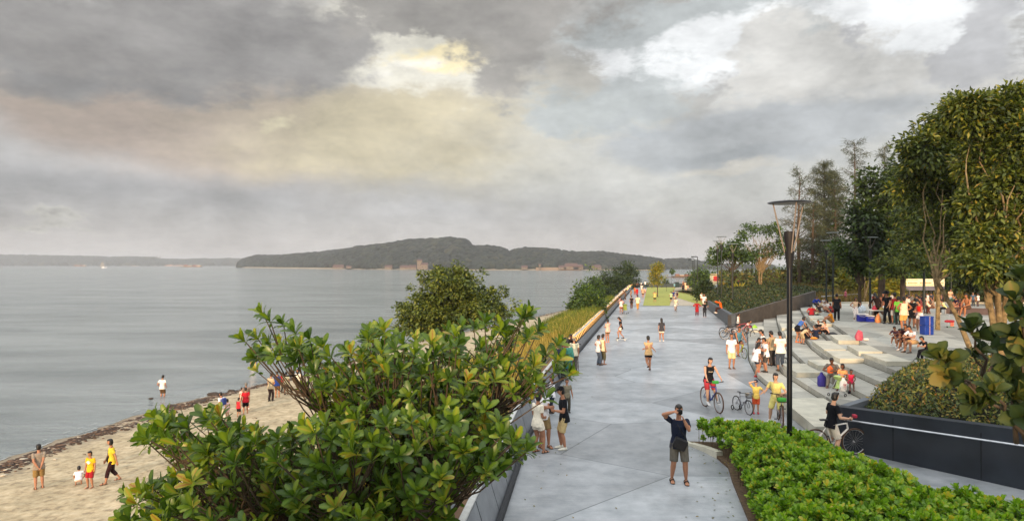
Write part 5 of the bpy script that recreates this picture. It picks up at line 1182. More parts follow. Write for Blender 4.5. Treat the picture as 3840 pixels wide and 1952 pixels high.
t,k=pp('Z3',1200,215,658,270,'skate','t#2a211f','h#e5d9c6','girl in black tee and white shorts on a skateboard','long','#2a2220',fem=True,dz=.09)
sb=thing('skateboard','pale skateboard under the long haired girl','skateboard',(t.location.x,t.location.y,0),math.radians(90)); MB().loft([((0,-.4,.13),(.09,0,0),(0,0,.008)),((0,-.3,.10),(.10,0,0),(0,0,.008)),((0,.3,.10),(.10,0,0),(0,0,.008)),((0,.4,.13),(.08,0,0),(0,0,.008))],10).build('deck',mat('#d8cdb8',.5),sb)
for y_ in (-.25,.25):
    for x_ in (-.09,.09): MB().tube([(x_-.02,y_,.035),(x_+.02,y_,.035)],.034,10).build('wheel',mat('#e8e4da',.5),sb)
pp('Z3',1995,210,682,2,'walk','t#3f3d40','h#e8dcc8','woman in grey tee and white shorts walking away alone','long','#d9cfc4',fem=True)
t,k=pp('Z3',1738,557,1245,0,'run','t#b99d73','h#17161b','man in sweaty beige tee and black shorts jogging away','short','#5a3a2c')
# --- toward the far end, left side
pp('Z1',508,630,1003,20,'front','v#eadccb','h#a3161c','woman in white top and red shorts pushing a pushchair','bob','#4a3a30',fem=True)
pp('Z1',762,555,892,12,'walk','t#2e2420','p#5d4030','man in dark tee and brown trousers walking beside the yellow trousered one')
pp('Z1',912,540,912,0,'walk2','t#ead7a8','p#c08a45','man in cream shirt and ochre trousers walking away')
pp('Z1',560,572,940,300,'lean','t#c99590','p#3a2c2c','woman in pink leaning on the glowing rail','bob',fem=True)
pp('Z1',622,430,665,280,'lean','t#6e5240','p#54402f','man in brown leaning over the rail at the dark gap')
pp('Z1',752,398,600,300,'stand','t#a77c4c','p#96683c','person in tan clothes by the rail ahead of the orange shirt')
pp('Z1',838,338,545,60,'stand','t#d96a20','p#a5482a','person in orange shirt in the crowd by the far rail')
pp('Z1',893,362,575,30,'stand','k#b31f1f','p#8a1a1c','woman in bright red sari in the crowd by the far rail','bob',fem=True)
pp('Z1',1008,285,500,190,'front','t#e9ded2','s#b09a7c','person in white with black hair in the far crowd','bob')
pp('Z1',1037,350,640,5,'walk','t#b89c7c','h#231f20','man in tan tee and black shorts near the lawn corner','short','n')
pp('Z1',1092,368,545,340,'stand','t#d8b4a0','k#b06a68','woman in pink skirt near the lawn corner','bob',fem=True)
pp('Z1',1095,193,372,0,'stand','t#e6e4e2','p#35484e','person in white standing at the far parapet beside a dark dressed one','bob')
pp('Z1',1128,215,372,0,'stand','t#20262c','p#2e444a','person in black at the far parapet right of the white dressed one')
pp('Z1',1222,213,360,350,'stand','t#e6e0da','p#1c2024','person in white top and black trousers at the far parapet')
pp('Z1',995,222,372,0,'stand','t#cfd2d2','p#39484c','person in pale shirt at the far parapet left of the pair')
pp('Z1',1283,270,362,200,'stand','t#e9b9a4','p#8a6a5c','child in pink by the far parapet behind the lawn tree')
pp('Z1',842,230,380,0,'stand','t#1c2023','p#23282b','dark dressed person at the left end of the far parapet')
pp('Z1',915,225,380,350,'stand','t#23282c','p#1d2124','dark dressed person second from the left at the far parapet')
pp('Z1',868,240,375,20,'stand','t#2c2f33','p#202428','dark dressed person between two others at the far parapet')
pp('Z1',1325,450,733,190,'photo','t#e3bd72','s#4b5230','man in yellow tee on the lawn raising a camera','short','n')
pp('Z1',1718,455,728,5,'walk','t#a9c294','s#2a3038','child in pale green walking on the path','short','n')
pp('Z1',1775,425,700,170,'hips','t#2a3470','s#c9a386','person in blue in the middle of the trio on the path')
pp('Z1',1863,450,650,185,'stand','t#191b22','h#1b1b20','person in black on the path right of the blue dressed one','short','n')
pp('Z1',2005,258,492,5,'stand','t#23242c','p#191b22','person all in black far along the path','bob')
pp('Z1',2078,275,492,185,'walk','t#ebd3ae','p#c9a98a','person in cream far along the path beside the black dressed one')
pp('Z1',2118,300,462,200,'stand','t#d8b090','p#6f8da0','child in pale blue trousers far along the path')
pp('Z1',2013,200,372,190,'stand','t#c98a70','p#2c2c34','person in salmon top by the parapet at the far end of the path')
pp('Z1',2062,228,380,190,'stand','t#e2c79c','p#a8906c','person in beige by the parapet at the far end of the path')
pp('Z1',2138,220,368,200,'stand','t#20222a','p#d0b48c','person in black top by the far parapet near the lamp posts')
pp('Z1',2176,235,365,200,'sit','t#d9be8e','s#b08a60','person in yellow sitting by the far parapet near the lamp posts')
pp('Z1',1798,245,385,0,'sit','t#6e98a0','s#2d3a40','person in teal sitting beside the dark waste bin')
pp('Z2',150,205,300,0,'stand','t#20242a','p#2a2e35','dark dressed person left in the row behind the round bush',z=0)
for i,(x_,c_) in enumerate([(190,'#e5b9a8'),(232,'#d98a72'),(285,'#d9764e'),(350,'#e8b49a')]):
    pp('Z2',x_,208+6*i%9,300,180,'stand','t'+c_,'p#5c4a44',['person in pale pink second in the row behind the round bush','person in salmon in the middle of the row behind the round bush','person in orange in the row behind the round bush','person in light peach at the right end of the row behind the round bush'][i],z=0)
# --- right side of the promenade
pp('Z2',198,478,742,185,'walk','t#efe4d4','h#b02c22','man in white tee and red shorts by the end of the dark wall','short','#d0a080')
pp('Z2',258,510,890,185,'walk2','t#f0e6da','p#d2c0ae','person in white walking behind the black dressed woman','short','#d8d0c4')
pp('Z2',88,675,1058,190,'hips','k#9c1c20','p#5e1418','man in a long crimson tunic with one hand on his hip','short','#6a3a2a',skin='d')
pp('Z2',276,680,1090,5,'hips','t#1c1b20','p#34363c','woman in black tee and dark jeans walking away near the wall','bob','#d8d4d0',fem=True)
wz=.98
t,k=pp('Z2',690,665,1045,285,'point','l#e8641c','p#38231f','person in orange sitting on the dark wall with arms stretched out','bob','#e5d8c8',z=.25,skin='m') if False else (None,None)
p_=at(*S_('Z2',690,880),58); 
q=Vector((17+(58-49.3)*.2212+.12,58,.98)); person('person in orange sitting on the dark wall with arms stretched out',(q.x,q.y,q.z-.30*1.62+.05),1.62,275,'point',hair='bob',top='l#e8641c',bot='p#38231f',shoe='#e5d8c8')
pp('Z4',575,105,450,85,'stand','v#efe6da','h#17161b','man in white and red vest behind the parked bicycles','short')
pp('Z4',550,303,560,185,'floor','t#ece6e2','s#9a8a78','person in white sitting on the ground between the bicycles','short','#3a3330',z=0)
pp('Z4',688,228,470,120,'squat','t#e6b8b0','s#9a8a78','person in pink crouching behind the cyclist in teal','short')
pp('Z4',752,248,440,20,'sit','t#1b2234','s#6a5448','person in navy sitting on the lowest step',z=.0,dz=.0)
pp('Z4',345,352,490,60,'squat','t#b59a80','s#8a7458','person in beige crouching by the bicycles at the wall corner',z=0)
pp('Z4',450,465,1118,180,'stand','t#eae6e6','s#d8c291','man in white polo shirt and cream shorts walking toward us','short','#6b4a32',yaw=-18)
pp('Z4',885,630,1270,72,'legup','t#e9e4e6','h#2a3346','girl in white tee, denim shorts and red shoes','long','#b51f22',fem=True)
t,k=pp('Z4',1088,545,1185,285,'front','t#ece8e8','s#4a4540','boy in white tee and plaid shorts looking down at a camera','short','#26221f')
mb=MB(); cp=(k.arm[0][2]+k.arm[1][2])/2+Vector((0,.06,.0)); mb.box(cp,(.12,.07,.08)); mb.tube([cp,cp+Vector((0,.1,0))],.035,10); o=mb.build('camera',mat('#101012',.4),None); o.location=t.location; o.rotation_euler=t.rotation_euler; tag(o,'black camera in the hands of the boy in plaid shorts','camera')
pp('Z4',1035,400,1040,280,'front','t#ece8e4','s#55504a','boy in white tee behind the one with the camera','short','#26221f')
pp('Z4',918,545,1090,140,'front','t#8f8078','s#4a443f','boy with dark hair behind the girl in denim shorts','short')
pp('Z4',1205,425,1070,335,'front','t#a89372','p#3a3634','boy in tan tee looking down beside the broad white tee','short','#1f1c1a')
pp('Z4',1162,460,1060,20,'stand','t#b39a76','s#5a5248','boy mostly hidden behind the tan tee','short')
t,k=pp('Z4',1345,435,1160,2,'front','t#f0e2d2','c#4c5561','man in broad white printed tee and slate shorts seen from behind','short','#5a4636',heavy=1.1)
mb=MB()
for i in range(9): mb.box(k.T((-.045+.011*i,-.071,.215+.004*math.sin(i*1.3))),(.008,.004,.012+.006*(i%3)))
for i in range(7): mb.box(k.T((-.03+.010*i,-.0725,.196)),(.007,.004,.010))
mb.build('shirt_print',mat('#b8643c',.8),t,smooth=False)
# --- cyclists
def bicycle(label, pos, face, s=1.0, frame='#e8e4e0', tyre='#2a2522', rim='#9a9a9a', basket=None, train=False, plate=None, steer=0, group=None, lean=0, riser=.0):
    b=thing('bicycle',label,'bicycle',pos,-math.radians(face),group,s)
    b.rotation_euler[1]=math.radians(lean)
    R_=.335; rh=Vector((0,-.52,R_)); fh=Vector((0,.55,R_)); bb=Vector((0,-.06,.29)); st=Vector((0,-.22,.80)); ht=Vector((0,.33,.84)); hb_=Vector((0,.37,.68)); fm=mat(frame,.35,0,.1,6)
    mb=MB(); mb.tube([bb,st],.018,8); mb.tube([ht+Vector((0,0,-.02)),st-Vector((0,0,.06))],.019,8); mb.tube([hb_,bb],.023,8); mb.tube([ht,hb_],.024,8)
    for x_ in (-.045,.045): mb.tube([st-Vector((0,0,.07)),rh+Vector((x_,0,0))],.010,6); mb.tube([bb,rh+Vector((x_,0,0))],.010,6)
    mb.build('frame',fm,b)
    mb=MB(); mb.tube([hb_,hb_+Vector((0,.02,-.06))],.02,8)
    for x_ in (-.055,.055): mb.tube([hb_+Vector((x_,.02,-.05)),fh+Vector((x_,0,0))],.013,6)
    mb.tube([hb_+Vector((-.055,.02,-.05)),hb_+Vector((.055,.02,-.05))],.014,6); mb.build('fork',mat('#2b2b2e',.35),b)
    for c in (rh,fh):
        w_=MB().torus((0,0,0),R_-.022,.010,(1,0,0),36,6); [w_.tube([(0,0,0),(0,math.cos(a)*(R_-.03),math.sin(a)*(R_-.03))],.0016,3) for a in [2*PI*i/18 for i in range(18)]]; w_.tube([(-.045,0,0),(.045,0,0)],.02,8)
        wo=w_.build('wheel',mat(rim,.35,.8),b,loc=c); MB().torus((0,0,0),R_,.024,(1,0,0),36,8).build('tyre',mat(tyre,.8),wo)
    mb=MB(); top=ht+Vector((0,-.02,.12+riser)); mb.tube([ht,top],.015,8); mb.tube([top+Vector((-.31,-.06,.03)),top+Vector((-.15,-.01,.02)),top,top+Vector((.15,-.01,.02)),top+Vector((.31,-.06,.03))],.013,8); mb.build('handlebar',mat('#2b2b2e',.4),b)
    for x_ in (-.27,.27): MB().tube([top+Vector((x_*.85,-.04,.028)),top+Vector((x_*1.17,-.065,.031))],.018,8).build('grip',mat('#141416',.8),b)
    mb=MB(); mb.tube([st,st+Vector((0,-.02,.10))],.013,8); mb.loft([(st+Vector((0,-.16,.12)),(.07,0,0),(0,0,.02)),(st+Vector((0,-.06,.125)),(.065,0,0),(0,0,.022)),(st+Vector((0,.10,.115)),(.02,0,0),(0,0,.015))],10); mb.build('saddle',mat('#17171a',.6),b)
    mb=MB(); mb.torus(bb+Vector((.06,0,0)),.09,.006,(1,0,0),24,5); mb.tube([bb+Vector((.07,0,0)),bb+Vector((.09,.03,-.16))],.011,6); mb.tube([bb-Vector((.07,0,0)),bb+Vector((-.09,-.03,.16))],.011,6); mb.box(bb+Vector((.13,.03,-.165)),(.09,.07,.02)); mb.box(bb+Vector((-.13,-.03,.165)),(.09,.07,.02)); mb.tube([bb+Vector((.06,0,.085)),rh+Vector((.05,0,.035))],.004,4); mb.tube([bb+Vector((.06,0,-.085)),rh+Vector((.05,0,-.035))],.004,4); mb.build('crankset',mat('#26262a',.4,.6),b,smooth=False)
    if basket:
        c=fh+Vector((0,.04,.47)); mb=MB(); n=7
        for z_ in (0,.08,.16,.22):
            f=.8+.2*z_/.22; mb.tube([c+Vector((sx*.17*f,sy*.12*f,z_)) for sx,sy in ((-1,-1),(1,-1),(1,1),(-1,1),(-1,-1))],.007,4)
        for i in range(n+1):
            for sy in (-1,1): mb.tube([c+Vector((-.136+.272*i/n,sy*.096,0)),c+Vector((-.17+.34*i/n,sy*.12,.22))],.004,4)
            for sx in (-1,1): mb.tube([c+Vector((sx*.136,-.096+.192*i/n,0)),c+Vector((sx*.17,-.12+.24*i/n,.22))],.004,4)
        mb.box(c,(.27,.19,.008)); mb.build('basket',mat(basket,.7),b)
    if train:
        for x_ in (-.2,.2): MB().torus(rh+Vector((x_*1.1,.0,-.20)),.10,.022,(1,0,0),18,6).build('training_wheel',mat('#1b1b1d',.8),b)
    if plate:
        c=top+Vector((0,.09,-.02)); MB().box(c,(.22,.01,.13)).build('number_plate',mat('#ded8c4',.7),b,smooth=False); mb=MB()
        for i in range(4): mb.box(c+Vector((-.07+.045*i,.007,.0)),(.026,.003,.06+.01*(i%2)))
        mb.build('plate_marks',mat('#4b4742',.8),b,smooth=False)
    return b,top
def rider(label, bpos, face, h, s, top='t#17171b', bot='s#a02028', down='r', **kw):
    """person astride a bicycle of scale s standing at bpos"""
    sad=.92*s/h; hx_=.27*s/h; hy_=(.31)*s/h; hz2=(1.0)*s/h
    ps=dict(pz=sad+.055, py=-.24*s/h, lean=kw.pop('lean',12), hl=(-hx_,hy_,hz2), hr=(hx_,hy_,hz2), eh=(.6,-.4,-1), look=kw.pop('look',-8))
    if down=='r': ps.update(fl=(-.13*s/h,-.03*s/h,.38*s/h), fr=(.17,-.05,0),)
    elif down=='l': ps.update(fr=(.13*s/h,.0,.16*s/h), fl=(-.17,-.02,0))
    elif down=='both': ps.update(pz=.50,py=-.02,fl=(-.13,0,0),fr=(.13,-.02,0))
    else: ps.update(fl=(-.12*s/h,-.08*s/h,.40*s/h), fr=(.12*s/h,.0,.09*s/h))
    return person(label, bpos, h, face, 'bike', ps=ps, top=top, bot=bot, **kw)
p=onz(*S_('A5',148,945),0); BP=(p.x,p.y,0); bicycle('blue mountain bicycle ridden toward us by the woman in black',BP,172,1.0,'#2b3f8a','#5a4030',plate=None,lean=0)
t,k=rider('woman in black top and red shorts sitting on a blue bicycle',BP,176,1.63,1.0,'v#17171b','s#a2323a','l',hair='pony',fem=True,shoe='#d0ccc8',skin='l')
mb=MB()
for i in range(6): mb.box(k.T((-.04+.016*i,.071,.185)),(.016,.006,.035+.01*(i%2)))
mb.build('shirt_print',mat('#b9a88f',.8),t,smooth=False)
tag(MB().box((p.x+.02,p.y-.36,1.0),(.22,.08,.10)).build('green_pouch',mat('#2f8a34',.7),bevel=.02),'small green pouch tied to the handlebar of the blue bicycle','pouch')
p=onz(*S_('A5',428,985),0); bicycle('small child bicycle with training wheels, front basket and number plate',(p.x,p.y+.3,0),168,.70,'#8d8f98','#3a3030',basket='#3c3c40',train=True,plate=True)
pp('A5',512,702,978,195,'head','t#d8be62','s#cf5530','child in yellow tee and orange shorts with a hand on the head','short','#a8283a',hat='c#26304a',z=0,skin='l')
p=onz(*S_('A5',740,1092),0); bicycle('bicycle with wire front basket under the girl in yellow',(p.x+.1,p.y+.5,0),197,.98,'#b9b4b0','#5a4030',basket='#6b4a35')
rider('girl in yellow dress with sunglasses and long ponytail astride a bicycle',(p.x+.0,p.y+.55,0),220,1.64,.98,'t#dccb7c','s#d8cc7a','both',hair='pony',fem=True,shoe='#d8d2cc',skin='l',yaw=35)
tag(MB().box((p.x-.12,p.y-.12,.88),(.24,.2,.12)).build('green_bag',mat('#3f9a3a',.7),bevel=.03),'bright green bag in the basket of the bicycle ridden by the girl in yellow','bag')
BP=(8.47,16.72,0); bicycle('white mountain bicycle seen from the side beside the planter wall',(BP[0],BP[1],0),86,1.0,'#e3ddd4','#4a3628','#c9c9c9')
rider('man in black tee and cream shorts astride a white bicycle looking back',(BP[0]-.05,BP[1],0),86,1.68,1.0,'t#0f1016','s#cfc2ae','both',hair='short',skin='l',yaw=25,shoe='#8a7a6a',lean=8)
tag(MB().box((BP[0]+.52,BP[1]-.02,1.02),(.1,.12,.09)).build('bicycle_light',mat('#a32038',.5),bevel=.02),'small red pouch on the handlebar of the white bicycle','pouch')
p=onz(*S_('Z4',690,935),0); bicycle('lime green small bicycle ridden by the man in the teal vest',(p.x-.1,p.y+.4,0),172,.85,'#b7c832','#55602a')
rider('man in teal vest riding a lime green bicycle',(p.x-.1,p.y+.4,0),175,1.66,.85,'v#4f7f90','h#17161b','x',hair='short',shoe='#6a3a30',skin='t')
p=onz(*S_('Z1',1832,945),0); bicycle('white bicycle of the child riding on the path edge',(p.x,p.y,0),186,.8,'#e8e4da','#7a6a58')
rider('child in pale green tee cycling toward us at the end of the path',(p.x,p.y,0),186,1.45,.8,'t#c9cfae','s#e6dccb','x',shoe='#d8c0a8')
GB='bicycles parked at the wall corner'
for (x_,y_,f_,c_,r_,lb) in [(395,560,150,'#2a2a2e','#55504c','black bicycle parked nearest the dark wall corner'),(470,590,100,'#8b8b90','#e8e4dc','grey bicycle with white rims parked at the wall corner'),(735,590,95,'#3a4a5c','#efe6da','bicycle with large white rimmed wheel parked beside the steps'),(640,500,80,'#a83040','#55504c','red bicycle parked behind the others'),(1215,1080,10,'#34343a','#8a8a8a','dark bicycle held between the boys beside the steps'),(1325,1135,175,'#b02030','#777777','red bicycle in front of the man in slate shorts')]:
    q=onz(*S_('Z4',x_,y_),0); bicycle(lb,(q.x,q.y,0),f_,.95,c_,'#2a2522',r_,lean=0,group=GB if y_<700 else None)
q=onz(*S_('Z3',345,1165),0); bicycle('bicycle leaning on the parapet beside the old man in cream',(q.x-.1,q.y+.5,0),8,1.0,'#2b2b30','#3a302a','#77716a')
# --- pushchairs
def pushchair(label,pos,face,seat='#6f8f4e',s=1.0):
    b=thing('pushchair',label,'pushchair',pos,-math.radians(face),None,s); mb=MB()
    for x_ in (-.22,.22): mb.tube([(x_,.30,.10),(x_,-.05,.55),(x_,-.32,1.02)],.014,6); mb.tube([(x_,-.28,.10),(x_,.05,.48)],.014,6); mb.tube([(x_,-.28,.12),(x_,.30,.12)],.010,6)
    mb.tube([(-.22,-.32,1.02),(.22,-.32,1.02)],.016,6); mb.tube([(-.22,.28,.14),(.22,.28,.14)],.012,6); mb.build('frame',mat('#b9bcc0',.35,.8),b)
    mb=MB(); mb.loft([((0,.16,.42),(.19,0,0),(0,.02,.02)),((0,-.06,.38),(.19,0,0),(0,.03,.03)),((0,-.22,.82),(.18,0,0),(0,.02,.02))],10); mb.build('seat',mat(seat,.9,0,.3,10,.3),b)
    for x_ in (-.22,.22):
        for y_ in (.30,-.28): MB().torus((x_,y_,.075),.065,.02,(1,0,0),18,6).build('wheel',mat('#3a3434',.8),b)
    MB().loft([((0,-.05,.80),(.2,0,0),(0,.02,.02)),((0,.02,.93),(.2,0,0),(0,.1,.04)),((0,-.12,.98),(.2,0,0),(0,.1,.04))],10).build('canopy',mat(seat,.9),b)
    return b
q=onz(*S_('Z1',612,1000),0); pushchair('pushchair with lime fabric pushed by the woman in red shorts',(q.x,q.y,0),25,'#8a9a4a')
# --- family on the steps
fp=hit(*S_('Z8',600,930)); pushchair('grey pushchair with pale green seat in front of the seated family',tuple(fp),250,'#a9c078',.72)
FM=hit(*S_('Z8',480,730)); pp('Z8',520,175,740,215,'sit2','t#6b6560','p#7d766c','bearded man in grey tee seated eating crisps','short','#6a4a3a',skin='d')
pp('Z8',722,300,800,225,'sit','t#e79a62','p#6f5a4c','woman in peach top seated between the man and the small girl','bob','#5a3a30',skin='d',fem=True)
pp('Z8',858,415,800,200,'sit','v#d42a50','s#c03050','small girl in magenta top seated right of her mother','short','#6a3a30',skin='d')
def bag(name,label,zone,x,yb,wd,ht,c,z=None,cat='bag',dy=0,lift=0):
    sx,sy=S_(zone,x,yb); q=onz(sx,sy,z) if z is not None else hit(sx,sy); sc_=q.y/F/1; W=wd/ZN[zone][2]/F*q.y; Hh=ht/ZN[zone][2]/F*q.y
    mb=MB(); mb.loft([((0,0,0),(W*.42,0,0),(0,W*.25,0)),((0,0,Hh*.15),(W*.5,0,0),(0,W*.33,0)),((0,0,Hh*.65),(W*.46,0,0),(0,W*.28,0)),((0,0,Hh*.82),(W*.25,0,0),(0,W*.12,0)),((0,0,Hh),(W*.12,0,0),(0,W*.05,0))],12)
    mb.v=[tuple(Vector(v)*(1+.12*mnoise.noise(Vector(v)*9+Vector((x,0,0))))) for v in mb.v]
    return tag(mb.build(name,mat(c,.6,0,.2,9,.4),loc=(q.x,q.y+dy,q.z+lift)),label,cat)
b=bag('carrier_bag','white plastic carrier bag with red marks hanging on the pushchair','Z8',715,835,150,270,'#e6e2dc',z=fp.z+.45,dy=-.25)
b.location=at(*S_('Z8',715,830),fp.y-.1)
tx=MB()
for i,x_ in enumerate((-.045,.012)):
    tx.tube([(x_,-.112,.27),(x_+.018,-.118,.20)],.007,4); tx.tube([(x_+.04,-.112,.27),(x_+.018,-.118,.20)],.007,4); tx.tube([(x_+.018,-.118,.20),(x_+.018,-.122,.15)],.007,4)
tx.tube([(-.05,-.122,.115),(0,-.125,.10),(.05,-.12,.12)],.004,4); tx.build('print',mat('#b8283a',.7),b)
o=bag('crisp_packet','large orange and red crisp packet in the bearded man\'s hands','Z8',470,490,110,130,'#d9642a',z=None,cat='crisp packet'); q=at(*S_('Z8',470,490),FM[1]-.45); o.location=q
o=bag('crisp_packet','orange and white crisp packet held by the small girl in magenta','Z8',845,745,90,95,'#e8894a',z=None,cat='crisp packet'); o.location=at(*S_('Z8',845,745),FM[1]-.5)
bag('blue_cloth','deep blue cloth bag beside the bearded man','Z8',310,740,170,260,'#3a338c')
bag('black_bag','black bag on the step under the pushchair','Z8',830,880,60,70,'#17171b')
# --- picnic group lower
pp('Z5',215,568,1110,80,'bend','w#3d63a8','h#17161b','woman in blue tank top and black shorts bending forward','bob','#d8763a',fem=True,ps=dict(lean=44))
pp('Z5',312,780,1140,80,'bend','t#c2ad8a','s#b09c78','child in tan clothes bending beside the woman in blue','short','#2a2624')
t,k=pp('Z5',415,712,1035,355,'floor','t#121319','s#2a2a30','man in black tee with white lettering on the back sitting on the step','short',heavy=1.12)
mb=MB()
for i in range(10): mb.box(k.T((-.045+.010*i,-.085,.21)),(.010,.012,.022))
mb.build('shirt_lettering',mat('#dcd8d2',.8),t,smooth=False)
pp('Z5',608,752,1030,5,'floor','t#1d2338','s#2a2a30','person in navy tee sitting beside the black lettered tee','short')
pp('Z5',672,640,900,240,'floor','t#1b1a1f','s#c09068','boy in black tee sitting between the navy and peach tees','short')
pp('Z5',825,648,945,270,'floor','t#f0b79c','p#1e1a1e','person in peach tee and black trousers sitting on the step','short')
pp('Z5',930,415,705,290,'floor','t#d98a1a','s#8a6a48','man in bright orange polo shirt sitting on the block','short','#3a2c24')
pp('Z5',1022,100,655,35,'stand','t#1a191d','p#17161a','heavy man in black standing with his arms loose above the orange polo','short','#1a1816',heavy=1.18,skin='t')
pp('Z5',600,155,350,185,'cross','l#2a3f9a','p#2a2a30','boy in royal blue top at the left of the picnic circle','short')
pp('Z5',752,185,345,180,'cross','t#c9c4c0','p#4a4440','person in light grey at the back of the picnic circle')
pp('Z5',772,265,420,190,'cross','t#ebe2dc','s#c09a80','small child in white in the picnic circle')
pp('Z5',885,225,480,275,'cross','t#ede6e0','s#b98a68','person in white at the right of the picnic circle','bob',fem=True)
pp('Z5',620,330,550,15,'cross','v#e0dcae','s#3a4252','woman in pale striped top in the picnic circle, back turned','bob',fem=True)
pp('Z5',512,325,570,20,'cross','t#b5262c','s#4a3a3c','child in red at the left edge of the picnic circle')
pp('Z5',682,310,500,330,'cross','t#3a3434','s#a87a5c','dark haired child between the stripes and the white top')
pp('Z5',940,300,500,270,'cross','t#b8343a','p#8c2a30','person in red behind the white top beside the heavy man')
pp('Z5',1200,10,298,160,'stand','v#b0566a','h#231e2a','woman in pink top and dark shorts at the back of the plaza','long',fem=True)
pp('Z5',1380,0,220,180,'stand','t#e8e2dc','p#b8a088','man in white at the back path','short')
pp('Z5',1490,45,205,200,'sit','t#e4dcd0','s#3c3630','person in white sitting at the back path','bob')
# --- around the table
pp('Z6',180,410,1000,175,'hips','w#e8c4a0','c#ece0d8','girl in cream top with red band and white capris','bob','#d8d0c8',fem=True,ps=dict(hl=(-.2,.05,.62)))
pp('Z6',735,300,1000,350,'reach','l#3a241c','p#2c1c18','woman with very long brown hair at the picnic table','long',fem=True)
pp('Z6',985,250,1060,230,'reach','t#15141a','p#17161a','woman in black hat and black dress reaching over the table','bob',hat='h#111115',fem=True)
pp('Z6',1150,290,1075,15,'stand','v#8c2028','s#d8cfc4','person in maroon vest and white shorts behind the green top','short','#7a7068')
pp('Z6',1240,380,1085,10,'stand','t#6bb33e','p#35322c','person in bright green top beside the table','bob')
t,k=pp('Z6',1375,388,1215,0,'hips','v#f2d3b4','s#d9a860','broad man in cream vest and yellow shorts seen from behind','short',heavy=1.15,skin='t')
pp('Z6',1545,400,1170,60,'front','t#121217','k#121217','bearded man in long black apron holding a bottle','short',hairm=M_HAIRG,skin='d',heavy=1.1)
pp('Z6',1685,540,1080,340,'stand','t#6a5f70','s#4a4048','child in grey tee between the apron and the red top','bob')
pp('Z6',1772,470,1270,270,'front','w#c9281e','h#f0e4dc','woman in red and green top and white shorts facing the table','short',fem=True,shoe='#c8b8a8')
pp('Z6',1172,205,480,0,'stand','t#e4e0da','p#6a645c','person in white far behind the table near a grey trunk','short')
pp('Z6',1440,180,440,350,'stand','t#dedbe4','p#4a4450','person in pale lilac shirt left of the notice board')
pp('Z6',1365,200,460,20,'stand','t#20222a','p#2c2c34','person in black left of the pale lilac shirt')
pp('Z6',1665,238,500,0,'stand','t#ece2b4','p#5a5440','person in pale yellow tee in front of the notice board')
pp('Z6',1870,300,560,10,'stand','t#2c2a30','p#34323a','dark dressed person behind the black pole')
pp('Z6',1500,340,600,20,'stand','t#3a3238','p#2c2830','person in dark shirt behind the bearded man')
pp('Z6',1590,330,600,330,'stand','t#7a5a4c','p#4a3c34','person in brown shirt behind the bearded man')
pp('Z6',1080,310,620,10,'stand','t#a8a4a0','p#4a4644','person in grey tee behind the black hat')
pp('Z6',1250,290,560,30,'stand','t#4a3030','p#2c2428','person in dark red between the maroon vest and the far path')
pp('Z7',600,418,720,285,'lean','t#efd8bc','p#6a3c34','man in cream tee bending over beside the slim trunk',heavy=1.1)
pp('Z7',640,240,600,10,'stand','t#3c3a44','p#3a343a','dark dressed person just left of the slim trunk','bob')
pp('Z7',652,150,460,0,'stand','t#2c2a30','p#3a343a','person with dark hair under the right end of the notice board')
pp('Z7',520,330,610,20,'stand','t#c4b4a4','p#4a4038','person in beige among the crowd left of the slim trunk')
pp('Z7',430,300,560,340,'stand','t#33242a','p#2a2428','person in dark plum among the crowd near the black pole')
pp('Z7',470,420,640,200,'stand','t#8a6a58','p#4a3a34','person in tan among the crowd behind the blue bins')
pp('Z7',825,188,440,10,'stand','t#e8dfc8','p#26242a','person in cream shirt right of the slim trunk','bob')
pp('Z7',1042,172,520,185,'front','t#c9a988','k#7f8d93','woman in tan top and denim skirt holding a white bag','long',fem=True)
pp('Z7',1236,200,450,20,'sit','t#eae8ec','s#3c3a40','person in white tee behind the purple shirt','short')
pp('Z7',1335,153,440,95,'stand','t#5b93c2','p#2c3040','person in sky blue shirt at the right of the plaza','short')
pp('Z7',930,400,715,275,'sit2','t#e8e0a0','p#15141a','person in pale yellow and black trousers hunched on the bench','short','#d8d0c8')
pp('Z7',1200,322,690,270,'sit','t#2e1e38','s#a87058','person in dark purple tee seated on the bench','bob')
pp('Z7',1425,280,760,250,'sit','n#a56a45','s#5a4030','shirtless tanned man seated above the fig leaves','short','n',skin='t')
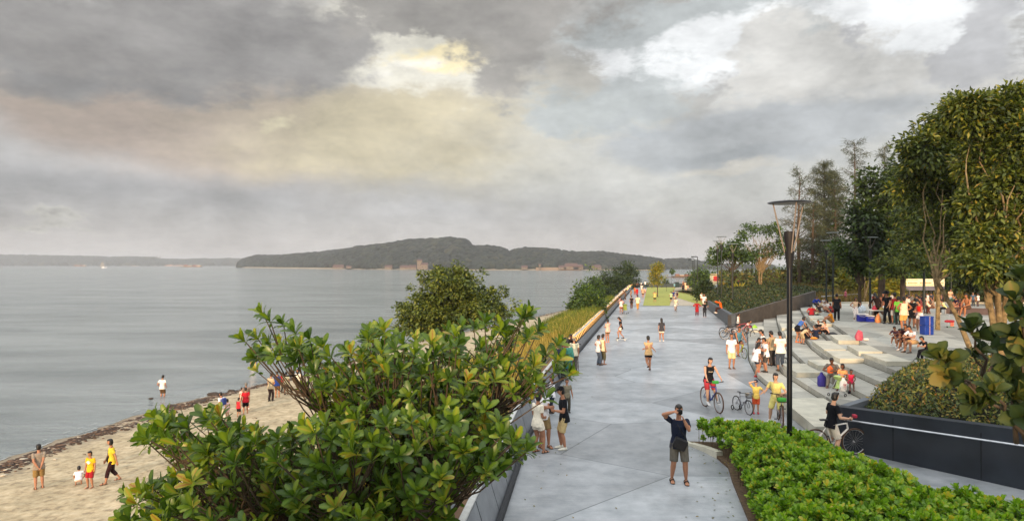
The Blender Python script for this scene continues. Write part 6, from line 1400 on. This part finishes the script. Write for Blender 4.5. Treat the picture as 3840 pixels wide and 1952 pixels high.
# seated trio and neighbour
pp('Z9',125,115,490,235,'sit2','t#5c3a44','s#4a3c44','boy in dusky tee seated left in the trio','short','#d8d0cc',skin='t')
pp('Z9',335,62,600,240,'sit','t#3a1a1c','s#4a2c28','adult in dark maroon tee in the middle of the seated trio','short','#c8c0bc',skin='t')
pp('Z9',235,165,560,235,'sit2','t#7a4a3c','s#5a4034','small child leaning in front of the maroon tee','short','#d8d0cc',skin='t')
pp('Z9',505,90,655,255,'sit2','t#f0e8e8','s#c49a6a','person in white tee and tan shorts seated right in the trio','short','#5a4638',skin='m',hairm=M_HAIR)
pp('Z9',770,318,800,270,'sit2','t#1a1a1f','p#1a1a1f','person in black with white collar half hidden by fig leaves','short')
for (z_,x,yt,yf,f,ps_,tp_,bt_,lb,kw_) in [
 ('Z6',640,350,900,150,'stand','t#c9bfb4','p#4a423c','person in light grey between the lamp post and the long haired woman',{}),
 ('Z6',860,300,880,200,'stand','t#8a5a48','p#3a3030','person in rust brown behind the food table',{'hair':'bob'}),
 ('Z6',1330,300,760,10,'sit','t#2b2a38','p#2a2a30','person in dark blue sitting behind the green top',{}),
 ('Z6',1450,340,800,30,'sit','t#d9cfc4','p#4a4440','person in off white sitting behind the bearded man',{}),
 ('Z6',1720,330,760,350,'sit','t#33363a','p#2a2a2c','person in charcoal sitting behind the grey child',{'hair':'bob'}),
 ('Z6',1800,380,840,330,'sit','t#7a3a3a','p#3a3436','person in brick red sitting near the black pole',{}),
 ('Z6',1910,360,820,20,'stand','t#c8b8a8','p#4a3a3a','person in beige right of the black pole',{'hair':'bob'}),
 ('Z7',380,350,640,15,'stand','t#3c2c30','p#2a2426','person in dark wine standing behind the red and green top',{}),
 ('Z7',560,250,600,340,'stand','t#d8d0c8','p#3c3a40','person in pale grey left of the dark hair under the board',{}),
 ('Z7',690,350,700,280,'sit','t#9a8474','s#6a4a3c','person in taupe partly hidden by the slim trunk',{}),
 ('Z7',880,240,500,190,'stand','t#5a4a48','p#3a3434','person in dull brown behind the hunched one on the bench',{}),
 ('Z7',1130,300,640,240,'sit','t#3f5a48','s#a87a5c','person in dark green on the bench left of the purple shirt',{}),
 ('Z7',1300,380,740,260,'sit','v#8a3a34','s#5a4030','person in faded red between the purple shirt and the tanned man',{}),
 ('Z7',960,170,430,20,'stand','t#e2dcd4','p#55504a','person in white far behind the bench',{}),
 ('Z7',1530,250,560,200,'stand','t#4a5a6a','p#2c3038','person in slate blue behind the leaning trunk',{}),
 ('Z7',1640,270,560,340,'stand','t#e0d8d0','p#55484a','person in white at the right end behind the trunks',{}),
 ('Z6',1080,200,470,0,'stand','t#5a6a72','p#3a3c40','person in grey blue far behind the black hat',{}),
 ('Z5',1310,30,235,180,'walk','t#c86a50','p#3a3438','person in terracotta on the back path',{}),
 ('Z5',1560,20,230,190,'walk','t#6a7a8a','s#4a4440','person in blue grey on the back path near the props',{}),
 ('Z5',700,250,400,200,'cross','t#d9c8a8','p#5a5048','person in beige in the centre of the picnic circle',{'hair':'bob'})]:
    pp(z_,x,yt,yf,f,ps_,tp_,bt_,lb,**kw_)
# --- beach
pp('A1',272,768,1085,318,'back','t#8d8072','s#8f7448','man in grey tee and khaki shorts standing with hands behind his back','short','f#3a2a22')
pp('A1',548,938,1058,330,'squat','t#e6e2e6','s#d8b8a8','child in white squatting to dig in the sand','short','n')
t,k=pp('A1',634,815,1075,188,'stand','t#d9ae22','s#9c1f28','boy in yellow tee with a white hand print and red shorts','short','n')
mb=MB(); c=k.T((0,.072,.17)); mb.ball(c,(.045,.012,.04),10,6)
for a_ in (-70,-32,0,32,68): d=Vector((math.sin(math.radians(a_)),0,math.cos(math.radians(a_)))); mb.tube([c+d*.03,c+d*.095],[.016,.011],6)
mb.build('hand_print',mat('#ece8e0',.8),t)
t,k=pp('A1',785,727,1040,232,'walk','t#d6ba38','c#2e1618','woman in yellow top and dark capris with a bag strap across','bob','f#3a2a22',fem=True); bagstrap(t,k,k.h)
o=MB(); o.box(k.T((.12,.05,.0)),(.12,.16,.2)); o=o.build('shoulder_bag',mat('#1c191c',.7),bevel=.03); o.location=t.location; o.rotation_euler=t.rotation_euler; tag(o,'small black bag at the hip of the woman in yellow','bag')
sx,sy=S_('A1',1135,437); q=onz(sx,sy,SEA); person('man in white shirt and brown shorts wading near the shore',(q.x,q.y,SEA-.27),1.66,5,'wade',top='t#e9e3d8',bot='s#5c4630',hair='short')
sx,sy=S_('A1',1770,213); q=onz(sx,sy,SEA); person('man in sleeveless white top waist deep in the sea',(q.x,q.y,SEA-.88),1.66,0,'stand',top='v#ede2d6',bot='s#5c4630',hair='short')
sx,sy=S_('A2',970,378); q=onz(sx,sy,SEA); person('person in white top in shallow water behind the leaves',(q.x,q.y,SEA-.4),1.6,0,'stand',top='t#ece6e0',bot='s#8c7a60',hair='short')
t,k=pp('A1',1550,405,610,290,'walk','t#e6e2e6','p#c9c0b0','person in white tee and pale trousers with a blue backpack','short','#8a7a6a')
o=MB().box(k.T((0,-.11,.16)),(.28,.15,.36)).build('backpack',mat('#26387a',.8),bevel=.05); o.location=t.location; o.rotation_euler=t.rotation_euler; tag(o,'blue backpack of the person in white on the beach','backpack')
pp('A1',1592,455,592,300,'stand','d#e0b8c0','n#000000','little girl in pale pink dress on the beach','bob','n',fem=True)
pp('A1',1668,447,582,10,'stand','v#c62f3a','s#1a1418','small child in red vest and black shorts on the beach','short','n')
pp('A1',1714,372,562,330,'ease','t#b5202c','s#1a1418','man in red tee and black shorts holding a toddler','short','n')
pp('A1',1722,338,530,320,'walk','t#8a7468','s#c04038','older man with grey hair behind the red family','short','#e0d8d0',hairm=M_HAIRG)
t,k=pp('A1',1692,375,500,300,'stand','t#ead0c4','s#e0a898','toddler in pale top beside the man in red','short','n')
pp('B8',625,545,1045,20,'front','t#b3a283','p#3c2e2c','man in beige tee and dark brown trousers on the beach','short','#1a1614')
pp('B8',743,508,978,2,'stand','t#1f3a80','s#6e5030','man in royal blue tee and brown shorts on the beach','short','n')
pp('B8',843,528,900,15,'stand','t#a81c24','p#22222a','person in red partly behind the cream shirt on the beach','short')
pp('B8',900,520,930,0,'stand','t#efdfb0','s#2a3244','man in cream tee and navy shorts on the beach','short')
pp('B8',1112,468,908,185,'walk','t#e8dcc8','s#9c8a60','man in white and khaki shorts behind the leaves on the beach','short','#1a1614')
# ================= lamps
def bezier(a,b,n=8): return [a.lerp(b,i/n) for i in range(n+1)]
def torch_lamp(label, x, y, z, hh, s=1.0, group=None):
    t=thing('lamp_post',label,'lamp post',(x,y,z),0,group); r=.062*s; f=hh-.72*s
    MB().tube([(0,0,0),(0,0,f-.88*s)],[r,r],14).build('pole',mat('#15171c',.35,.3),t)
    mb=MB(); z1=f-.88*s; mb.tube([(0,0,z1-.02),(0,0,z1+.10*s),(0,0,z1+.40*s)],[.064*s,.078*s,.115*s],16); mb.build('socket',mat('#191617',.6,.1),t)
    mb=MB(); z2=z1+.38*s; mb.tube([(0,0,z2-.05*s),(0,0,z2+.06*s),(0,0,z2+.34*s),(0,0,z2+.50*s)],[.07*s,.075*s,.135*s,.12*s],16); mb.build('lamp_head',mat('#1c1819',.6,.1),t)
    zd=hh-.03*s
    for a in (.2,PI-.2,-PI/2): MB().tube([(.11*s*math.cos(a),.11*s*math.sin(a),z1+.36*s),(.38*s*math.cos(a),.38*s*math.sin(a),zd)],.017*s,8).build('strut',mat('#85776a',.6,.2),t)
    MB().loft([((0,0,zd+.035*s),(.2*s,0,0),(0,.2*s,0)),((0,0,zd+.028*s),(.46*s,0,0),(0,.46*s,0)),((0,0,zd+.01*s),(.51*s,0,0),(0,.51*s,0)),((0,0,zd-.01*s),(.48*s,0,0),(0,.48*s,0))],36).build('reflector',mat('#26282c',.3,.5),t)
    return t
torch_lamp('tall near black lamp post with three struts and a round disc reflector',6.76,15.5,.05,6.47)
def far_lamp(label,sx,top,bot,Y,kind,wd=.07):
    p=at(sx,bot,Y); z0=p.z; zt=at(sx,top,Y).z; t=thing('lamp_post',label,'lamp post',(p.x,Y,z0),0,'distant lamp posts'); MB().tube([(0,0,0),(0,0,zt-z0)],[wd,wd*.8],8).build('pole',mat('#14201e',.5),t)
    if kind=='arm': mb=MB(); mb.tube([(0,0,zt-z0),(-.15,0,zt-z0+.05),(-.95,0,zt-z0+.02)],[.06,.06,.09],8); mb.build('lamp_arm',mat('#14201e',.5),t)
    else:
        MB().tube([(0,0,zt-z0-.7),(0,0,zt-z0-.1)],[.08,.16],10).build('lamp_head',mat('#1c1a1a',.5),t); MB().loft([((0,0,zt-z0+.75),(.55,0,0),(0,.55,0)),((0,0,zt-z0+.80),(.5,0,0),(0,.5,0))],20).build('reflector',mat('#6b726f',.5),t)
        mb=MB(); [mb.tube([(0,0,zt-z0-.1),(.42*math.cos(a),.42*math.sin(a),zt-z0+.76)],.018,5) for a in (0,2.1,4.2)]; mb.build('strut',mat('#8d8478',.5),t)
far_lamp('nearest of the three hooked lamp posts by the water',2615.5,963,1109,98,'arm'); far_lamp('middle of the three hooked lamp posts by the water',2603,970,1094,114,'arm'); far_lamp('farthest of the three hooked lamp posts by the water',2598,976,1081,131,'arm')
far_lamp('thin dark lamp post left of the food stall',2691,930,1103,70,'disc',.06); far_lamp('thin dark lamp post right of the food stall',2705.7,915,1103,66,'disc',.06); far_lamp('thin dark lamp post in front of the spreading tree trunk',2748,945,1120,60,'disc',.06)
far_lamp('thin dark lamp post between the two spreading trees',2820,940,1070,90,'disc',.07); far_lamp('left of the two tall dark posts before the casuarinas',3098.6,932,1130,60,'disc',.08); far_lamp('right of the two tall dark posts before the casuarinas',3123.7,905,1134,56,'disc',.08)
far_lamp('dark lamp post beside the girl with the red band',3263,930,1156,46,'disc',.08); far_lamp('dark lamp post in front of the notice board',3465,930,1160,44,'disc',.09); far_lamp('thin dark post right of the slim plaza trunk',3567,960,1100,62,'disc',.06)
# ================= plaza things
# notice board
a,b_=at(3405,1072,62),at(3510,1072,62); t=thing('notice_board','long cream notice board with brown lettering behind the plaza','notice board',((a.x+b_.x)/2,62,0)); W=b_.x-a.x+1.0; z0=a.z; hh=at(0,1045,62).z-z0
MB().box((.3,0,z0+hh/2),(W,.1,hh)).build('panel',mat('#e9ddb8',.8),t,smooth=False); MB().box((.3,.03,z0-.22),(W,.12,.4)).build('base',mat('#6a6670',.8),t,smooth=False)
for x_ in (-1.2,1.5): MB().box((x_,.06,z0/2+.7),(.1,.1,z0-1.0)).build('post',mat('#55504a',.8),t,smooth=False)
for i,(z_,x0_,x1_,hc) in enumerate([(.82,.04,.30,.05),(.45,.06,.30,.11),(.45,.36,.66,.12),(.45,.74,.98,.11),(.2,.06,.36,.07),(.2,.38,.98,.07)]):
    mb=MB(); xx=x0_
    while xx<x1_: wch=random.uniform(.012,.022); mb.box((.3-W/2+W*xx,-.055,z0+hh*z_),(W*wch,.012,hh*hc*(1.5 if xx==x0_ else 1))); xx+=wch+.007
    mb.build('lettering',mat('#a5742f' if i!=2 else '#b56a22',.8),t,smooth=False)
# blue bins
for i,(x_,dy) in enumerate([(3472,0),(3492,0)]): pass
def bin_(sx,sy,wd,ht,lb,c='#15378c'):
    q=onz(sx,sy,PLZ); W=wd/F*q.y; Hh=ht/F*q.y; t=thing('waste_bin',lb,'waste bin',(q.x,q.y,PLZ),.06)
    MB().box((0,0,Hh*.48),(W,W*.9,Hh*.94)).build('bin_body',mat(c,.45,0,.1,5),t,bevel=.02); MB().box((0,0,Hh*.97),(W*1.05,W*.95,Hh*.06)).build('lid',mat(c,.4),t,bevel=.015); return t,W,Hh
q=onz(3475,1254,PLZ)
def bluecase(z0,hh,lb):
    W=.50; t=thing('cool_box',lb,'cool box',(q.x,q.y,PLZ+z0),.05,'stacked blue cool boxes'); MB().box((0,0,hh*.45),(W,.42,hh*.88)).build('box',mat('#14368a',.4,0,.1,6),t,bevel=.025); MB().box((0,0,hh*.94),(W*1.04,.45,hh*.1)).build('lid',mat('#173a92',.4),t,bevel=.015); MB().box((.01,-.222,hh*.5),(.05,.02,hh*.95)).build('strap',mat('#9a7c94',.6),t,smooth=False); MB().box((.0,-.232,hh*.92),(.07,.02,.04)).build('latch',mat('#c8bcb8',.4,.6),t,smooth=False)
bluecase(0,.50,'lower of two large blue cool boxes stacked beside the slim trunk'); bluecase(.505,.50,'upper of two large blue cool boxes stacked beside the slim trunk')
q=onz(2250+1862/6.44,1020+368/6.44,0); t=thing('waste_bin','dark waste bin at the end of the lawn','waste bin',(q.x,q.y,0)); MB().box((0,0,.55),(.75,.6,1.1)).build('bin_body',mat('#1f3436',.5),t,bevel=.04); MB().box((0,0,1.12),(.82,.66,.08)).build('lid',mat('#1a2c2e',.5),t,bevel=.02)
# picnic table
tp=hit(*S_('Z6',800,1000)); TZ=.74; t=thing('folding_table','white folding table crowded with food and bags','table',(tp.x,tp.y,PLZ)); MB().box((.1,0,.72),(1.75,.66,.04)).build('table_top',mat('#e4ded2',.5),t,bevel=.01)
for x_ in (-.68,.88):
    for y_ in (-.26,.26): MB().tube([(x_,y_,0),(x_*.9,y_*.8,.70)],.016,6).build('leg',mat('#8a6a58',.4,.5),t)
def stuffbag(label,dx,dy,dz,w,h,c,cat='bag',nm='plastic_bag',base=None):
    if base is None: w *= 1.2; h *= 1.2
    mb=MB(); mb.loft([((0,0,0),(w*.42,0,0),(0,w*.3,0)),((0,0,h*.3),(w*.52,0,0),(0,w*.38,0)),((0,0,h*.75),(w*.36,0,0),(0,w*.25,0)),((0,0,h),(w*.1,0,0),(0,w*.08,0))],10)
    mb.v=[tuple(Vector(v)*(1+.25*mnoise.noise(Vector(v)*11+Vector((dx*7,dy*5,dz))))) for v in mb.v]; b0=base or Vector((tp.x,tp.y,PLZ))
    return tag(mb.build(nm,mat(c,.5,0,.25,12,.5),loc=(b0.x+dx,b0.y+dy,b0.z+dz)),label,cat)
for a_ in [('red plastic bag at the left of the picnic table',-.38,.0,.74,.3,.24,'#b8283c'),('dark red bag in the middle of the picnic table',-.15,.1,.74,.28,.26,'#a02438'),('pile of yellow green fruit in a bag on the picnic table',-.05,-.16,.74,.26,.17,'#b9a860'),('second pile of pale fruit on the picnic table',.18,-.14,.74,.24,.14,'#c9b27c'),
           ('pale cabbage coloured bag near the front of the table',.38,-.2,.74,.22,.14,'#d8c88a'),('white plastic bag at the right of the picnic table',.30,.1,.74,.34,.22,'#e8e6e0'),('white box shaped bag at the right end of the table',.52,.05,.74,.24,.2,'#efece6')]: stuffbag(*a_)
for a_ in [('red sack hanging at the right side of the table',.72,-.25,.02,.38,.72,'#b01e34'),('red bag on the ground under the table',.40,-.3,.0,.4,.35,'#a82a3a'),('green checked bag on the ground in front of the table',.15,-1.1,.0,.55,.46,'#3f7468'),('pale bag standing beside the green checked one',-.25,-1.15,.0,.3,.36,'#d8c49a'),
           ('clear plastic bag between the cool boxes and the table',-.62,-.9,.0,.42,.5,'#bcb8a8'),('orange bag right of the blue cool box',-.86,-1.2,.0,.32,.46,'#d8854a'),('pale blue plastic bag on the ground behind the cool boxes',-1.0,.5,.5,.5,.42,'#c2cfd8')]: stuffbag(*a_)
def cooler(dx,dy,w,h,c,lid,lb):
    t=thing('cool_box',lb,'cool box',(tp.x+dx,tp.y+dy,PLZ)); MB().box((0,0,h*.42),(w,w*.6,h*.84)).build('box',mat(c,.4),t,bevel=.02); MB().box((0,0,h*.92),(w*1.05,w*.65,h*.16)).build('lid',mat(lid,.5),t,bevel=.015); MB().tube([(-w*.5,-w*.32,h*.7),(0,-w*.34,h*.62),(w*.5,-w*.32,h*.7)],.012,6).build('handle',mat('#e0dcd8',.5),t)
cooler(-1.35,-.25,.62,.52,'#2b33a0','#e8e4e0','blue cool box with white lid left of the table'); cooler(-1.05,-.62,.45,.42,'#2438b0','#e9ddc8','smaller blue cool box in front of the larger one')
fp2=hit(3222,1275)
b=stuffbag('pink mesh shopping bag standing on the steps below the cool boxes',0,0,0,.4,.5,'#b84a5c',base=fp2)
mb=MB(); mb.tube([(.12,-.2,.07),(.32,-.2,.07)],.06,12); tag(mb.build('bottle',mat('#d8d4c8',.4),loc=fp2),'white bottle lying against the pink mesh bag','bottle')
# low dark block under the cool boxes, bench, scooter, post
mb=MB(); mb.prism([(tp.x-1.9,tp.y-1.0),(tp.x+.9,tp.y-1.35),(tp.x+.9,tp.y-1.15),(tp.x-1.9,tp.y-.8)],PLZ-.3,PLZ+.02); tag(mb.build('kerb_block',mat('#7a7468',.8),smooth=False),'dark faced kerb block at the plaza edge below the cool boxes','kerb')
bq=onz(*S_('Z7',900,715),PLZ); t=thing('bench','long dark concrete bench at the right of the plaza','bench',(bq.x+.3,bq.y,PLZ),-.55); MB().box((1.6,.3,.24),(3.4,.5,.48)).build('bench_body',mat('#5a4a48',.8),t,bevel=.01); MB().box((-.12,.3,.24),(.08,.54,.50)).build('end_panel',mat('#9a9aa0',.7),t,smooth=False)
bq=onz(*S_('Z7',1040,1005),PLZ); t=thing('scooter','toy scooter with red pads lying on the plaza','scooter',(bq.x,bq.y,PLZ),.4); MB().box((0.05,0,.05),(.6,.14,.04)).build('deck',mat('#6f9a86',.6),t,bevel=.01); MB().tube([(-.22,0,.05),(-.06,0,.75)],.018,8).build('stem',mat('#c8ccd0',.3,.8),t); MB().tube([(-.06,-.16,.75),(-.06,.16,.77)],.016,8).build('handlebar',mat('#d0d4d8',.3,.8),t)
MB().loft([((-.45,0,.38),(0,.05,0),(0,0,.05)),((-.3,0,.38),(0,.09,0),(0,0,.08)),((.25,0,.36),(0,.09,0),(0,0,.08)),((.35,0,.35),(0,.05,0),(0,0,.05))],12).build('cushion',mat('#a01c2c',.7),t)
for x_ in (.08,.24): MB().tube([(x_,-.02,.04),(x_,-.02,.30)],.05,10).build('roller',mat('#d8705c',.6),t)
for x_ in (-.25,.33): MB().tube([(x_,-.03,.04),(x_,.03,.04)],.04,12).build('wheel',mat('#2a2a2c',.7),t)
# white sign on post beside the lamp
sg=at(3180+600/6.547,1050+430/6.547,46); t=thing('sign','small white sign with a red mark fixed beside a lamp post','sign',(sg.x,46,sg.z)); MB().box((0,0,0),(.42,.04,.52)).build('panel',mat('#e6e2da',.7),t,bevel=.01); MB().ball((0,-.03,.03),(.07,.01,.09),10,6).build('mark',mat('#c23a2c',.7),t); MB().tube([(.0,.04,-1.3),(0,.04,.25)],.03,6).build('post',mat('#3a3a38',.6),t)
# coloured bag heap on the step near bicycles
q=hit(*S_('Z4',870,430)); 
stuffbag('lime green and pink bag lying on the lowest step by the bicycles',0,0,0,.5,.4,'#8ab82c',base=q); stuffbag('magenta bag beside the lime green one',-.25,.2,.1,.3,.3,'#c21f5c',base=q)
q=hit(*S_('Z5',560,1042)); stuffbag('orange and yellow food packet on the big pale block',0,0,.02,.4,.12,'#e08a28',base=q,cat='food packet')
q=hit(*S_('Z5',930,950)); stuffbag('black bag stretched out behind the peach tee',0,0,0,.6,.15,'#17171b',base=q)
# yellow tent on the beach
q=hit(1885,1252); t=thing('beach_tent','small yellow dome tent on the beach under the round tree','tent',tuple(q)); mb=MB()
mb.loft([((0,0,0),(1.3,0,0),(0,1.0,0)),((0,0,.5),(1.15,0,0),(0,.9,0)),((0,0,.95),(.75,0,0),(0,.6,0)),((0,0,1.2),(.2,0,0),(0,.15,0))],10); mb.build('canopy',mat('#d8cf62',.8),t); MB().loft([((0,-.95,.0),(.4,0,0),(0,.05,0)),((0,-.75,.6),(.25,0,0),(0,.05,0)),((0,-.6,.85),(.05,0,0),(0,.03,0))],8).build('opening',mat('#5a4a34',.9),t)
# food stall and far tents at the end
q=onz(2683,1102,0); q=Vector((q.x,q.y,.3)); t=thing('food_stall','small white stall with red sides and flat roof at the end of the promenade','stall',tuple(q)); MB().box((0,0,1.4),(1.4,1.6,2.8)).build('wall',mat('#d9cfae',.8),t,smooth=False); MB().box((2.0,0,1.3),(2.0,1.6,2.4)).build('booth',mat('#6a3038',.8),t,smooth=False); MB().box((1.6,-.2,3.0),(4.2,2.6,.16)).build('roof',mat('#cfb48a',.7),t,smooth=False); MB().box((2.0,-.82,1.5),(1.3,.06,1.1)).build('window',mat('#1a1618',.4),t,smooth=False); MB().box((.0,-.82,2.3),(1.2,.06,.8)).build('panel',mat('#b8343a',.7),t,smooth=False)
def canopy(sx,sy,Y,w_,c,lb,nm='tent',hh=1.0):
    q=at(sx,sy,Y); t=thing(nm,lb,'tent',(q.x,Y,0)); MB().loft([((0,0,q.z-.9*hh),(w_,0,0),(0,w_,0)),((0,0,q.z),(w_*.1,0,0),(0,w_*.1,0))],4).build('roof',mat(c,.8),t,smooth=False)
    for a_ in range(4): MB().tube([(w_*.95*math.cos(a_*PI/2),w_*.95*math.sin(a_*PI/2),0),(w_*.95*math.cos(a_*PI/2),w_*.95*math.sin(a_*PI/2),q.z-.88*hh)],.05,6).build('pole',mat('#9a9488',.6),t)
canopy(2722,1054,92,3.4,'#8e979c','grey pointed canopy beside the food stall',hh=1.6); canopy(2768,1048,96,3.6,'#8a2832','maroon pointed canopy right of the grey one',hh=1.7); canopy(2800,1066,96,2.6,'#5e5c78','small bluish canopy at the right of the maroon one'); canopy(2752,1062,90,2.2,'#a8acae','small pale canopy in front of the maroon one')
q=onz(2743,1100,0); t=thing('palm_shrub','yellow green palm shrub in front of the canopies','shrub',(at(2770,1090,74).x,74,1.6)); P=[];D=[]
for i in range(60): a_=random.uniform(0,6.28); P.append((random.gauss(0,.3),random.gauss(0,.2),0)); D.append((math.cos(a_),math.sin(a_)*.5,random.uniform(.4,1.6)))
P=np.array(P); leaves('fronds',P,np.array(D),rdir(60),1.4*(.7+.5*rng.random(60)),T_LAN,M_YEL,t,None,.6)
# people in the planter? none. small litter and driftwood on the sand
for i in range(14):
    y=random.uniform(17,40); x=xs(y)+random.uniform(2.5,9); z=H(x,y); L_=random.uniform(.08,.3); a_=random.uniform(0,3)
    o=MB().tube([(0,0,.02),(math.cos(a_)*L_,math.sin(a_)*L_,.03),(math.cos(a_+.4)*L_*1.7,math.sin(a_+.4)*L_*1.7,.02)],[.018,.015,.008],6).build('driftwood',mat('#4a3a2c',.9),loc=(x,y,z)); tag(o,'thin dark stick of driftwood lying on the pale sand','driftwood','sticks scattered on the sand')
# ================= bake the modelled bodies
bpy.context.view_layer.update(); dg=bpy.context.evaluated_depsgraph_get()
for o in PENDING:
    me=bpy.data.meshes.new_from_object(o.evaluated_get(dg)); old=o.data; 
    if len(me.polygons)==0: print('EMPTY REMESH', o.name, o.parent['label'] if o.parent else ''); continue
    o.modifiers.clear(); m_=old.materials[0]; o.data=me; me.name=o.name
    if not me.materials: me.materials.append(m_)
    me.polygons.foreach_set('use_smooth',[True]*len(me.polygons))
